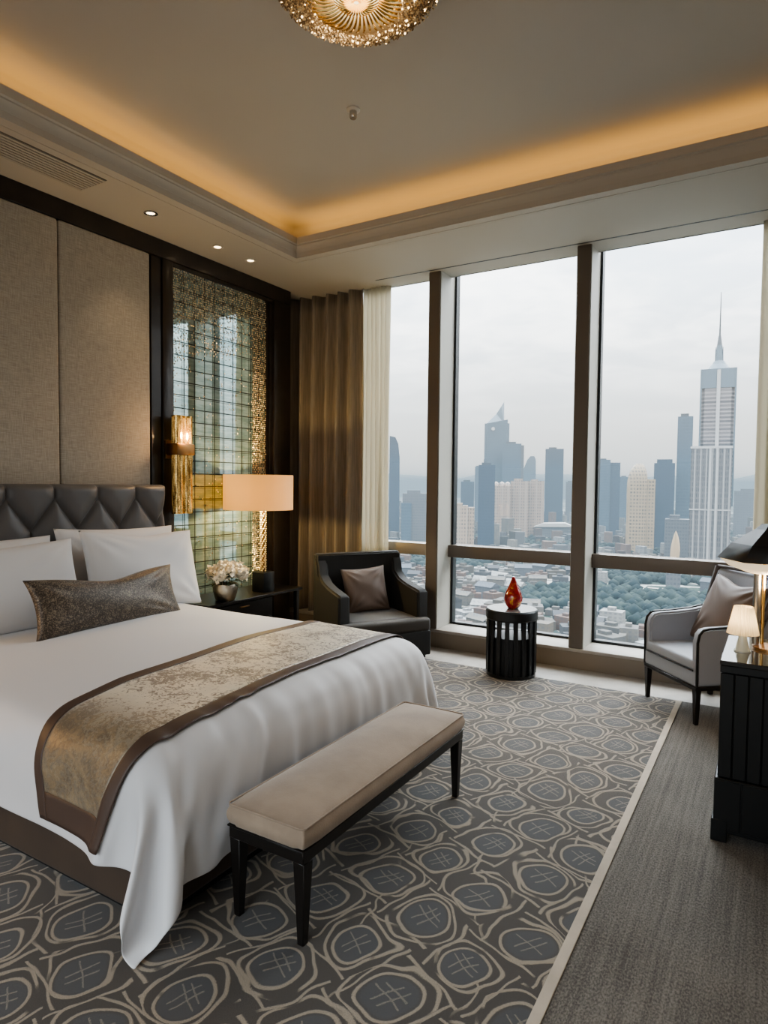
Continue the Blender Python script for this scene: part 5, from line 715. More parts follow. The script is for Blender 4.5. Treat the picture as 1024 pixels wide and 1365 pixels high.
# left wall: core, dark frame, upholstered panels
b = new_bm(); box2(b, XL - .2, XL + .22, YB, 5.50, 0, ZC)
struct('wall_left', b, M['lacquer'])
b = new_bm(); box2(b, XL - .2, XL, 5.50, 6.2, 0, ZC)
struct('wall_left_return', b, M['wallpaint'])
FX = -4.52
b = new_bm(); box2(b, -4.58, FX, YB, 5.515, 3.50, ZC, .004, 1)
box2(b, -4.58, FX - .012, 3.93, 5.25, 3.465, 3.50, .004, 1)
struct('trim_1', b, M['lacquer'])
b = new_bm(); box2(b, -4.58, FX - .015, 3.70, 3.805, 0, 3.50, .004, 1); box2(b, -4.58, FX, 3.81, 3.925, 0, 3.50, .006, 2)
struct('trim_2', b, M['lacquer'])
b = new_bm(); box2(b, -4.58, FX, 5.25, 5.515, 0, 3.50, .006, 2); box2(b, -4.58, FX - .02, 5.20, 5.25, 0, 3.50, .004, 1); box2(b, -4.58, FX - .035, 5.14, 5.20, 0, 3.50, .004, 1)
struct('trim_3', b, M['lacquer'])
b = new_bm(); box2(b, -4.58, FX, 3.925, 5.14, 0, .44, .004, 1)
struct('trim_4', b, M['lacquer'])

lab = ['linen wall panel right of the seam, beside the dark post', 'linen wall panel left of the seam, above the headboard']
for k in range(2):
    y1 = 3.675 - k * .808; y0 = y1 - .803
    b = new_bm(); box2(b, -4.575, -4.512, y0, y1, .30, 3.497, .022, 4)
    tag(link('upholstered_wall_panel', b, M['linen']), lab[k], 'wall panel', 'upholstered panels above the headboard')
b = new_bm(); box2(b, -4.575, -4.53, YB, 3.675 - 2 * .808 - .01, .30, 3.497, .01, 2)
struct('wall_left_panelling', b, M['linen'])

# other walls
b = new_bm(); box2(b, XR, XR + .2, YB, 6.2, 0, ZC); struct('wall_right', b, M['wallpaint'])
b = new_bm()
box2(b, XL - .2, XL + 1.0, YB - .2, YB, 0, ZC); box2(b, XR - .5, XR + .2, YB - .2, YB, 0, ZC)
box2(b, XL + 1.0, XR - .5, YB - .2, YB, 0, .5); box2(b, XL + 1.0, XR - .5, YB - .2, YB, 3.2, ZC)
struct('wall_back', b, M['wallpaint'])
b = new_bm(); box2(b, XL + 1.0, XR - .5, YB - .11, YB - .10, .5, 3.2)
struct('window_4', b, M['pane'])  # unseen window added behind the camera to let in fill light
b = new_bm(); box2(b, XL, XR, YW, 5.93, 0, .15, .003, 1)
struct('baseboard_window', b, M['sillface'])
b = new_bm(); box2(b, XL, XR, YW - .006, 6.10, .15, .178, .004, 2)
struct('trim_sill', b, M['stone'])
b = new_bm(); box2(b, XL, XR, 5.93, 6.15, -.3, .15); struct('wall_window', b, M['bronze_dark'])

# soffit with the thin blind slot
b = new_bm()
box2(b, XL, OX0 - .10, YB, 5.92, ZC, ZC + .06); box2(b, OX1 + .10, XR, YB, 5.92, ZC, ZC + .06)
box2(b, OX0 - .10, OX1 + .10, OY1 + .10, 5.622, ZC, ZC + .06); box2(b, OX0 - .10, OX1 + .10, YB, OY0 - .10, ZC, ZC + .06)
box2(b, OX0 - .10, -3.52, 5.622, 5.64, ZC, ZC + .06); box2(b, OX0 - .10, OX1 + .10, 5.638, 5.92, ZC, ZC + .06)
struct('ceiling_soffit', b, M['plaster'])
b = new_bm(); box2(b, -3.52, OX1 + .1, 5.62, 5.64, ZC - .0012, ZC + .06); struct('trim_slot_shade', b, M['black'])  # flush black strip stands for the shade inside the slot
b = new_bm(); box2(b, XL, XR, 5.90, 5.925, ZC + .0, 4.4); struct('ceiling_head', b, M['plaster'])

# crown moulding round the opening: profile (outward offset, z) swept round a mitred rectangle
def ring_sweep(bm, prof, close=False):
    loops = []
    for o_, z in prof:
        loops.append([bm.verts.new(p) for p in ((OX0 - o_, OY0 - o_, z), (OX1 + o_, OY0 - o_, z), (OX1 + o_, OY1 + o_, z), (OX0 - o_, OY1 + o_, z))])
    if close: loops.append(loops[0])
    for p, q in zip(loops, loops[1:]):
        for k in range(4): bm.faces.new((p[k], p[(k + 1) % 4], q[(k + 1) % 4], q[k]))
prof = [(.035, 3.83), (0, 3.83), (0, 3.775), (.012, 3.768), (.012, 3.757), (.022, 3.745), (.030, 3.727), (.034, 3.705), (.048, 3.703), (.048, 3.692), (.062, 3.678), (.085, 3.670), (.105, 3.668), (.105, 3.656), (.135, 3.656), (.135, 3.648), (.035, 3.66)]
b = new_bm(); ring_sweep(b, prof, True); struct('trim_crown_moulding', b, M['plaster'], smooth=25)
prof = [(.035, 3.70), (.24, 3.70), (.24, 3.90), (.23, 3.96), (.20, 3.993), (.16, 4.00)]
b = new_bm(); ring_sweep(b, prof); struct('ceiling_cove', b, M['plaster_up'], smooth=60)
b = new_bm(); box2(b, OX0 - .161, OX1 + .161, OY0 - .161, OY1 + .161, ZU, ZU + .08); struct('ceiling', b, M['plaster_up'])
for i, (x0, x1, y0, y1) in enumerate(((OX0 - .15, OX0 - .11, OY0, OY1), (OX0, OX1, OY1 + .11, OY1 + .15), (OX1 + .11, OX1 + .15, OY0, OY1), (OX0, OX1, OY0 - .15, OY0 - .11))):
    b = new_bm(); box2(b, x0, x1, y0, y1, 3.702, 3.715)
    struct('trim_cove_light', b, M['cove_led'])

# ------------------------------------------------------------------ windows
GY = 6.03
mull = [(-2.94, -2.82, 5.68), (-1.515, -1.400, 5.68), (-4.42, -4.30, 5.96), (-.09, .02, 5.96)]
for k, (x0, x1, y0) in enumerate(mull):
    b = new_bm(); box2(b, x0, x1, y0, GY + .06, .178 if y0 < 5.9 else .178, ZC + .3, .004, 1)
    struct('trim_mullion', b, M['bronze_dark'])
    if y0 < 5.9:
        b = new_bm(); box2(b, x1, x1 + .006, y0 + .012, GY - .03, .179, ZC + .3); box2(b, x0 - .006, x0, y0 + .012, GY - .03, .179, ZC + .3)
        struct('trim_mullion_cheek', b, M['cheek'])  # sky light on the mullion sides, put into a paler colour
        b = new_bm(); box2(b, x0 - .028, x0 - .006, GY - .03, GY + .05, .178, ZC + .3); box2(b, x1 + .006, x1 + .028, GY - .03, GY + .05, .178, ZC + .3)
        struct('trim_gasket', b, M['black'])
wins = [(-4.30, -2.94), (-2.82, -1.515), (-1.40, -.09)]
for k, (x0, x1) in enumerate(wins):
    root = thing('window_%d' % (k + 1), None, None, (x0, GY, .178)); root['kind'] = 'structure'
    w = x1 - x0
    b = new_bm(); box2(b, 0.02, w - .02, .004, .014, .005, .69); link('lower_pane', b, M['pane'], root)
    b = new_bm(); box2(b, 0.02, w - .02, .004, .014, .82, 3.75); link('upper_pane', b, M['pane'], root)
    b = new_bm(); box2(b, 0.0, w, -.10, .05, .69, .812, .006, 2); link('transom', b, M['bronze_dark' if k else 'bronze'], root)  # left transom takes a lighter bronze for the light falling on it
    b = new_bm(); box2(b, 0.0, w, -.03, .05, 0, .022, .003, 1); link('glazing_bead', b, M['black'], root)
b = new_bm(); box2(b, .02, XR, 6.0, 6.1, .178, 4.2); box2(b, .64, XR + .1, 5.88, 6.1, 0, ZC + .05); struct('wall_window_right', b, M['wallpaint'])
b = new_bm(); box2(b, XL, -4.42, 6.0, 6.1, .178, 4.2); struct('wall_window_left', b, M['wallpaint'])

# ------------------------------------------------------------------ bed
bed = thing('bed', 'king bed with dark quilted leather headboard and brown upholstered base', 'bed', (-4.42, 2.51, 0))
BX, BY = -4.42, 2.51
# headboard: a leather relief of triangles under a padded top row
ap = [(y, 1.47) for y in (1.00, 1.36, 1.70, 2.04, 2.385, 2.725, 3.07, 3.404, 3.75)]
va = [(y, 1.245) for y in (1.18, 1.53, 1.87, 2.21, 2.55, 2.895, 3.245, 3.592)]
segs = [((a[0], a[1]), (a[0], 1.60)) for a in ap]
for a, v_, a2 in zip(ap, va, ap[1:]):
    segs += [(a, v_), (v_, a2)]
for v_ in va: segs.append((v_, (v_[0], .95)))
HY0, HY1, HZ0, HZ1 = 1.32, 3.69, .30, 1.575
def seamdist(y, z):
    d = 9.
    for (ay, az), (by, bz) in segs:
        vy, vz = by - ay, bz - az
        t = max(0, min(1, ((y - ay) * vy + (z - az) * vz) / (vy * vy + vz * vz)))
        d = min(d, math.hypot(y - ay - t * vy, z - az - t * vz))
    return d
def hb(u, v):
    y = lerp(HY0, HY1, u); z = lerp(.85, HZ1, v)
    d = seamdist(y, z)
    dep = .042 * (1 - math.exp(-d / .022)) + .018 * min(1, d / .1)
    e = min(y - HY0, HY1 - y, HZ1 - z)
    dep *= 1
    r = .05
    k = math.sqrt(max(0, 1 - (1 - min(1, e / r)) ** 2)) if e < r else 1
    return (.0 + .045 + dep * (.3 + .7 * k) - .05 * (1 - k), y - BY, z)
b = new_bm(); add_grid(b, 216, 66, hb)
hbo = link('headboard', b, M['leather'], bed, smooth=80)
b = new_bm(); box2(b, -.085, .05, HY0 + .002 - BY, HY1 - .002 - BY, HZ0, HZ1 - .012, .02, 3)
link('headboard_core', b, M['leather'], hbo)
b = new_bm(); box2(b, .05, -1.815 - BX, 1.475 - BY, 3.545 - BY, .055, .315, .02, 3)
link('bed_base', b, M['bedbase'], bed)
b = new_bm(); box2(b, .06, -1.86 - BX, 1.53 - BY, 3.49 - BY, .0, .06)
link('plinth', b, M['black'], bed)
b = new_bm(); box2(b, .06, -1.84 - BX, 1.50 - BY, 3.52 - BY, .315, .605, .09, 4)
link('mattress', b, M['white_linen'], bed)

# duvet: draped sheet stored as rows of second differences (quarter millimetres)
def unpack(row_data):
    out, p1, p2 = [], 0, 0
    for i, d in enumerate(row_data):
        k = i % (NX + 1)
        c = d if k == 0 else p1 + d if k == 1 else 2 * p1 - p2 + d
        out.append(c / 4000); p2, p1 = p1, c
    return out
DP = [Vector(p) for p in zip(*[unpack(r) for r in DUVET])]
def find(table, s):
    s = max(0., min(.99999, s))
    for i in range(len(table) - 1):
        if table[i + 1] > s: return i, (s - table[i]) / (table[i + 1] - table[i])
    return len(table) - 2, 1.
def dpt(s, t):
    i, a = find(DUVET_S, s); j, c = find(DUVET_T, t)
    p = lambda ii, jj: DP[jj * (NX + 1) + ii]
    return (p(i, j) * (1 - a) + p(i + 1, j) * a) * (1 - c) + (p(i, j + 1) * (1 - a) + p(i + 1, j + 1) * a) * c
def dnrm(s, t):
    e = .012
    n = (dpt(s + e, t) - dpt(s - e, t)).cross(dpt(s, t + e) - dpt(s, t - e))
    return n.normalized()
b = new_bm(); add_grid(b, NX, NY, lambda u, v: DP[round(v * NY) * (NX + 1) + round(u * NX)])
duv = tag(link('duvet', b, M['duvet'], None, smooth=180), 'white satin duvet draped over the bed, corner hanging to the carpet', 'duvet')
so = duv.modifiers.new('thick', 'SOLIDIFY'); so.thickness = .008; so.offset = -1
sd = duv.modifiers.new('sub', 'SUBSURF'); sd.levels = 2; sd.render_levels = 2

# runner lying across it
SA = [(0, .660), (.28, .602), (.6, .582), (1, .572)]
SB = [(0, .800), (.17, .822), (.5, .800), (1, .795)]
def lin(P, t):
    for (a, x), (c, y) in zip(P, P[1:]):
        if t <= c: return lerp(x, y, (t - a) / (c - a))
    return P[-1][1]
def runner_pt(u, t, lift):
    s = lerp(lin(SA, t), lin(SB, t), u)
    p = dpt(s, t)
    # soften the duvet wrinkles under the runner
    return p + dnrm(s, t) * lift
T0, T1 = .018, .985
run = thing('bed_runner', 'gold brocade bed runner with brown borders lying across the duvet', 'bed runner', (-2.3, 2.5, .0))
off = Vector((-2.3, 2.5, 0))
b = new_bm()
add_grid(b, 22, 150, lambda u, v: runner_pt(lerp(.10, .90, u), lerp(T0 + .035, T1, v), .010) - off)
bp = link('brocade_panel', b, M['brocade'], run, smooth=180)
bp.data.transform(Matrix.Translation(off)); bp.location = -off
b = new_bm()
add_grid(b, 6, 150, lambda u, v: runner_pt(lerp(0, .105, u), lerp(T0, T1, v), .012) - off)
add_grid(b, 6, 150, lambda u, v: runner_pt(lerp(.895, 1., u), lerp(T0, T1, v), .012) - off)
add_grid(b, 22, 6, lambda u, v: runner_pt(lerp(.105, .895, u), lerp(T0, T0 + .038, v), .012) - off)
tag(link('border', b, M['brown_satin'], run, smooth=180), 'dark brown satin border')
for ch in run.children:
    m_ = ch.modifiers.new('thick', 'SOLIDIFY'); m_.thickness = .004; m_.offset = 1

# pillows
def pillow_bm(w, h, t, seed, pinch=.05, dent=0., n=44, sag=.0, flange=0.):
    rnd = random.Random(seed); ph = [rnd.uniform(0, 6.28) for _ in range(8)]
    def side(sg):
        def f(u, v):
            a, c = u * 2 - 1, v * 2 - 1
            k = max(0., (1 - abs(a) ** 2.6)) * max(0., (1 - abs(c) ** 2.6))
            th = t * .5 * k ** .48
            x = a * w / 2 * (1 - pinch * (1 - c * c) ** 1.0)
            z = h / 2 + c * h / 2 * (1 - pinch * 1.25 * (1 - a * a))
            if c > 0: z -= dent * math.exp(-(a * 2.2) ** 2) * c ** 2
            z -= sag * (1 - c) * .0
            wr = .0
            for q, (ca, cc) in enumerate(((1, 1), (-1, 1), (1, -1), (-1, -1))):
                dx, dz = a - ca, c - cc; ang = math.atan2(dz, dx); rr = math.hypot(dx, dz)
                wr += math.sin(ang * 13 + ph[q]) * math.exp(-(rr - .35) ** 2 * 5) * .006
            wr += .006 * math.sin(a * 4 + ph[4] + 2 * c) * math.sin(c * 3.4 + ph[5])
            return (x, sg * (th + wr * min(1, k * 2)), z)
        return f
    b = new_bm(); add_grid(b, n, n, side(-1)); add_grid(b, n, n, side(1))
    bmesh.ops.remove_doubles(b, verts=list(b.verts), dist=.0006)
    return b
def pillow(name, label, cat, loc, w, h, t, seed, mat, lean, rz, roll=0., group=None, **kw):
    o = link(name, pillow_bm(w, h, t, seed, **kw), mat, None, smooth=180)
    o.location = loc; o.rotation_euler = Euler((R(-lean), R(roll), R(rz)), 'XYZ')
    return tag(o, label, cat, group)
GP = 'white pillows against the headboard'
pillow('pillow', 'white pillow at the back, right of the middle, against the headboard', 'pillow', (-4.12, 3.13, .67), 1.02, .60, .17, 1, M['white_linen'], 12, 90, 1.5, GP)
pillow('pillow', 'white pillow at the back, left of the middle, against the headboard', 'pillow', (-4.12, 2.10, .67), 1.02, .57, .17, 2, M['white_linen'], 12, 90, 0, GP)
pillow('pillow', 'white pillow in front, right of the middle, peaked corners', 'pillow', (-3.90, 3.17, .66), 1.00, .60, .20, 3, M['white_linen'], 16, 91, 3.0, GP, dent=.03)
pillow('pillow', 'white pillow in front, left of the middle, behind the brown cushion', 'pillow', (-3.90, 2.13, .66), 1.06, .56, .21, 4, M['white_linen'], 17, 89, -2, GP)
pillow('lumbar_cushion', 'long dark brown shimmering cushion leaning on the white pillows', 'cushion', (-3.60, 2.665, .665), 1.12, .37, .16, 5, M['lumbar'], 20, 93, 1.0, dent=.05, pinch=.07)

# ------------------------------------------------------------------ bench
bn = thing('bench', 'long taupe upholstered bench on dark wooden legs at the foot of the bed', 'bench', (-1.505, 2.36, 0))
b = new_bm(); add_box(b, (0, 0, .323), (.345, 1.315, .045), .004, 1)
fr = link('frame', b, M['blackwood'], bn)
b = new_bm(); add_box(b, (0, 0, .3475), (.355, 1.325, .007), .002, 1)
link('frame_moulding', b, M['blackwood'], fr)
def cushion_fn(w, l, z0, z1, crown, r=.03):
    def f(bm):
        t = bmesh.new(); bmesh.ops.create_cube(t, size=1)
        for v in t.verts: v.co = Vector((v.co.x * w, v.co.y * l, (z0 + z1) / 2 + v.co.z * (z1 - z0)))
        bmesh.ops.subdivide_edges(t, edges=list(t.edges), cuts=14, use_grid_fill=True)
        for v in t.verts:
            x, y, z = v.co; a, c = x / (w / 2), y / (l / 2)
            k = (z - z0) / (z1 - z0)
            v.co.z += crown * k * (1 - abs(a) ** 2.2) * (1 - abs(c) ** 6)
            bul = .012 * math.sin(PI * k)
            if abs(a) > .999: v.co.x += math.copysign(bul, a)
            if abs(c) > .999: v.co.y += math.copysign(bul, c)
            # round the vertical corners
            ex, ey = w / 2 - abs(x), l / 2 - abs(y)
            if ex < r and ey < r and (abs(a) > .999 or abs(c) > .999):
                v.co.x *= 1 - .25 * r / (w / 2); v.co.y *= 1 - .25 * r / (l / 2)
        merge(bm, t)
    return f
b = new_bm(); cushion_fn(.352, 1.322, .351, .425, .032)(b)
cu = link('seat_cushion', b, M['bench_suede'], bn, smooth=60)
bv = cu.modifiers.new('round', 'BEVEL'); bv.width = .010; bv.segments = 3; bv.limit_method = 'ANGLE'; bv.angle_limit = R(50)
b = new_bm()
zz = .4265; xx, yy = .176, .661
rc = .012
loop = [(xx, y, zz) for y in (-yy + rc, yy - rc)] + [(xx - rc, yy, zz), (-xx + rc, yy, zz), (-xx, yy - rc, zz), (-xx, -yy + rc, zz), (-xx + rc, -yy, zz), (xx - rc, -yy, zz), (xx, -yy + rc, zz)]
add_tube(b, loop, .0035, 6)
tag(link('piping', b, M['bench_suede'], cu), None)
for sx in (-1, 1):
    for sy in (-1, 1):
        b = new_bm(); add_box(b, (sx * .148, sy * .628, .151), (.05, .052, .302), .003, 1, taper=.55)
        link('leg', b, M['blackwood'], bn)

# ------------------------------------------------------------------ dark armchair in the corner
ac = thing('armchair', 'charcoal velvet armchair with sloping arms in front of the drapes', 'armchair', (-3.205, 5.105, 0), R(58))
def arm_profile(x0, x1, y0, y1):
    """side profile (y, z): y0 front, y1 back"""
    pts = [(y0, .05)]
    top = [(y0, .60), (y0 + .015, .622), (y0 + .10, .635), (y0 + .25, .655), (y0 + .40, .69), (y0 + .50, .75), (y1 - .10, .84), (y1 - .05, .90), (y1, .93)]
    return pts + top + [(y1, .05)]
W2, D0, D1 = .45, -.34, .36
for s in (-1, 1):
    b = new_bm()
    x0, x1 = (s * W2, s * (W2 - .11))
    add_extrude(b, arm_profile(0, 0, D0 + .06, D1 - .02), 'x', min(x0, x1), max(x0, x1))
    bmesh.ops.recalc_face_normals(b, faces=list(b.faces))
    bmesh.ops.bevel(b, geom=[e for e in b.edges if abs(e.verts[0].co.x - e.verts[1].co.x) < 1e-5], offset=.018, segments=3, affect='EDGES')
    link('arm', b, M['charcoal'], ac, smooth=50)
b = new_bm()
add_extrude(b, [(D1 - .13, .30), (D1 - .09, .93), (D1, .935), (D1, .05), (D1 - .13, .05)], 'x', -W2 + .004, W2 - .004)
bmesh.ops.recalc_face_normals(b, faces=list(b.faces))
bmesh.ops.bevel(b, geom=list(b.edges), offset=.014, segments=3, affect='EDGES')
link('backrest', b, M['charcoal'], ac, smooth=50)
b = new_bm(); box2(b, -W2 + .10, W2 - .10, D0 + .02, D1 - .10, .05, .25, .012, 2); box2(b, -W2, W2, D0 + .0, D0 + .065, .03, .26, .015, 3)
link('base', b, M['charcoal'], ac)
b = new_bm(); t = bmesh.new(); box2(t, -W2 + .11, W2 - .11, D0 + .05, D1 - .12, .25, .385, .035, 4); merge(b, t)
t = bmesh.new(); box2(t, -W2, W2, D0 - .005, D0 + .10, .25, .375, .035, 4); merge(b, t)
link('seat_cushion', b, M['charcoal_seat'], ac, smooth=60)
for sx in (-1, 1):
    for y in (D0 + .06, D1 - .05):
        b = new_bm(); add_box(b, (sx * (W2 - .06), y, .0275), (.05, .05, .055), .004, 1); link('foot', b, M['blackwood'], ac)
g_ = Vector((-.848, .530, 0)); lx = Vector((.530, .848, 0))
pc = Vector((-3.205, 5.105, .372)) + lx * .03 + g_ * .115
pillow('throw_pillow', 'taupe throw pillow on the charcoal armchair', 'pillow', pc, .46, .44, .14, 8, M['taupe'], 15, 58, -3, pinch=.06)

# ------------------------------------------------------------------ grey accent chair by the window
gx = Vector((.648, -.762, 0)); gb = Vector((.762, .648, 0))
cc = Vector((-.61, 4.985, 0)) + gb * .27
ch = thing('accent_chair', 'grey upholstered armchair with dark tapered legs beside the desk', 'armchair', cc, math.atan2(gb.x, gb.y) * -1)
HW = .31
for sx, sy, tp in ((-1, -1, .6), (1, -1, .6), (-1, 1, .7), (1, 1, .7)):
    b = new_bm(); add_box(b, (sx * (HW - .022), sy * .255 if sy < 0 else .27, .13), (.044, .044, .26), .003, 1, taper=tp); link('leg', b, M['blackwood'], ch)
b = new_bm(); box2(b, -HW, HW, -.28, .30, .235, .262, .004, 1); link('seat_rail', b, M['blackwood'], ch)
b = new_bm(); box2(b, -HW + .004, HW - .004, -.277, .295, .262, .365, .014, 3); link('apron', b, M['greyfab'], ch)
b = new_bm(); t = bmesh.new(); box2(t, -HW + .03, HW - .03, -.285, .22, .366, .435, .024, 4)
for v in t.verts:
    if v.co.z > .42: v.co.z += .022 * (1 - (v.co.x / HW) ** 2)
merge(b, t); sc_ = link('seat_cushion', b, M['greyfab'], ch, smooth=60)
b = new_bm(); add_tube(b, [(-HW + .03, -.283, .367), (HW - .03, -.283, .367)], .006, 6); add_tube(b, [(-HW + .03, -.28, .364), (-HW + .03, .2, .364)], .005, 6)
link('piping', b, M['black'], sc_)
for s in (-1, 1):
    b = new_bm()
    prof_ = [(-.27, .27), (-.275, .56), (-.262, .615), (-.235, .645), (-.19, .655), (-.05, .66), (.10, .675), (.22, .70), (.26, .70), (.26, .27)]
    add_extrude(b, prof_, 'x', min(s * HW, s * (HW - .065)), max(s * HW, s * (HW - .065)))
    bmesh.ops.recalc_face_normals(b, faces=list(b.faces))
    bmesh.ops.bevel(b, geom=[e for e in b.edges if abs(e.verts[0].co.x - e.verts[1].co.x) < 1e-5], offset=.014, segments=3, affect='EDGES')
    a_ = link('arm', b, M['greyfab'], ch, smooth=50)
    b = new_bm()
    add_tube(b, [(s * (HW + .001), y, z) for y, z in [(-.272, .262)] + prof_[1:8]], .009, 8)
    link('arm_trim', b, M['black'], a_)
def back_fn(sg):
    def f(u, v):
        a = u * 2 - 1; z = lerp(.36, .985, v)
        hw = lerp(.265, .315, v)
        y = .175 + .20 * v ** 1.1 + .06 * (1 - a * a) * .6
        th = .045 * (1 - abs(a) ** 8) ** .5 * (1 - abs(v * 2 - 1) ** 12) ** .5
        return (a * hw, y + sg * th + (-.05 * abs(a) ** 4), z + .0 * a)
    return f
b = new_bm(); add_grid(b, 28, 24, back_fn(-1)); add_grid(b, 28, 24, back_fn(1)); bmesh.ops.remove_doubles(b, verts=list(b.verts), dist=.0006)
bk = link('backrest', b, M['greyfab'], ch, smooth=60)
b = new_bm()
for s in (-1, 1):
    add_tube(b, [(s * lerp(.27, .322, v), .175 + .20 * v ** 1.1 - .045, lerp(.40, .99, v)) for v in [k / 10 for k in range(11)]], [.022] * 11, 8)
add_tube(b, [(a * .322, .33 + .036 * (1 - a * a), .99) for a in [k / 6 - 1 for k in range(13)]], .014, 8)
tag(link('back_frame', b, M['greydark'], bk), 'dark border of the backrest')
pillow('throw_pillow', 'taupe satin throw pillow on the grey armchair', 'pillow', cc + gb * .06 + gx * .0 + Vector((0, 0, .452)), .54, .53, .15, 11, M['taupe'], 24, math.degrees(math.atan2(gb.x, gb.y) * -1), 3, pinch=.07, dent=.03)

# ------------------------------------------------------------------ drum side table with an art-glass drop
tb = thing('side_table', 'round black drum side table with open slats by the window', 'side table', (-1.875, 5.215, .0015))
b = new_bm(); add_lathe(b, [(0, .02), (.19, .02), (.19, .335), (0, .335)], n=48); link('inner_drum', b, M['black'], tb)
b = new_bm(); add_lathe(b, [(.155, 0), (.205, 0), (.205, .03), (.155, .03), (.155, 0)], n=48); link('base_ring', b, M['black'], tb)
b = new_bm(); add_lathe(b, [(.17, .475), (.205, .475), (.216, .488), (.216, .553), (.21, .560), (.17, .560), (.17, .475)], n=56); link('top_rim', b, M['black'], tb)
b = new_bm(); add_lathe(b, [(0, .55), (.205, .55), (.205, .564), (0, .564)], n=56)
m_, g = new_mat('smoked_glass_top'); p = principled(g, (.16, .17, .16), .06, coat=.6); g.nt.links.new(p.outputs[0], g.out.inputs[0])
link('glass_top', b, m_, tb)
for k in range(18):
    a = 2 * PI * k / 18
    b = new_bm(); add_box(b, (math.cos(a) * .2, math.sin(a) * .2, .255), (.018, .036, .45), .003, 1)
    bmesh.ops.rotate(b, verts=list(b.verts), cent=(math.cos(a) * .2, math.sin(a) * .2, 0), matrix=Matrix.Rotation(a, 3, 'Z'))
    link('slat', b, M['black'], tb)
b = new_bm()
add_lathe(b, [(0, 0), (.042, 0), (.060, .025), (.075, .06), (.078, .09), (.070, .125), (.052, .165), (.034, .205), (.020, .24), (.012, .262), (0, .27)], n=32)
og = tag(link('glass_ornament', b, M['artglass'], None, smooth=80), 'red and amber teardrop glass ornament on the drum side table', 'ornament')
og.location = (-1.86, 5.205, .5665)

# ------------------------------------------------------------------ bedside
ns = thing('nightstand', 'dark lacquered nightstand below the gold leaded mirror', 'nightstand', (-4.28, 4.48, 0))
b = new_bm(); box2(b, -.235, .25, -.62, .64, .535, .562, .004, 1); link('top', b, M['blackwood'], ns)
b = new_bm(); box2(b, -.235, .215, -.58, .22, .16, .535, .003, 1); cb = link('cabinet', b, M['blackwood'], ns)
for z0, z1 in ((.175, .345), (.355, .525)):
    b = new_bm(); box2(b, .215, .232, -.565, .205, z0, z1, .003, 1); dr = link('drawer', b, M['blackwood'], ns)
    b = new_bm(); add_box(b, (.24, -.18, (z0 + z1) / 2 + .05), (.015, .12, .01), .003, 1); link('handle', b, M['gold_dk'], dr)
for x, y in ((-.2, -.56), (.20, -.56), (-.2, .60), (.20, .60)):
    b = new_bm(); box2(b, x - .02, x + .02, y - .02, y + .02, 0, .535, .003, 1); link('leg', b, M['blackwood'], ns)
b = new_bm(); box2(b, -.2, .2, .58, .62, .10, .14, .003, 1); link('stretcher', b, M['blackwood'], ns)

# lamp
LX, LY = -4.17, 4.62
lamp = thing('table_lamp', 'table lamp with wide white drum shade glowing on the nightstand', 'lamp', (LX, LY, .562))
b = new_bm(); add_box(b, (0, .07, .095), (.15, .15, .19), .006, 2); link('base', b, M['black'], lamp)
b = new_bm(); add_cyl(b, (0, .07, .19), .012, .72, 12)
st = link('stem', b, M['gold_dk'], lamp)
b = new_bm()
for k in range(30):
    for q in range(5):
        a = q * 2 * PI / 5 + k * .4
        add_octa(b, (.026 * math.cos(a), .07 + .026 * math.sin(a), .20 + k * .02), .011, .012)
tag(link('bead_sleeve', b, M['bead'], st, smooth=0), 'gold beaded stem', kind='stuff')
b = new_bm()
SR = .325
add_lathe(b, [(SR, .785), (SR, 1.11), (SR - .003, 1.11), (SR - .003, .785), (SR, .785)], n=72)
link('shade', b, M['shade'], lamp, smooth=40)
b = new_bm(); add_lathe(b, [(SR - .004, .80), (SR - .004, .79), (0.02, .90)], n=6)
for k in range(3):
    a = k * 2 * PI / 3; 
b.free(); b = new_bm()
for k in range(3):
    a = k * 2 * PI / 3 + .3
    add_tube(b, [(0, .0, 1.0), (math.cos(a) * (SR - .002), math.sin(a) * (SR - .002), 1.0)], .003, 6)
add_tube(b, [(0, .07, .91), (0, 0, 1.0), (.03, -.07, 1.0), (.03, -.07, .95)], .005, 6)
link('shade_spider', b, M['gold_dk'], lamp)
b = new_bm(); bmesh.ops.create_icosphere(b, subdivisions=3, radius=.035, matrix=Matrix.Translation((.03, -.07, .945))); link('bulb', b, M['glow'], lamp)

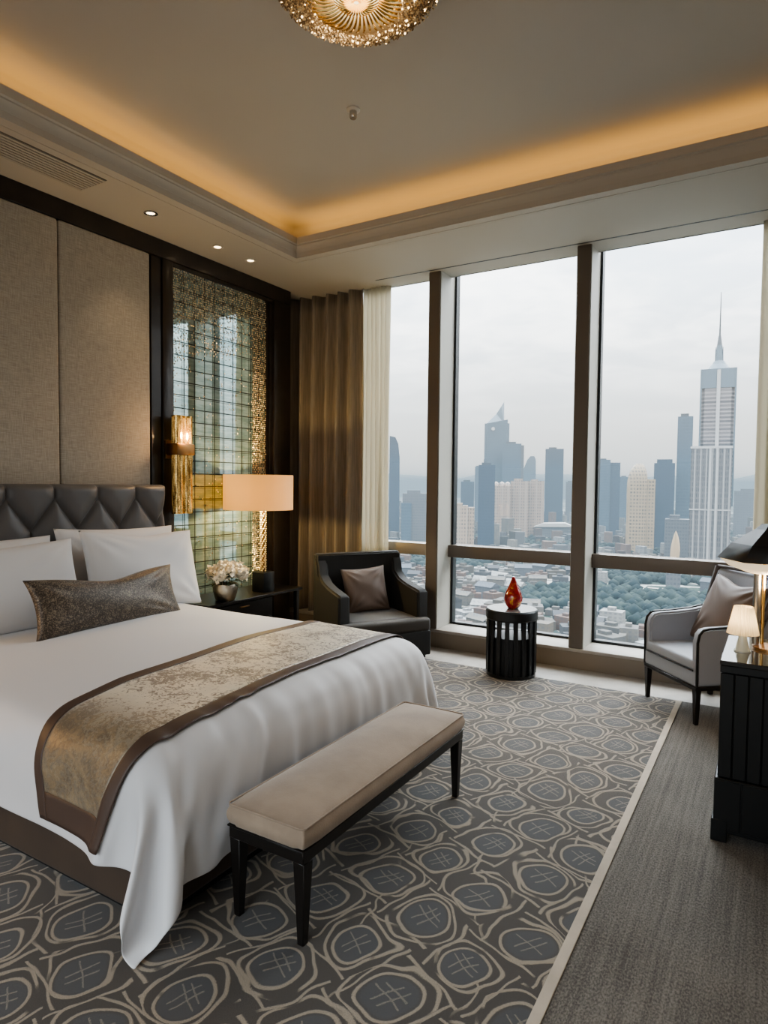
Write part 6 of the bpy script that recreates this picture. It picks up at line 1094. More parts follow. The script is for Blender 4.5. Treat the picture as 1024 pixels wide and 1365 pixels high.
# vase and bouquet
vs = tag(link('flower_vase', add_lathe(new_bm(), [(0, 0), (.075, 0), (.085, .01), (.105, .08), (.112, .14), (.108, .15), (.098, .145), (.09, .08), (0, .02)], n=36), M['silver_vase'], None, smooth=60), 'round hammered silver vase on the nightstand', 'vase')
vs.location = (-4.12, 4.14, .5625)
bq = thing('flower_bouquet', 'bouquet of cream flowers with dark green leaves in the silver vase', 'bouquet', (-4.12, 4.14, .70))
rnd = random.Random(7)
def flower(c, r, n):
    b = new_bm()
    bmesh.ops.create_icosphere(b, subdivisions=2, radius=r * .72, matrix=Matrix.Translation(c))
    for k in range(n):
        z = 1 - 2 * (k + .5) / n * .82; a = k * 2.39996
        d = Vector((math.sqrt(max(0, 1 - z * z)) * math.cos(a), math.sqrt(max(0, 1 - z * z)) * math.sin(a), z))
        t1 = d.cross(Vector((0, 0, 1)) if abs(d.z) < .9 else Vector((1, 0, 0))).normalized(); t2 = d.cross(t1)
        ang = rnd.uniform(0, 6.28); e1 = t1 * math.cos(ang) + t2 * math.sin(ang); e2 = d.cross(e1)
        o = Vector(c) + d * r * .72; s = r * rnd.uniform(.30, .46)
        v = [b.verts.new(p) for p in (o, o + e1 * s * .6 + e2 * s * .6 + d * s * .3, o + e1 * s * 1.25 + d * s * .7, o + e1 * s * .6 - e2 * s * .6 + d * s * .3)]
        b.faces.new(v)
    return b
for k in range(11):
    a = k * 2.4; rr = .155 * math.sqrt(k / 11.)
    c = (rr * math.cos(a), rr * 1.12 * math.sin(a) + .03, .155 - rr * rr * 3.2 + rnd.uniform(-.01, .01))
    link('flower', flower(c, rnd.uniform(.062, .078), 46), M['petal'], bq, smooth=0, recalc=False)
b = new_bm()
for k in range(150):
    a = rnd.uniform(0, 6.28); el = rnd.uniform(-.35, .5); rr = rnd.uniform(.11, .165)
    o = Vector((math.cos(a) * rr, math.sin(a) * rr * 1.1, .06 + el * .11)); d = Vector((math.cos(a), math.sin(a), el + rnd.uniform(-.4, .5))).normalized()
    e = d.cross(Vector((0, 0, 1))).normalized(); l = rnd.uniform(.03, .055)
    b.faces.new([b.verts.new(p) for p in (o, o + d * l * .5 + e * l * .28, o + d * l, o + d * l * .5 - e * l * .28)])
for k in range(12):
    a = k * .52; add_tube(b, [(math.cos(a) * .03, math.sin(a) * .03, -.08), (math.cos(a) * .07, math.sin(a) * .07, .12)], .003, 5)
tag(link('foliage', b, M['leafgreen'], bq, smooth=0, recalc=False), 'dark green leaves')

# leaded mirror with strings of gold beads
mr = thing('wall_mirror', 'tall leaded mirror behind strings of gold beads in dark frame', 'mirror', (-4.55, 4.53, .44))
b = new_bm(); box2(b, -.02, -.005, -.60, .61, 0, 3.025); gl_ = link('mirror_glass', b, M['mirror'], mr, smooth=0)
gl_.data.transform(Matrix.Translation((-4.55, 4.53, .44))); gl_.location = (4.55, -4.53, -.44)
rnd = random.Random(3)
bA, bB = new_bm(), new_bm()
y = -.595
while y < .605:
    z = .02
    yw = y + 4.53
    while z < 3.02:
        zw = z + .44
        edge_top = 3.00 + (yw - 3.93) * .24       # the dense fringe at the top
        dense = zw > edge_top or yw > 4.935
        half = (zw > edge_top - .35 or yw < 3.96)
        pr = .95 if dense else (.30 if half else .035)
        if rnd.random() < pr:
            (add_octa)(bA if rnd.random() < .55 else bB, (.016 + rnd.uniform(-.004, .004), y + rnd.uniform(-.004, .004), z), rnd.uniform(.0048, .0085), rnd.uniform(.006, .011))
        z += .0205
    y += .0165
tag(link('bead_curtain', bA, M['bead'], mr, smooth=0, recalc=False), 'pale gold beads', kind='stuff')
tag(link('dark_bead_curtain', bB, M['bead_dk'], mr, smooth=0, recalc=False), 'brown bronze beads', kind='stuff')

# sconce
sn = thing('wall_sconce', 'gold wall sconce of two glass tubes beside the mirror', 'wall lamp', (-4.515, 3.915, 1.88))
b = new_bm(); add_box(b, (.012, -.05, 0), (.026, .10, .16), .004, 1); link('backplate', b, M['gold_dk'], sn)
b = new_bm(); add_box(b, (.085, 0.0, 0), (.15, .20, .10), .012, 2); link('bracket', b, M['gold_dk'], sn)
for s in (-1, 1):
    b = new_bm(); add_lathe(b, [(.047, -.55), (.047, .285), (.041, .285), (.041, -.55), (.047, -.55)], (.095, s * .052 + .012, 0), n=28)
    tb_ = link('glass_tube', b, M['amber'], sn)
    for z0, hh in ((.06, .20), (-.35, .25)):
        b = new_bm(); add_cyl(b, (.095, s * .052 + .012, z0), .012, hh, 10); link('light_rod', b, M['glow_soft'], tb_)
    for z0 in (.275, -.555):
        b = new_bm(); add_lathe(b, [(.049, z0), (.049, z0 + .015), (.043, z0 + .015)], (.095, s * .052 + .012, 0), n=28); link('end_ring', b, M['gold'], tb_)

# ------------------------------------------------------------------ curtains
def curtain(name, label, x0, x1, yc, z0, z1, folds, amp, mat, seed, cat='curtain', group=None, nper=14):
    rnd = random.Random(seed)
    cuts = [0.]
    for k in range(folds): cuts.append(cuts[-1] + rnd.uniform(.6, 1.4))
    cuts = [c / cuts[-1] for c in cuts]; am = [rnd.uniform(.6, 1.2) for _ in range(folds)]; ph = [rnd.uniform(-.5, .5) for _ in range(folds)]
    N = folds * nper
    def f(u, v):
        q = u * folds; k = min(folds - 1, int(q)); t = q - k
        x = lerp(x0, x1, lerp(cuts[k], cuts[k + 1], t))
        z = lerp(z0, z1, v)
        a = amp * am[k] * (1 - .35 * v)
        y = yc - a * math.sin(t * 2 * PI) * (1 if True else 0) + .012 * math.sin(z * 1.7 + ph[k] * 5 + u * 9)
        x += .012 * math.sin(z * 1.1 + ph[k] * 6) * (1 - v) * math.sin(PI * u)
        return (x, y, z)
    b = new_bm(); add_grid(b, N, 20, f)
    o = link(name, b, mat, None, smooth=180)
    so = o.modifiers.new('thick', 'SOLIDIFY'); so.thickness = .003
    return tag(o, label, cat, group)
curtain('drape', 'taupe floor-length drape hanging in folds in the corner', -4.76, -3.77, 5.79, .182, 3.649, 6, .085, M['drape'], 4)
curtain('sheer_curtain', 'cream sheer curtain hanging beside the taupe drape', -3.80, -3.47, 5.845, .182, 3.649, 6, .035, M['sheer'], 5)
curtain('sheer_curtain', 'cream sheer curtain at the right end of the window above the desk lamp', -.14, .60, 5.845, .182, 3.649, 10, .04, M['sheer'], 6)

# ------------------------------------------------------------------ chandelier
CX, CY = -1.685, 2.508
cd = thing('chandelier', 'round gold beaded crystal chandelier glowing under the ceiling', 'chandelier', (CX, CY, 4.00))
b = new_bm(); add_lathe(b, [(0, 0), (.11, 0), (.11, -.02), (.03, -.025), (.015, -.03), (.015, -.05), (0, -.05)], n=32); link('canopy', b, M['gold_dk'], cd)
b = new_bm(); add_lathe(b, [(0, -.04), (.20, -.05), (.30, -.09), (.335, -.13), (.30, -.19), (.20, -.20), (.10, -.21), (0, -.215)], n=48)
m_, g = new_mat('glowing_bowl')
x, y, z = g.xyz(g.coord()); rr = ((x * x) + (y * y)) ** .5
k = 1.0 - rr.step(.02, .30)
e = g.node('ShaderNodeEmission', {0: g.mix(k, (.75, .42, .16), (1, .80, .48)), 1: k ** 1.6 * 3.2 + .45}); g.nt.links.new(e.outputs[0], g.out.inputs[0])
link('glow_bowl', b, m_, cd)
for ring, (r0, r1, n, z0, z1, rad) in enumerate(((.012, .10, 30, -.235, -.225, .0032), (.10, .24, 44, -.225, -.205, .0042))):
    b = new_bm()
    for q in range(n):
        a = 2 * PI * (q + .5 * ring) / n; tw = .35
        pts = []
        for s in range(7):
            t = s / 6; r = lerp(r0, r1, t); aa = a + tw * (t - .5) * (.5 if ring else .2)
            pts.append((r * math.cos(aa), r * math.sin(aa), lerp(z0, z1, t) - .018 * math.sin(PI * t)))
        add_tube(b, pts, [rad * (.6 + .8 * math.sin(PI * (.15 + .8 * s / 6))) for s in range(7)], 6)
    tag(link('petal_ring', b, M['gold'], cd), None, kind='stuff' if False else None)
rnd = random.Random(12)
bA, bB, bC = new_bm(), new_bm(), new_bm()
for k in range(6500):
    a = rnd.uniform(0, 2 * PI); t = rnd.random()
    r = lerp(.20, .405, t ** .75)
    zz = -.235 + .12 * max(0, (r - .24) / .165) ** 2 + rnd.uniform(-.016, .09 * t)
    q = rnd.random(); bb = bA if q < .38 else bB if q < .955 else bC
    add_octa(bb, (r * math.cos(a), r * math.sin(a), zz), rnd.uniform(.0035, .0075))
tag(link('bead_fringe', bA, M['bead'], cd, smooth=0, recalc=False), 'pale gold beads', kind='stuff')
tag(link('dark_bead_fringe', bB, M['bead_dk'], cd, smooth=0, recalc=False), 'brown beads', kind='stuff')
tag(link('crystal_fringe', bC, M['glow_soft'], cd, smooth=0, recalc=False), 'sparkling crystals', kind='stuff')

# ceiling fittings
sp = thing('sprinkler_head', 'small sprinkler head with round rosette on the raised ceiling', 'sprinkler', (-2.398, 3.543, 4.00))
b = new_bm(); add_lathe(b, [(0, 0), (.045, 0), (.045, -.006), (.034, -.012), (0, -.012)], n=28); link('rosette', b, M['whiteplastic'], sp)
b = new_bm(); add_lathe(b, [(0, -.01), (.024, -.01), (.024, -.05), (.018, -.058), (0, -.058)], n=20); link('nozzle', b, M['chrome'], sp)
for k, (x, y, l) in enumerate(((-4.154, 3.392, 'recessed ceiling spotlight left of the three, nearest the air grille'), (-4.23, 4.16, 'recessed ceiling spotlight in the middle of the three, above the mirror'), (-4.216, 4.56, 'recessed ceiling spotlight right of the three, nearest the corner'))):
    d = thing('downlight', l, 'ceiling light', (x, y, ZC), 0, 'recessed ceiling spotlights above the bedside')
    b = new_bm(); add_lathe(b, [(.032, .002), (.050, .002), (.052, -.004), (.034, -.006), (.030, .002)], n=28); link('trim_ring', b, M['chrome'] if k == 0 else M['whiteplastic'], d)
    b = new_bm(); add_lathe(b, [(0, -.003), (.026, -.003), (.031, .0), (0, .0)], n=24); link('lens', b, M['glow_hot'], d)
vt = thing('air_vent', 'long slatted air grille in the lowered ceiling above the bed', 'air vent', (-4.115, 2.05, ZC))
b = new_bm()
box2(b, -.145, .145, -.82, .83, -.003, .0005); link('backing', b, simple('grille_shadow', (.15, .135, .115), .7), vt)
slat_m = simple('grille_slat', (.40, .365, .32), .6)
for k in range(9):
    b = new_bm(); add_box(b, (-.128 + k * .032, .005, -.008), (.017, 1.64, .008), .001, 1, Matrix.Rotation(-.25, 4, 'Y')); link('slat', b, slat_m, vt)

# ------------------------------------------------------------------ desk and its lamps
dk = thing('desk', 'black panelled desk with plinth at the right edge', 'desk', (.40, 3.55, 0))
DX0, DX1, DY0, DY1 = -.59, .86, -.29, .30
b = new_bm(); box2(b, DX0, DX1, DY0, DY1, .80, .822, .003, 1)
m_, g = new_mat('black_glass_top'); p = principled(g, (.02, .018, .016), .05, coat=1.); g.nt.links.new(p.outputs[0], g.out.inputs[0])
link('glass_top', b, m_, dk)
b = new_bm(); box2(b, DX0 + .012, DX1 - .01, DY0 + .02, DY1 - .01, .28, .80); cbn = link('carcass', b, M['black'], dk)
b = new_bm()
k = 0; x = DX0 + .004
while x < DX1 - .02:
    x2 = min(x + .057, DX1 - .004); box2(b, x, x2 - .003, DY0 + .002, DY0 + .022, .29, .765, .003, 1); x = x2
box2(b, DX0 + .002, DX1 - .002, DY0 + .001, DY0 + .02, .768, .80, .002, 1)
link('board_front', b, M['black'], cbn)
b = new_bm(); box2(b, DX0 - .008, DX1, DY0 - .01, DY1, .04, .288, .004, 1)
x = DX0 - .008
while x < DX1 - .02:
    x2 = min(x + .11, DX1); box2(b, x + .002, x2 - .003, DY0 - .014, DY0 - .008, .06, .28, .002, 1); x = x2
link('plinth', b, M['black'], dk)
for x in (DX0, DX1 - .05):
    b = new_bm(); box2(b, x - .016, x + .05, DY0 - .018, DY0 + .07, 0, .10, .003, 1); link('foot', b, M['black'], dk)
    b = new_bm(); box2(b, x - .010, x + .05, DY1 - .07, DY1, 0, .10, .003, 1); link('foot', b, M['black'], dk)

dl = thing('desk_lamp', 'lamp with faceted black metal shade on the black desk', 'lamp', (.01, 3.62, .822))
b = new_bm(); add_lathe(b, [(0, 0), (.085, 0), (.085, .012), (.02, .02), (0, .02)], n=36); link('base', b, M['gold_dk'], dl)
b = new_bm(); add_cyl(b, (-.072, 0, .018), .016, .54, 16); link('stem', b, simple('pewter', (.30, .29, .27), .35, metal=1.), dl)
b = new_bm(); add_cyl(b, (-.045, .02, .018), .008, .55, 12); link('gold_rod', b, M['gold'], dl)
b = new_bm()
add_lathe(b, [(.245, .43), (.185, .505), (.085, .575), (.06, .60), (.0, .60)], n=6)
bmesh.ops.rotate(b, verts=list(b.verts), cent=(0, 0, 0), matrix=Matrix.Rotation(R(0), 3, 'Z'))
sh = link('shade', b, M['black'], dl, smooth=10)
so = sh.modifiers.new('thick', 'SOLIDIFY'); so.thickness = .004; so.offset = 1
b = new_bm(); add_lathe(b, [(.236, .43), (.20, .40), (.12, .37), (0, .36)], n=36)
m_, g = new_mat('cream_diffuser'); p = principled(g, (.8, .72, .58), .5, emit=(1, .80, .52), estr=.75); g.nt.links.new(p.outputs[0], g.out.inputs[0])
tag(link('diffuser', b, m_, dl, smooth=60), 'cream diffuser bowl')

sl = thing('small_lamp', 'small lamp with pleated cream shade and pale base on the black desk', 'lamp', (-.112, 3.50, .822))
b = new_bm(); add_lathe(b, [(0, 0), (.036, 0), (.036, .006), (.030, .012), (.022, .05), (.016, .08), (.010, .095), (0, .095)], n=28); link('base', b, M['porcelain'], sl)
def pleat(bm, prof, n, c, d=.002):
    add_grid(bm, n * 2, 1, lambda u, v: ((lerp(*prof[0], v) + d * (1 if round(u * n * 2) % 2 else -1)) * math.cos(2 * PI * u), (lerp(*prof[0], v) + d * (1 if round(u * n * 2) % 2 else -1)) * math.sin(2 * PI * u), lerp(*prof[1], v)))
b = new_bm(); pleat(b, ((.068, .040), (.085, .215)), 36, None); link('shade', b, M['shade_small'], sl, smooth=0)
b = new_bm(); bmesh.ops.create_icosphere(b, subdivisions=2, radius=.014, matrix=Matrix.Translation((0, 0, .145))); link('bulb', b, emitter('small_bulb', (1, .82, .56), 110.), sl)
b = new_bm(); add_tube(b, [(0, 0, .09), (0, 0, .135)], .004, 6); link('socket', b, M['gold'], sl)

# ------------------------------------------------------------------ the city, 150 m below
GZ = -150.
def mk_facade(name, wall, win, fu=6., fz=7., wu=.55, wz=.55, vert=0., rough=.35, stripes=None):
    m, g = new_mat(name)
    wall = tuple(k * .36 for k in wall); win = tuple(k * .36 for k in win)
    if stripes: stripes = (stripes[0], stripes[1], tuple(k * .36 for k in stripes[2]))
    x, y, z = g.xyz(g.coord())
    u = x + y * 1.001
    cell = g.white(g.vec((u / fu).floor(), (z / fz).floor(), 2.))
    w = (u / fu).fract().lt(wu) * (z / fz).fract().lt(wz)
    if vert: w = (u / fu).fract().lt(wu)
    c = g.mix(w * (cell * .5 + .5), wall, win)
    big = g.noise(g.vec(x, y, z), .02, 2)
    c = g.mix(big.step(.3, .7) * .3, c, tuple(k * .6 for k in wall))
    if stripes:
        s = (u / stripes[0]).fract().lt(stripes[1]); c = g.mix(s, c, stripes[2])
    p = principled(g, c, rough)
    g.nt.links.new(p.outputs[0], g.out.inputs[0]); return m
F = {
 'blue': mk_facade('blue_glass_facade', (.11, .18, .25), (.05, .11, .17), 5, 8, .8, .6),
 'navy': mk_facade('navy_glass_facade', (.055, .10, .16), (.025, .055, .10), 4, 7, .7, .6),
 'grey': mk_facade('grey_facade', (.22, .23, .25), (.09, .11, .14), 5, 7, .6, .5),
 'tan': mk_facade('tan_apartment_facade', (.66, .49, .38), (.12, .10, .10), 6.2, 8.5, .5, .5, stripes=(17, .14, (.66, .56, .47))),
 'tan2': mk_facade('sand_apartment_facade', (.72, .54, .40), (.16, .13, .11), 6, 8.5, .5, .5, stripes=(21, .2, (.66, .56, .45))),
 'gold': mk_facade('golden_grid_facade', (.64, .48, .30), (.11, .09, .08), 6.4, 8, .55, .5),
 'hband': mk_facade('banded_tower_facade', (.50, .46, .46), (.06, .07, .09), 200, 6.5, 1.1, .58),
 'vband': mk_facade('white_ribbed_facade', (.24, .23, .23), (.07, .075, .09), 3.0, 9, .55, .7, stripes=(8.6, .26, (.52, .50, .49))),
 'pale': simple('pale_roof', (.30, .29, .27), .7),
 'crown': simple('steel_crown', (.06, .085, .105), .5),
 'white': simple('white_cladding', (.25, .245, .24), .5),
 'dark': simple('dark_cladding', (.025, .032, .04), .4),
}
def tower(name, label, x, y, w, d, ztop, rz, mat, cat='building', group=None, roof=True, chamfer=0., seed=0):
    H = ztop - GZ
    t = thing(name, label, cat, (x, y, GZ), R(rz), group)
    b = new_bm()
    if chamfer:
        c = chamfer; hw, hd = w / 2, d / 2
        add_extrude(b, [(-hw + c, -hd), (hw - c, -hd), (hw, -hd + c), (hw, hd - c), (hw - c, hd), (-hw + c, hd), (-hw, hd - c), (-hw, -hd + c)], 'z', 0, H)
    else: box2(b, -w / 2, w / 2, -d / 2, d / 2, 0, H)
    link('body', b, F[mat], t, smooth=20)
    if roof:
        rr = random.Random(seed + int(x))
        b = new_bm(); box2(b, -w * .32, w * rr.uniform(.1, .3), -d * .3, d * .3, H, H + rr.uniform(3, 8)); link('roof_plant', b, F['dark' if mat in ('blue', 'navy') else mat], t)
    return t, H

# the tall tower with a spire (right)
t, H = tower('skyscraper', 'tallest skyscraper with a stepped crown and needle spire', -89, 1247, 50, 46, 200, 4.1, 'hband', roof=False, chamfer=5)
b = new_bm(); box2(b, -26, 26, -24, 24, H - 32, H); link('crown_block', b, F['crown'], t)
b = new_bm(); box2(b, -2.2, 3.2, -25, -22.5, 120, H - 2); tag(link('light_rib', b, F['white'], t), 'bright vertical rib')
for s in (-1, 1):
    b = new_bm(); box2(b, s * 26 - 1.2, s * 26 + 1.2, -24.6, -20, 120, H); link('corner_fin', b, F['crown'], t)
b = new_bm(); add_cyl(b, (0, 0, H), 19, 10, 8, 12); add_cyl(b, (0, 0, H + 10), 11, 6, 8, 8); add_cyl(b, (0, 0, H + 16), 6, 26, 8, 4.5); link('spire_base', b, F['crown'], t)
b = new_bm(); add_cyl(b, (0, 0, H + 42), 4.2, 18, 8, 1.8); add_cyl(b, (0, 0, H + 60), 1.6, 72, 6, .5); link('spire', b, F['dark'], t)
for s in (-1, 1):
    b = new_bm(); add_cyl(b, (s * 5.5, 0, H + 16), 1.3, 24, 6, .5); link('pinnacle', b, F['crown'], t)
t, H = tower('office_tower', 'pale ribbed tower block standing in front of the tallest skyscraper', -93, 1205, 60, 36, 68, 4.3, 'vband', roof=False)
b = new_bm(); box2(b, -30.8, 30.8, -18.8, 18, H - 3, H + 1); tag(link('ledge', b, F['white'], t), 'bright top ledge')
b = new_bm(); box2(b, -30.6, 30.6, -18.6, 18, H * .52, H * .52 + 2); link('belt', b, F['white'], t)
for x0 in (-3, 7):
    b = new_bm(); box2(b, x0, x0 + 3.4, -20, -17.5, 0, H); link('pilaster', b, F['white'], t)
# slab beside it
tower('office_tower', 'tall blue slab tower left of the tallest skyscraper', -193, 1739, 34, 30, 172, 6.3, 'blue')
t, H = tower('office_tower', 'dark blocky tower left of the tall blue slab', -230, 1685, 46, 34, 58, 7.7, 'navy')
b = new_bm(); box2(b, -17, 17, -14, 14, H, H + 9); link('top_storey', b, F['navy'], t)
# golden tower with a rounded top
t = thing('residential_tower', 'golden tower with a rounded top in the right window', 'building', (-272, 1577, GZ), R(9.8))
H = 204
def rt(u, v):
    z = v * H; k = 1 if z < 150 else math.sqrt(max(0, 1 - ((z - 150) / 55.) ** 2)) * .9 + .1
    a = 2 * PI * u; sx = math.copysign(abs(math.cos(a)) ** .45, math.cos(a)); sy = math.copysign(abs(math.sin(a)) ** .45, math.sin(a))
    return (sx * 22.5 * k + (1 - k) * 5, sy * 18 * k, z)
b = new_bm(); add_grid(b, 40, 50, rt, True); link('body', b, F['gold'], t, smooth=60)
b = new_bm(); box2(b, 20, 38, -12, 18, 0, 168); link('side_wing', b, F['gold'], t)
t, H = tower('office_tower', 'blue tower block at the left of the right window', -430, 1956, 34, 34, 78, 12, 'blue')
b = new_bm(); box2(b, 15, 44, -12, 18, 0, H - 8); link('side_block', b, F['navy'], t)
tower('office_tower', 'small hazy block between the blue block and the golden tower', -449, 2358, 34, 30, 34, 10.8, 'blue')
tower('office_tower', 'low wide grey block right of the tallest skyscraper', -60, 2198, 90, 40, -8, 2, 'grey')
tower('office_tower', 'grey block low between the dark tower and the ribbed tower', -165, 1400, 44, 40, -62, 6, 'grey')
# golden leaf
t = thing('sail_tower', 'small golden leaf-shaped building below the golden tower', 'building', (-126, 1042, GZ), R(7))
b = new_bm(); add_grid(b, 12, 24, lambda u, v: ((u * 2 - 1) * 6.5 * math.sin(PI * min(1, .12 + .88 * v)) ** .8 + 2 * math.sin(v * 2), 5 * ((u * 2 - 1) ** 2) - 3 * v, 30 + v * 57)); link('sail', b, simple('golden_sail', (.30, .22, .14), .45), t, smooth=60)
b = new_bm(); box2(b, -10, 10, -6, 6, 0, 32); link('podium', b, F['grey'], t)

# middle window
t, H = tower('skyscraper', 'blue glass tower with a slanted pointed crown', -834, 2137, 84, 60, 213, 21.3, 'blue', roof=False, chamfer=8)
b = new_bm(); add_extrude(b, [(-34, H), (36, H + 13), (36, H), ], 'y', -27, 27); link('shoulder', b, F['blue'], t)
b = new_bm()
v = [b.verts.new(p) for p in ((-35, -24, H), (24, -24, H), (24, 24, H), (-35, 24, H), (23, -5, H + 77), (23, 5, H + 77), (-3, 0, H + 35), (13, -11, H + 59))]
for f in ((0, 1, 4, 7, 6), (1, 2, 5, 4), (2, 3, 6, 5), (3, 0, 6), (4, 5, 6, 7)): b.faces.new([v[i] for i in f])
link('crown', b, F['crown'], t, smooth=0)
b = new_bm(); add_lathe(b, [(0, 0), (6, 0), (6, 2), (0, 2)], n=20); b.transform(Matrix.Translation((-13, -31, H - 19)) @ Matrix.Rotation(R(90), 4, 'X')); tag(link('emblem', b, F['white'], t), 'pale round emblem near the top')
b = new_bm(); box2(b, -43, -33, -31, 30, 0, H * .66); link('side_slab', b, F['navy'], t)
t, H = tower('office_tower', 'blue block attached right of the pointed tower', -752, 2065, 60, 44, 138, 19.9, 'blue')
b = new_bm(); box2(b, 30, 39, -13, 21, 0, H - 5); link('edge_slab', b, F['grey'], t)
tower('office_tower', 'dark slab block in front of the pointed tower', -566, 1392, 37, 30, 47, 22.1, 'navy')
t = thing('office_tower', 'far hazy tower with a rounded sloping top behind the blue block', 'building', (-1115, 3318, GZ), R(18.6))
b = new_bm(); add_extrude(b, [(-50, 0), (-36, 210), (-8, 285), (8, 304), (28, 304), (36, 285), (40, 0)], 'y', -25, 25); link('body', b, F['blue'], t, smooth=20)
tower('office_tower', 'thin hazy tower left of the dark slab block', -1011, 2395, 24, 24, 74, 22.9, 'blue')
tower('office_tower', 'hazy grey block low at the left of the middle window', -887, 2013, 44, 36, 12, 23.8, 'navy')
t, H = tower('apartment_block', 'tan apartment block with domed roofs, left of three together', -675, 1776, 50, 34, -2, 20.8, 'tan', roof=False)
for x0 in (-17, 0, 16):
    b = new_bm(); add_lathe(b, [(9.5, 0), (9, 5), (6, 11), (0, 14)], (x0, 0, H), n=16); link('dome', b, F['tan'], t)
t, H = tower('apartment_block', 'tan apartment block in the middle of three together', -635, 1812, 50, 34, 14, 19.3, 'tan', roof=True)
t, H = tower('apartment_block', 'brownish apartment block right of three together', -597, 1846, 46, 34, 15, 17.9, 'tan', roof=True)
tower('office_tower', 'dark blue slab tower standing alone in the middle window', -651, 2206, 60, 46, 126, 16.4, 'navy')
t, H = tower('apartment_block', 'low sand coloured apartment block at the left of the middle window', -620, 1369, 34, 30, -46, 24.1, 'tan2')
b = new_bm(); box2(b, 16, 32, -10, 15, 0, H - 4); link('side_wing', b, F['tan2'], t)
tower('office_tower', 'small hazy block right of the lone dark slab tower', -675, 2509, 36, 30, 16, 15.2, 'grey')
t = thing('stadium', 'pale low hall below the lone dark slab tower', 'building', (-540, 1840, GZ), R(16))
b = new_bm(); box2(b, -52, 52, -26, 26, 0, 34); link('hall', b, F['grey'], t)
b = new_bm(); add_extrude(b, [(-56, 34), (-30, 44), (30, 46), (56, 36)], 'y', -30, 30); link('roof', b, F['pale'], t)
# left window
t = thing('office_tower', 'curved dark tower cut off by the sheer curtain', 'building', (-905, 1563, GZ), R(29))
b = new_bm(); add_extrude(b, [(-18, 0), (-18, 284), (-2, 280), (6, 262), (10, 225), (11, 0)], 'y', -18, 18); link('body', b, F['navy'], t, smooth=20)
t, H = tower('office_tower', 'wide blue grey block low in the left window', -800, 1480, 62, 40, -22, 28, 'grey')
b = new_bm(); box2(b, -34, -8, -26, -18, 0, H - 24); link('annex', b, F['blue'], t)
tower('office_tower', 'pale hazy block in the left window behind the wide block', -985, 1850, 50, 36, -30, 28, 'grey')

# ground with roads, parks and roofs
def mk_ground():
    m, g = new_mat('city_ground')
    x, y, z = g.xyz(g.coord())
    P = g.vec(x, y, 0)
    n1 = g.noise(P, .004, 4, .6, .8); n2 = g.noise(P, .02, 4, .65); n3 = g.noise(P, .09, 3, .7)
    green = (n1 * .6 + n2 * .5).step(.48, .60)
    c = g.mix(n3.step(.35, .65), (.045, .05, .05), (.15, .14, .125))
    c = g.mix(green, c, g.mix(n2.step(.3, .7), (.014, .024, .022), (.032, .045, .035)))
    e = g.voronoi(g.node('ShaderNodeVectorMath', {0: P, 1: g.noise(P, .006, 2, out=1)}, operation='ADD').outputs[0] if False else P, .0065, 'DISTANCE_TO_EDGE')
    road = V(g, e).lt(.035)
    e2 = g.voronoi(P, .0019, 'DISTANCE_TO_EDGE'); road2 = V(g, e2).lt(.022)
    wv = ((n1 * 9.).fract() - .5).abs().lt(.05)
    c = g.mix(road.max(road2).max(wv) * .8, c, (.27, .26, .24))
    p = principled(g, c, .9, spec=.1)
    g.nt.links.new(p.outputs[0], g.out.inputs[0]); return m
b = new_bm(); box2(b, -12000, 9000, 40, 13000, GZ - 12, GZ)
o = struct('city_ground', b, mk_ground(), smooth=0)
def ridge(u, v):
    az = R(lerp(-48, 26, u)); D = lerp(7600, 10500, v)
    h = (math.sin(PI * v)) * (225 + 75 * noise.noise(Vector((u * 9, v * 1.5, 1))) + 60 * noise.noise(Vector((u * 26, v * 3, 5))))
    return (math.sin(az) * D, math.cos(az) * D, GZ + h * 1.25)
b = new_bm(); add_grid(b, 140, 10, ridge)
struct('hill_ridge', b, simple('hill_haze_green', (.025, .040, .045), .9), smooth=180)

# low buildings and trees
def mk_low(name, attr):
    m, g = new_mat(name)
    a = g.node('ShaderNodeAttribute'); a.attribute_name = attr
    x, y, z = g.xyz(g.coord())
    n = g.noise(g.vec(x, y, z), .12, 2)
    w = (z / 4.).fract().lt(.5) * ((x + y) / 5.).fract().lt(.55)
    c = g.mix(n.step(.3, .7) * .3 + w * .35, a.outputs['Color'], (.04, .045, .055))
    p = principled(g, c, .8, spec=.2); g.nt.links.new(p.outputs[0], g.out.inputs[0]); return m
lowmat = mk_low('low_rise', 'tint')
rnd = random.Random(31)
PAL = [(.72, .68, .60), (.60, .55, .47), (.80, .78, .73), (.45, .45, .46), (.52, .34, .26), (.30, .33, .37), (.68, .57, .43), (.58, .40, .31), (.85, .84, .82)]
def low_mesh(seed):
    r = random.Random(seed); b = new_bm()
    w, d, h = r.uniform(14, 34), r.uniform(10, 22), r.uniform(5, 20)
    box2(b, -w / 2, w / 2, -d / 2, d / 2, 0, h)
    if r.random() < .5: box2(b, -w / 2, -w / 2 + w * .4, -d * .9, -d / 2, 0, h * .7)
    if r.random() < .6: box2(b, -w * .2, w * .15, -d * .2, d * .2, h, h + r.uniform(2, 5))
    else: add_extrude(b, [(-d / 2 - 1, h), (0, h + d * .28), (d / 2 + 1, h)], 'x', -w / 2 - 1, w / 2 + 1)
    return b
def tint(me, rgb):
    a = me.color_attributes.new('tint', 'FLOAT_COLOR', 'POINT')
    for q in a.data: q.color = (*rgb, 1)
LOWM = []
for k in range(14):
    o = link('low_building', low_mesh(k), lowmat, None, smooth=20); tint(o.data, tuple(q * (.09 + .13 * (k % 3) / 2) for q in PAL[k % len(PAL)])); LOWM.append(o)
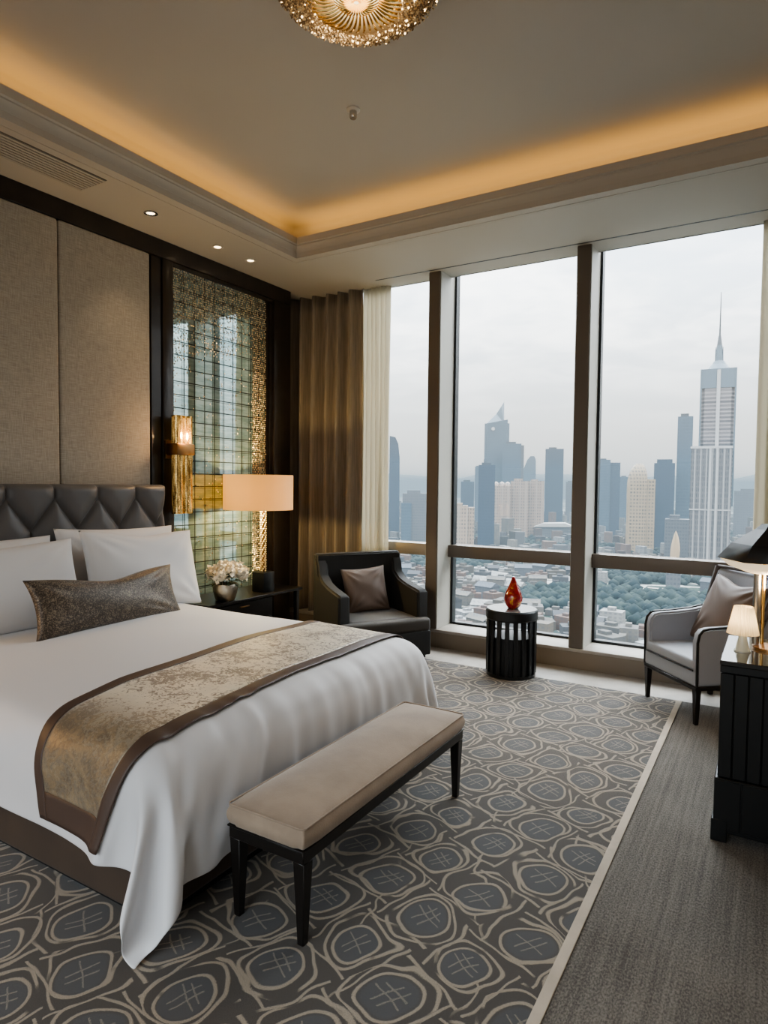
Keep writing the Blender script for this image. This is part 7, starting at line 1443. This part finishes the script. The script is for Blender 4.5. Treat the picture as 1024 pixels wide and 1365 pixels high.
occupied = [(-89, 1247, 60), (-93, 1205, 60), (-272, 1577, 45), (-126, 1042, 30), (-540, 1840, 70), (-620, 1369, 45), (-566, 1392, 40), (-165, 1400, 45)]
occupied += [(o.location.x, o.location.y, 52) for o in scene.objects if o.get('category') == 'building' and o.type == 'EMPTY']
def park(x, y):
    return noise.noise(Vector((x * .004, y * .004, 2.))) + .5 * noise.noise(Vector((x * .012, y * .012, 7.)))
pts = []
while len(pts) < 150:
    D = rnd.uniform(640, 1150); az = R(rnd.uniform(-31, 3)); x, y = math.sin(az) * D, math.cos(az) * D
    if park(x, y) > .05 or any(math.hypot(x - a, y - c) < q for a, c, q in occupied) or any(math.hypot(x - a, y - c) < 24 for a, c in pts): continue
    pts.append((x, y))
LG = 'low buildings among the trees far below the window'
LL = 'small pale or brown low building among the trees far below the window'
for k, (x, y) in enumerate(pts):
    o = LOWM[k] if k < len(LOWM) else LOWM[k % len(LOWM)].copy()
    if k >= len(LOWM): COL.objects.link(o)
    o.location = (x, y, GZ); o.rotation_euler = (0, 0, rnd.uniform(-.6, .6))
    tag(o, LL, 'building', LG)
# everything further off, past counting
verts, faces, cols = [], [], []
n = 0
while n < 2600:
    D = 600 + 3000 * rnd.random() ** 1.2; az = R(rnd.uniform(-36, 8)); x, y = math.sin(az) * D, math.cos(az) * D
    if D < 1150 and -31 < math.degrees(az) < 3 and rnd.random() < .75: continue
    if D < 1200 and any(abs(x - a) + abs(y - c) < 44 for a, c in pts): continue
    if park(x, y) > .12 or any(math.hypot(x - a, y - c) < q for a, c, q in occupied): continue
    n += 1
    w, d, h, r = rnd.uniform(8, 30), rnd.uniform(8, 20), rnd.choice((4, 6, 8, 12, 18, 26)) * rnd.uniform(.7, 1.3), rnd.uniform(-.7, .7)
    if D > 1500: h *= rnd.choice((1, 1, 1.5, 2.2))
    c_, s_ = math.cos(r), math.sin(r); i0 = len(verts); tn = rnd.choice(PAL); br = rnd.uniform(.06, .24)
    for zz in (0, h):
        for ax, ay in ((-1, -1), (1, -1), (1, 1), (-1, 1)):
            px, py = ax * w / 2, ay * d / 2; verts.append((x + px * c_ - py * s_, y + px * s_ + py * c_, GZ + zz)); cols.append(tuple(q * br for q in tn))
    faces += [(i0, i0 + 1, i0 + 5, i0 + 4), (i0 + 1, i0 + 2, i0 + 6, i0 + 5), (i0 + 2, i0 + 3, i0 + 7, i0 + 6), (i0 + 3, i0, i0 + 4, i0 + 7), (i0 + 4, i0 + 5, i0 + 6, i0 + 7)]
me = bpy.data.meshes.new('distant_rooftops'); me.from_pydata(verts, [], faces); me.materials.append(lowmat)
a = me.color_attributes.new('tint', 'FLOAT_COLOR', 'POINT')
for q, c in zip(a.data, cols): q.color = (*c, 1)
o = bpy.data.objects.new('distant_rooftops', me); COL.objects.link(o)
tag(o, 'haze-veiled mass of low rooftops covering the city', 'buildings', None, 'stuff')
# tree masses
verts, faces = [], []
t = bmesh.new(); bmesh.ops.create_icosphere(t, subdivisions=1, radius=1); tv = [v.co.copy() for v in t.verts]; tf = [[v.index for v in f.verts] for f in t.faces]; t.free()
n = 0
while n < 4600:
    D = 560 + 1900 * rnd.random() ** 1.3; az = R(rnd.uniform(-35, 6)); x, y = math.sin(az) * D, math.cos(az) * D
    pk = park(x, y)
    if pk < -.06 and rnd.random() < .86: continue
    if any(math.hypot(x - a, y - c) < q for a, c, q in occupied) or (D < 1200 and any(abs(x - a) + abs(y - c) < 30 for a, c in pts)): continue
    n += 1; r = rnd.uniform(4, 11); i0 = len(verts); hz = rnd.uniform(.6, 1.1)
    verts += [(x + v.x * r * rnd.uniform(.85, 1.15), y + v.y * r, GZ + r * .5 + v.z * r * hz) for v in tv]; faces += [[i0 + q for q in f] for f in tf]
me = bpy.data.meshes.new('tree_mass'); me.from_pydata(verts, [], faces)
for q in me.polygons: q.use_smooth = True
m_, g = new_mat('tree_green'); x, y, z = g.xyz(g.coord())
c = g.mix(g.noise(g.vec(x, y, z), .05, 3).step(.35, .65), (.008, .015, .017), (.024, .034, .031)); p = principled(g, c, .9, spec=.1); g.nt.links.new(p.outputs[0], g.out.inputs[0])
me.materials.append(m_); o = bpy.data.objects.new('tree_mass', me); COL.objects.link(o)
tag(o, 'dark blue-green tree masses filling the parks below', 'trees', None, 'stuff')

# pale curving roads through the parks
roadm = simple('pale_road', (.20, .19, .17), .8)
for k, (d0, d1, amp, fr_, ph, wd) in enumerate(((700, 900, 60, 5, 0, 9), (820, 760, 40, 7, 2, 7), (980, 1120, 70, 4, 1, 11), (1240, 1150, 60, 6, 3, 10), (1450, 1500, 60, 5, 4, 14))):
    b = new_bm()
    def rd(u, v):
        az = R(lerp(-34, 6, u)); D = lerp(d0, d1, u) + amp * math.sin(u * fr_ + ph) + (v - .5) * wd
        return (math.sin(az) * D, math.cos(az) * D, GZ + .6 + .1 * k)
    add_grid(b, 90, 1, rd)
    struct('city_road', b, roadm, smooth=0)

# haze: air out to the horizon, its daylight put in as own glow
def haze(name, y0, y1, z0, z1, dens, col):
    m, g = new_mat(name)
    a = g.node('ShaderNodeVolumeAbsorption', {0: (0, 0, 0, 1), 1: dens})
    e = g.node('ShaderNodeEmission', {0: (*col, 1), 1: dens})
    s = g.node('ShaderNodeAddShader', {0: a.outputs[0], 1: e.outputs[0]})
    g.nt.links.new(s.outputs[0], g.out.inputs['Volume'])
    b = new_bm(); box2(b, -11000, 8000, y0, y1, z0, z1)
    o = link('haze', b, m, None, smooth=0)
    tag(o, None, 'haze', None, 'stuff'); return o
h = haze('low_haze', 260, 11500, GZ - 6, 60, .00027, HAZE_LO); h['label'] = 'blue haze lying low over the city'
h = haze('high_haze', 260, 11500, 60.5, 700, .00010, HAZE_HI); h['label'] = 'thin pale haze above the rooftops'

# ------------------------------------------------------------------ sky
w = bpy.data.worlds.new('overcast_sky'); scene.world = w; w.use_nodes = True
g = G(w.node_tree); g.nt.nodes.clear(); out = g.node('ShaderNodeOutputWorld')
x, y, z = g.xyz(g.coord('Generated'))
q = 1.0 / (z.max(0.) + .12)
cv = g.vec(x * q, y * q, z * .5)
n = g.noise(cv, 1.1, 6, .58, .4); n2 = g.noise(cv, 3.4, 4, .6, .6)
cl = (n * .7 + n2 * .35).step(.42, .68)
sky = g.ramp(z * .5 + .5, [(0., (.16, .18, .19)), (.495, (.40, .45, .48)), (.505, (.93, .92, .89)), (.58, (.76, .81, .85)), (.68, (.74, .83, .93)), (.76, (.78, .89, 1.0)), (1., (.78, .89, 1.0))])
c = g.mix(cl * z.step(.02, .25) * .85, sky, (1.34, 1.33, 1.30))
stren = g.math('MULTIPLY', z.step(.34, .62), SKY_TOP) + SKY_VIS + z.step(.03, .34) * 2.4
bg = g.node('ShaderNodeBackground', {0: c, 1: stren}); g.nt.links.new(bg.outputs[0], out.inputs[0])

# ------------------------------------------------------------------ lamps
def lamp_(name, typ, loc, energy, color, rot=(0, 0, 0), **kw):
    L = bpy.data.lights.new(name, typ); L.energy = energy; L.color = color
    for k, v in kw.items(): setattr(L, k, v)
    o = bpy.data.objects.new(name, L); COL.objects.link(o); o.location = loc; o.rotation_euler = rot; return o
def portal(loc, rot, sx, sy):
    o = lamp_('window_portal', 'AREA', loc, 1., (1, 1, 1), rot, shape='RECTANGLE', size=sx, size_y=sy)
    o.data.cycles.is_portal = True
portal((-1.75, 6.12, 1.95), (R(-90), 0, 0), 3.6, 3.5)
portal(((XL + 1.0 + XR - .5) / 2, YB - .15, 1.85), (R(90), 0, 0), 4.6, 2.7)
warm = (1., .55, .15)
LXm = (OX0 + OX1) / 2; LYm = (OY0 + OY1) / 2
lamp_('cove_strip_left', 'AREA', (OX0 - .12, LYm, 3.79), COVE, warm, (R(180), 0, 0), shape='RECTANGLE', size=.10, size_y=OY1 - OY0)
lamp_('cove_strip_window', 'AREA', (LXm, OY1 + .12, 3.79), COVE * .75, warm, (R(180), 0, 0), shape='RECTANGLE', size=OX1 - OX0, size_y=.10)
lamp_('cove_strip_right', 'AREA', (OX1 + .12, LYm, 3.79), COVE, warm, (R(180), 0, 0), shape='RECTANGLE', size=.10, size_y=OY1 - OY0)
lamp_('cove_strip_back', 'AREA', (LXm, OY0 - .12, 3.79), COVE * .75, warm, (R(180), 0, 0), shape='RECTANGLE', size=OX1 - OX0, size_y=.10)
for x, y in ((-4.154, 3.392), (-4.23, 4.16), (-4.216, 4.56)):
    lamp_('spot_lamp', 'SPOT', (x, y, ZC - .02), DOWN, (1, .74, .46), (0, 0, 0), spot_size=R(75), spot_blend=.6, shadow_soft_size=.03)
lamp_('chandelier_lamp', 'POINT', (CX, CY, 3.70), CHAND, (1, .74, .46), shadow_soft_size=.2)
lamp_('table_lamp_bulb', 'POINT', (LX + .03, LY - .07, .562 + .865), LAMP, (1, .72, .30), shadow_soft_size=.04)
lamp_('sconce_bulb', 'POINT', (-4.33, 3.92, 2.0), LAMP * .22, (1, .58, .24), shadow_soft_size=.03)
lamp_('left_bedside_bulb', 'POINT', (-4.25, .80, 1.15), LAMP * .55, (1, .56, .22), shadow_soft_size=.12)
lamp_('desk_lamp_bulb', 'POINT', (.01, 3.62, 1.14), LAMP * .26, (1, .70, .42), shadow_soft_size=.06)

# ------------------------------------------------------------------ camera
cam = bpy.data.cameras.new('camera'); co = bpy.data.objects.new('camera', cam); COL.objects.link(co)
f_px = 864.52; yaw, pit, rol = R(31.09), R(2.479), R(.577)
fw = Vector((-math.sin(yaw) * math.cos(pit), math.cos(yaw) * math.cos(pit), -math.sin(pit)))
rt_ = Vector((math.cos(yaw), math.sin(yaw), 0)); up = rt_.cross(fw)
r_ = rt_ * math.cos(rol) + up * math.sin(rol); u_ = r_.cross(fw)
co.matrix_world = Matrix(((r_.x, u_.x, -fw.x, 0), (r_.y, u_.y, -fw.y, 0), (r_.z, u_.z, -fw.z, 1.6), (0, 0, 0, 1)))
cam.sensor_fit = 'HORIZONTAL'; cam.sensor_width = 36; cam.lens = f_px / 1024 * 36
cam.clip_start = .05; cam.clip_end = 30000
scene.camera = co
scene.view_settings.view_transform = 'AgX'
scene.view_settings.look = LOOK
scene.view_settings.exposure = EXPO
scene.cycles.max_bounces = 10
scene.cycles.diffuse_bounces = 6
scene.cycles.transparent_max_bounces = 16
scene.cycles.sample_clamp_indirect = 6.
scene.cycles.use_denoising = True
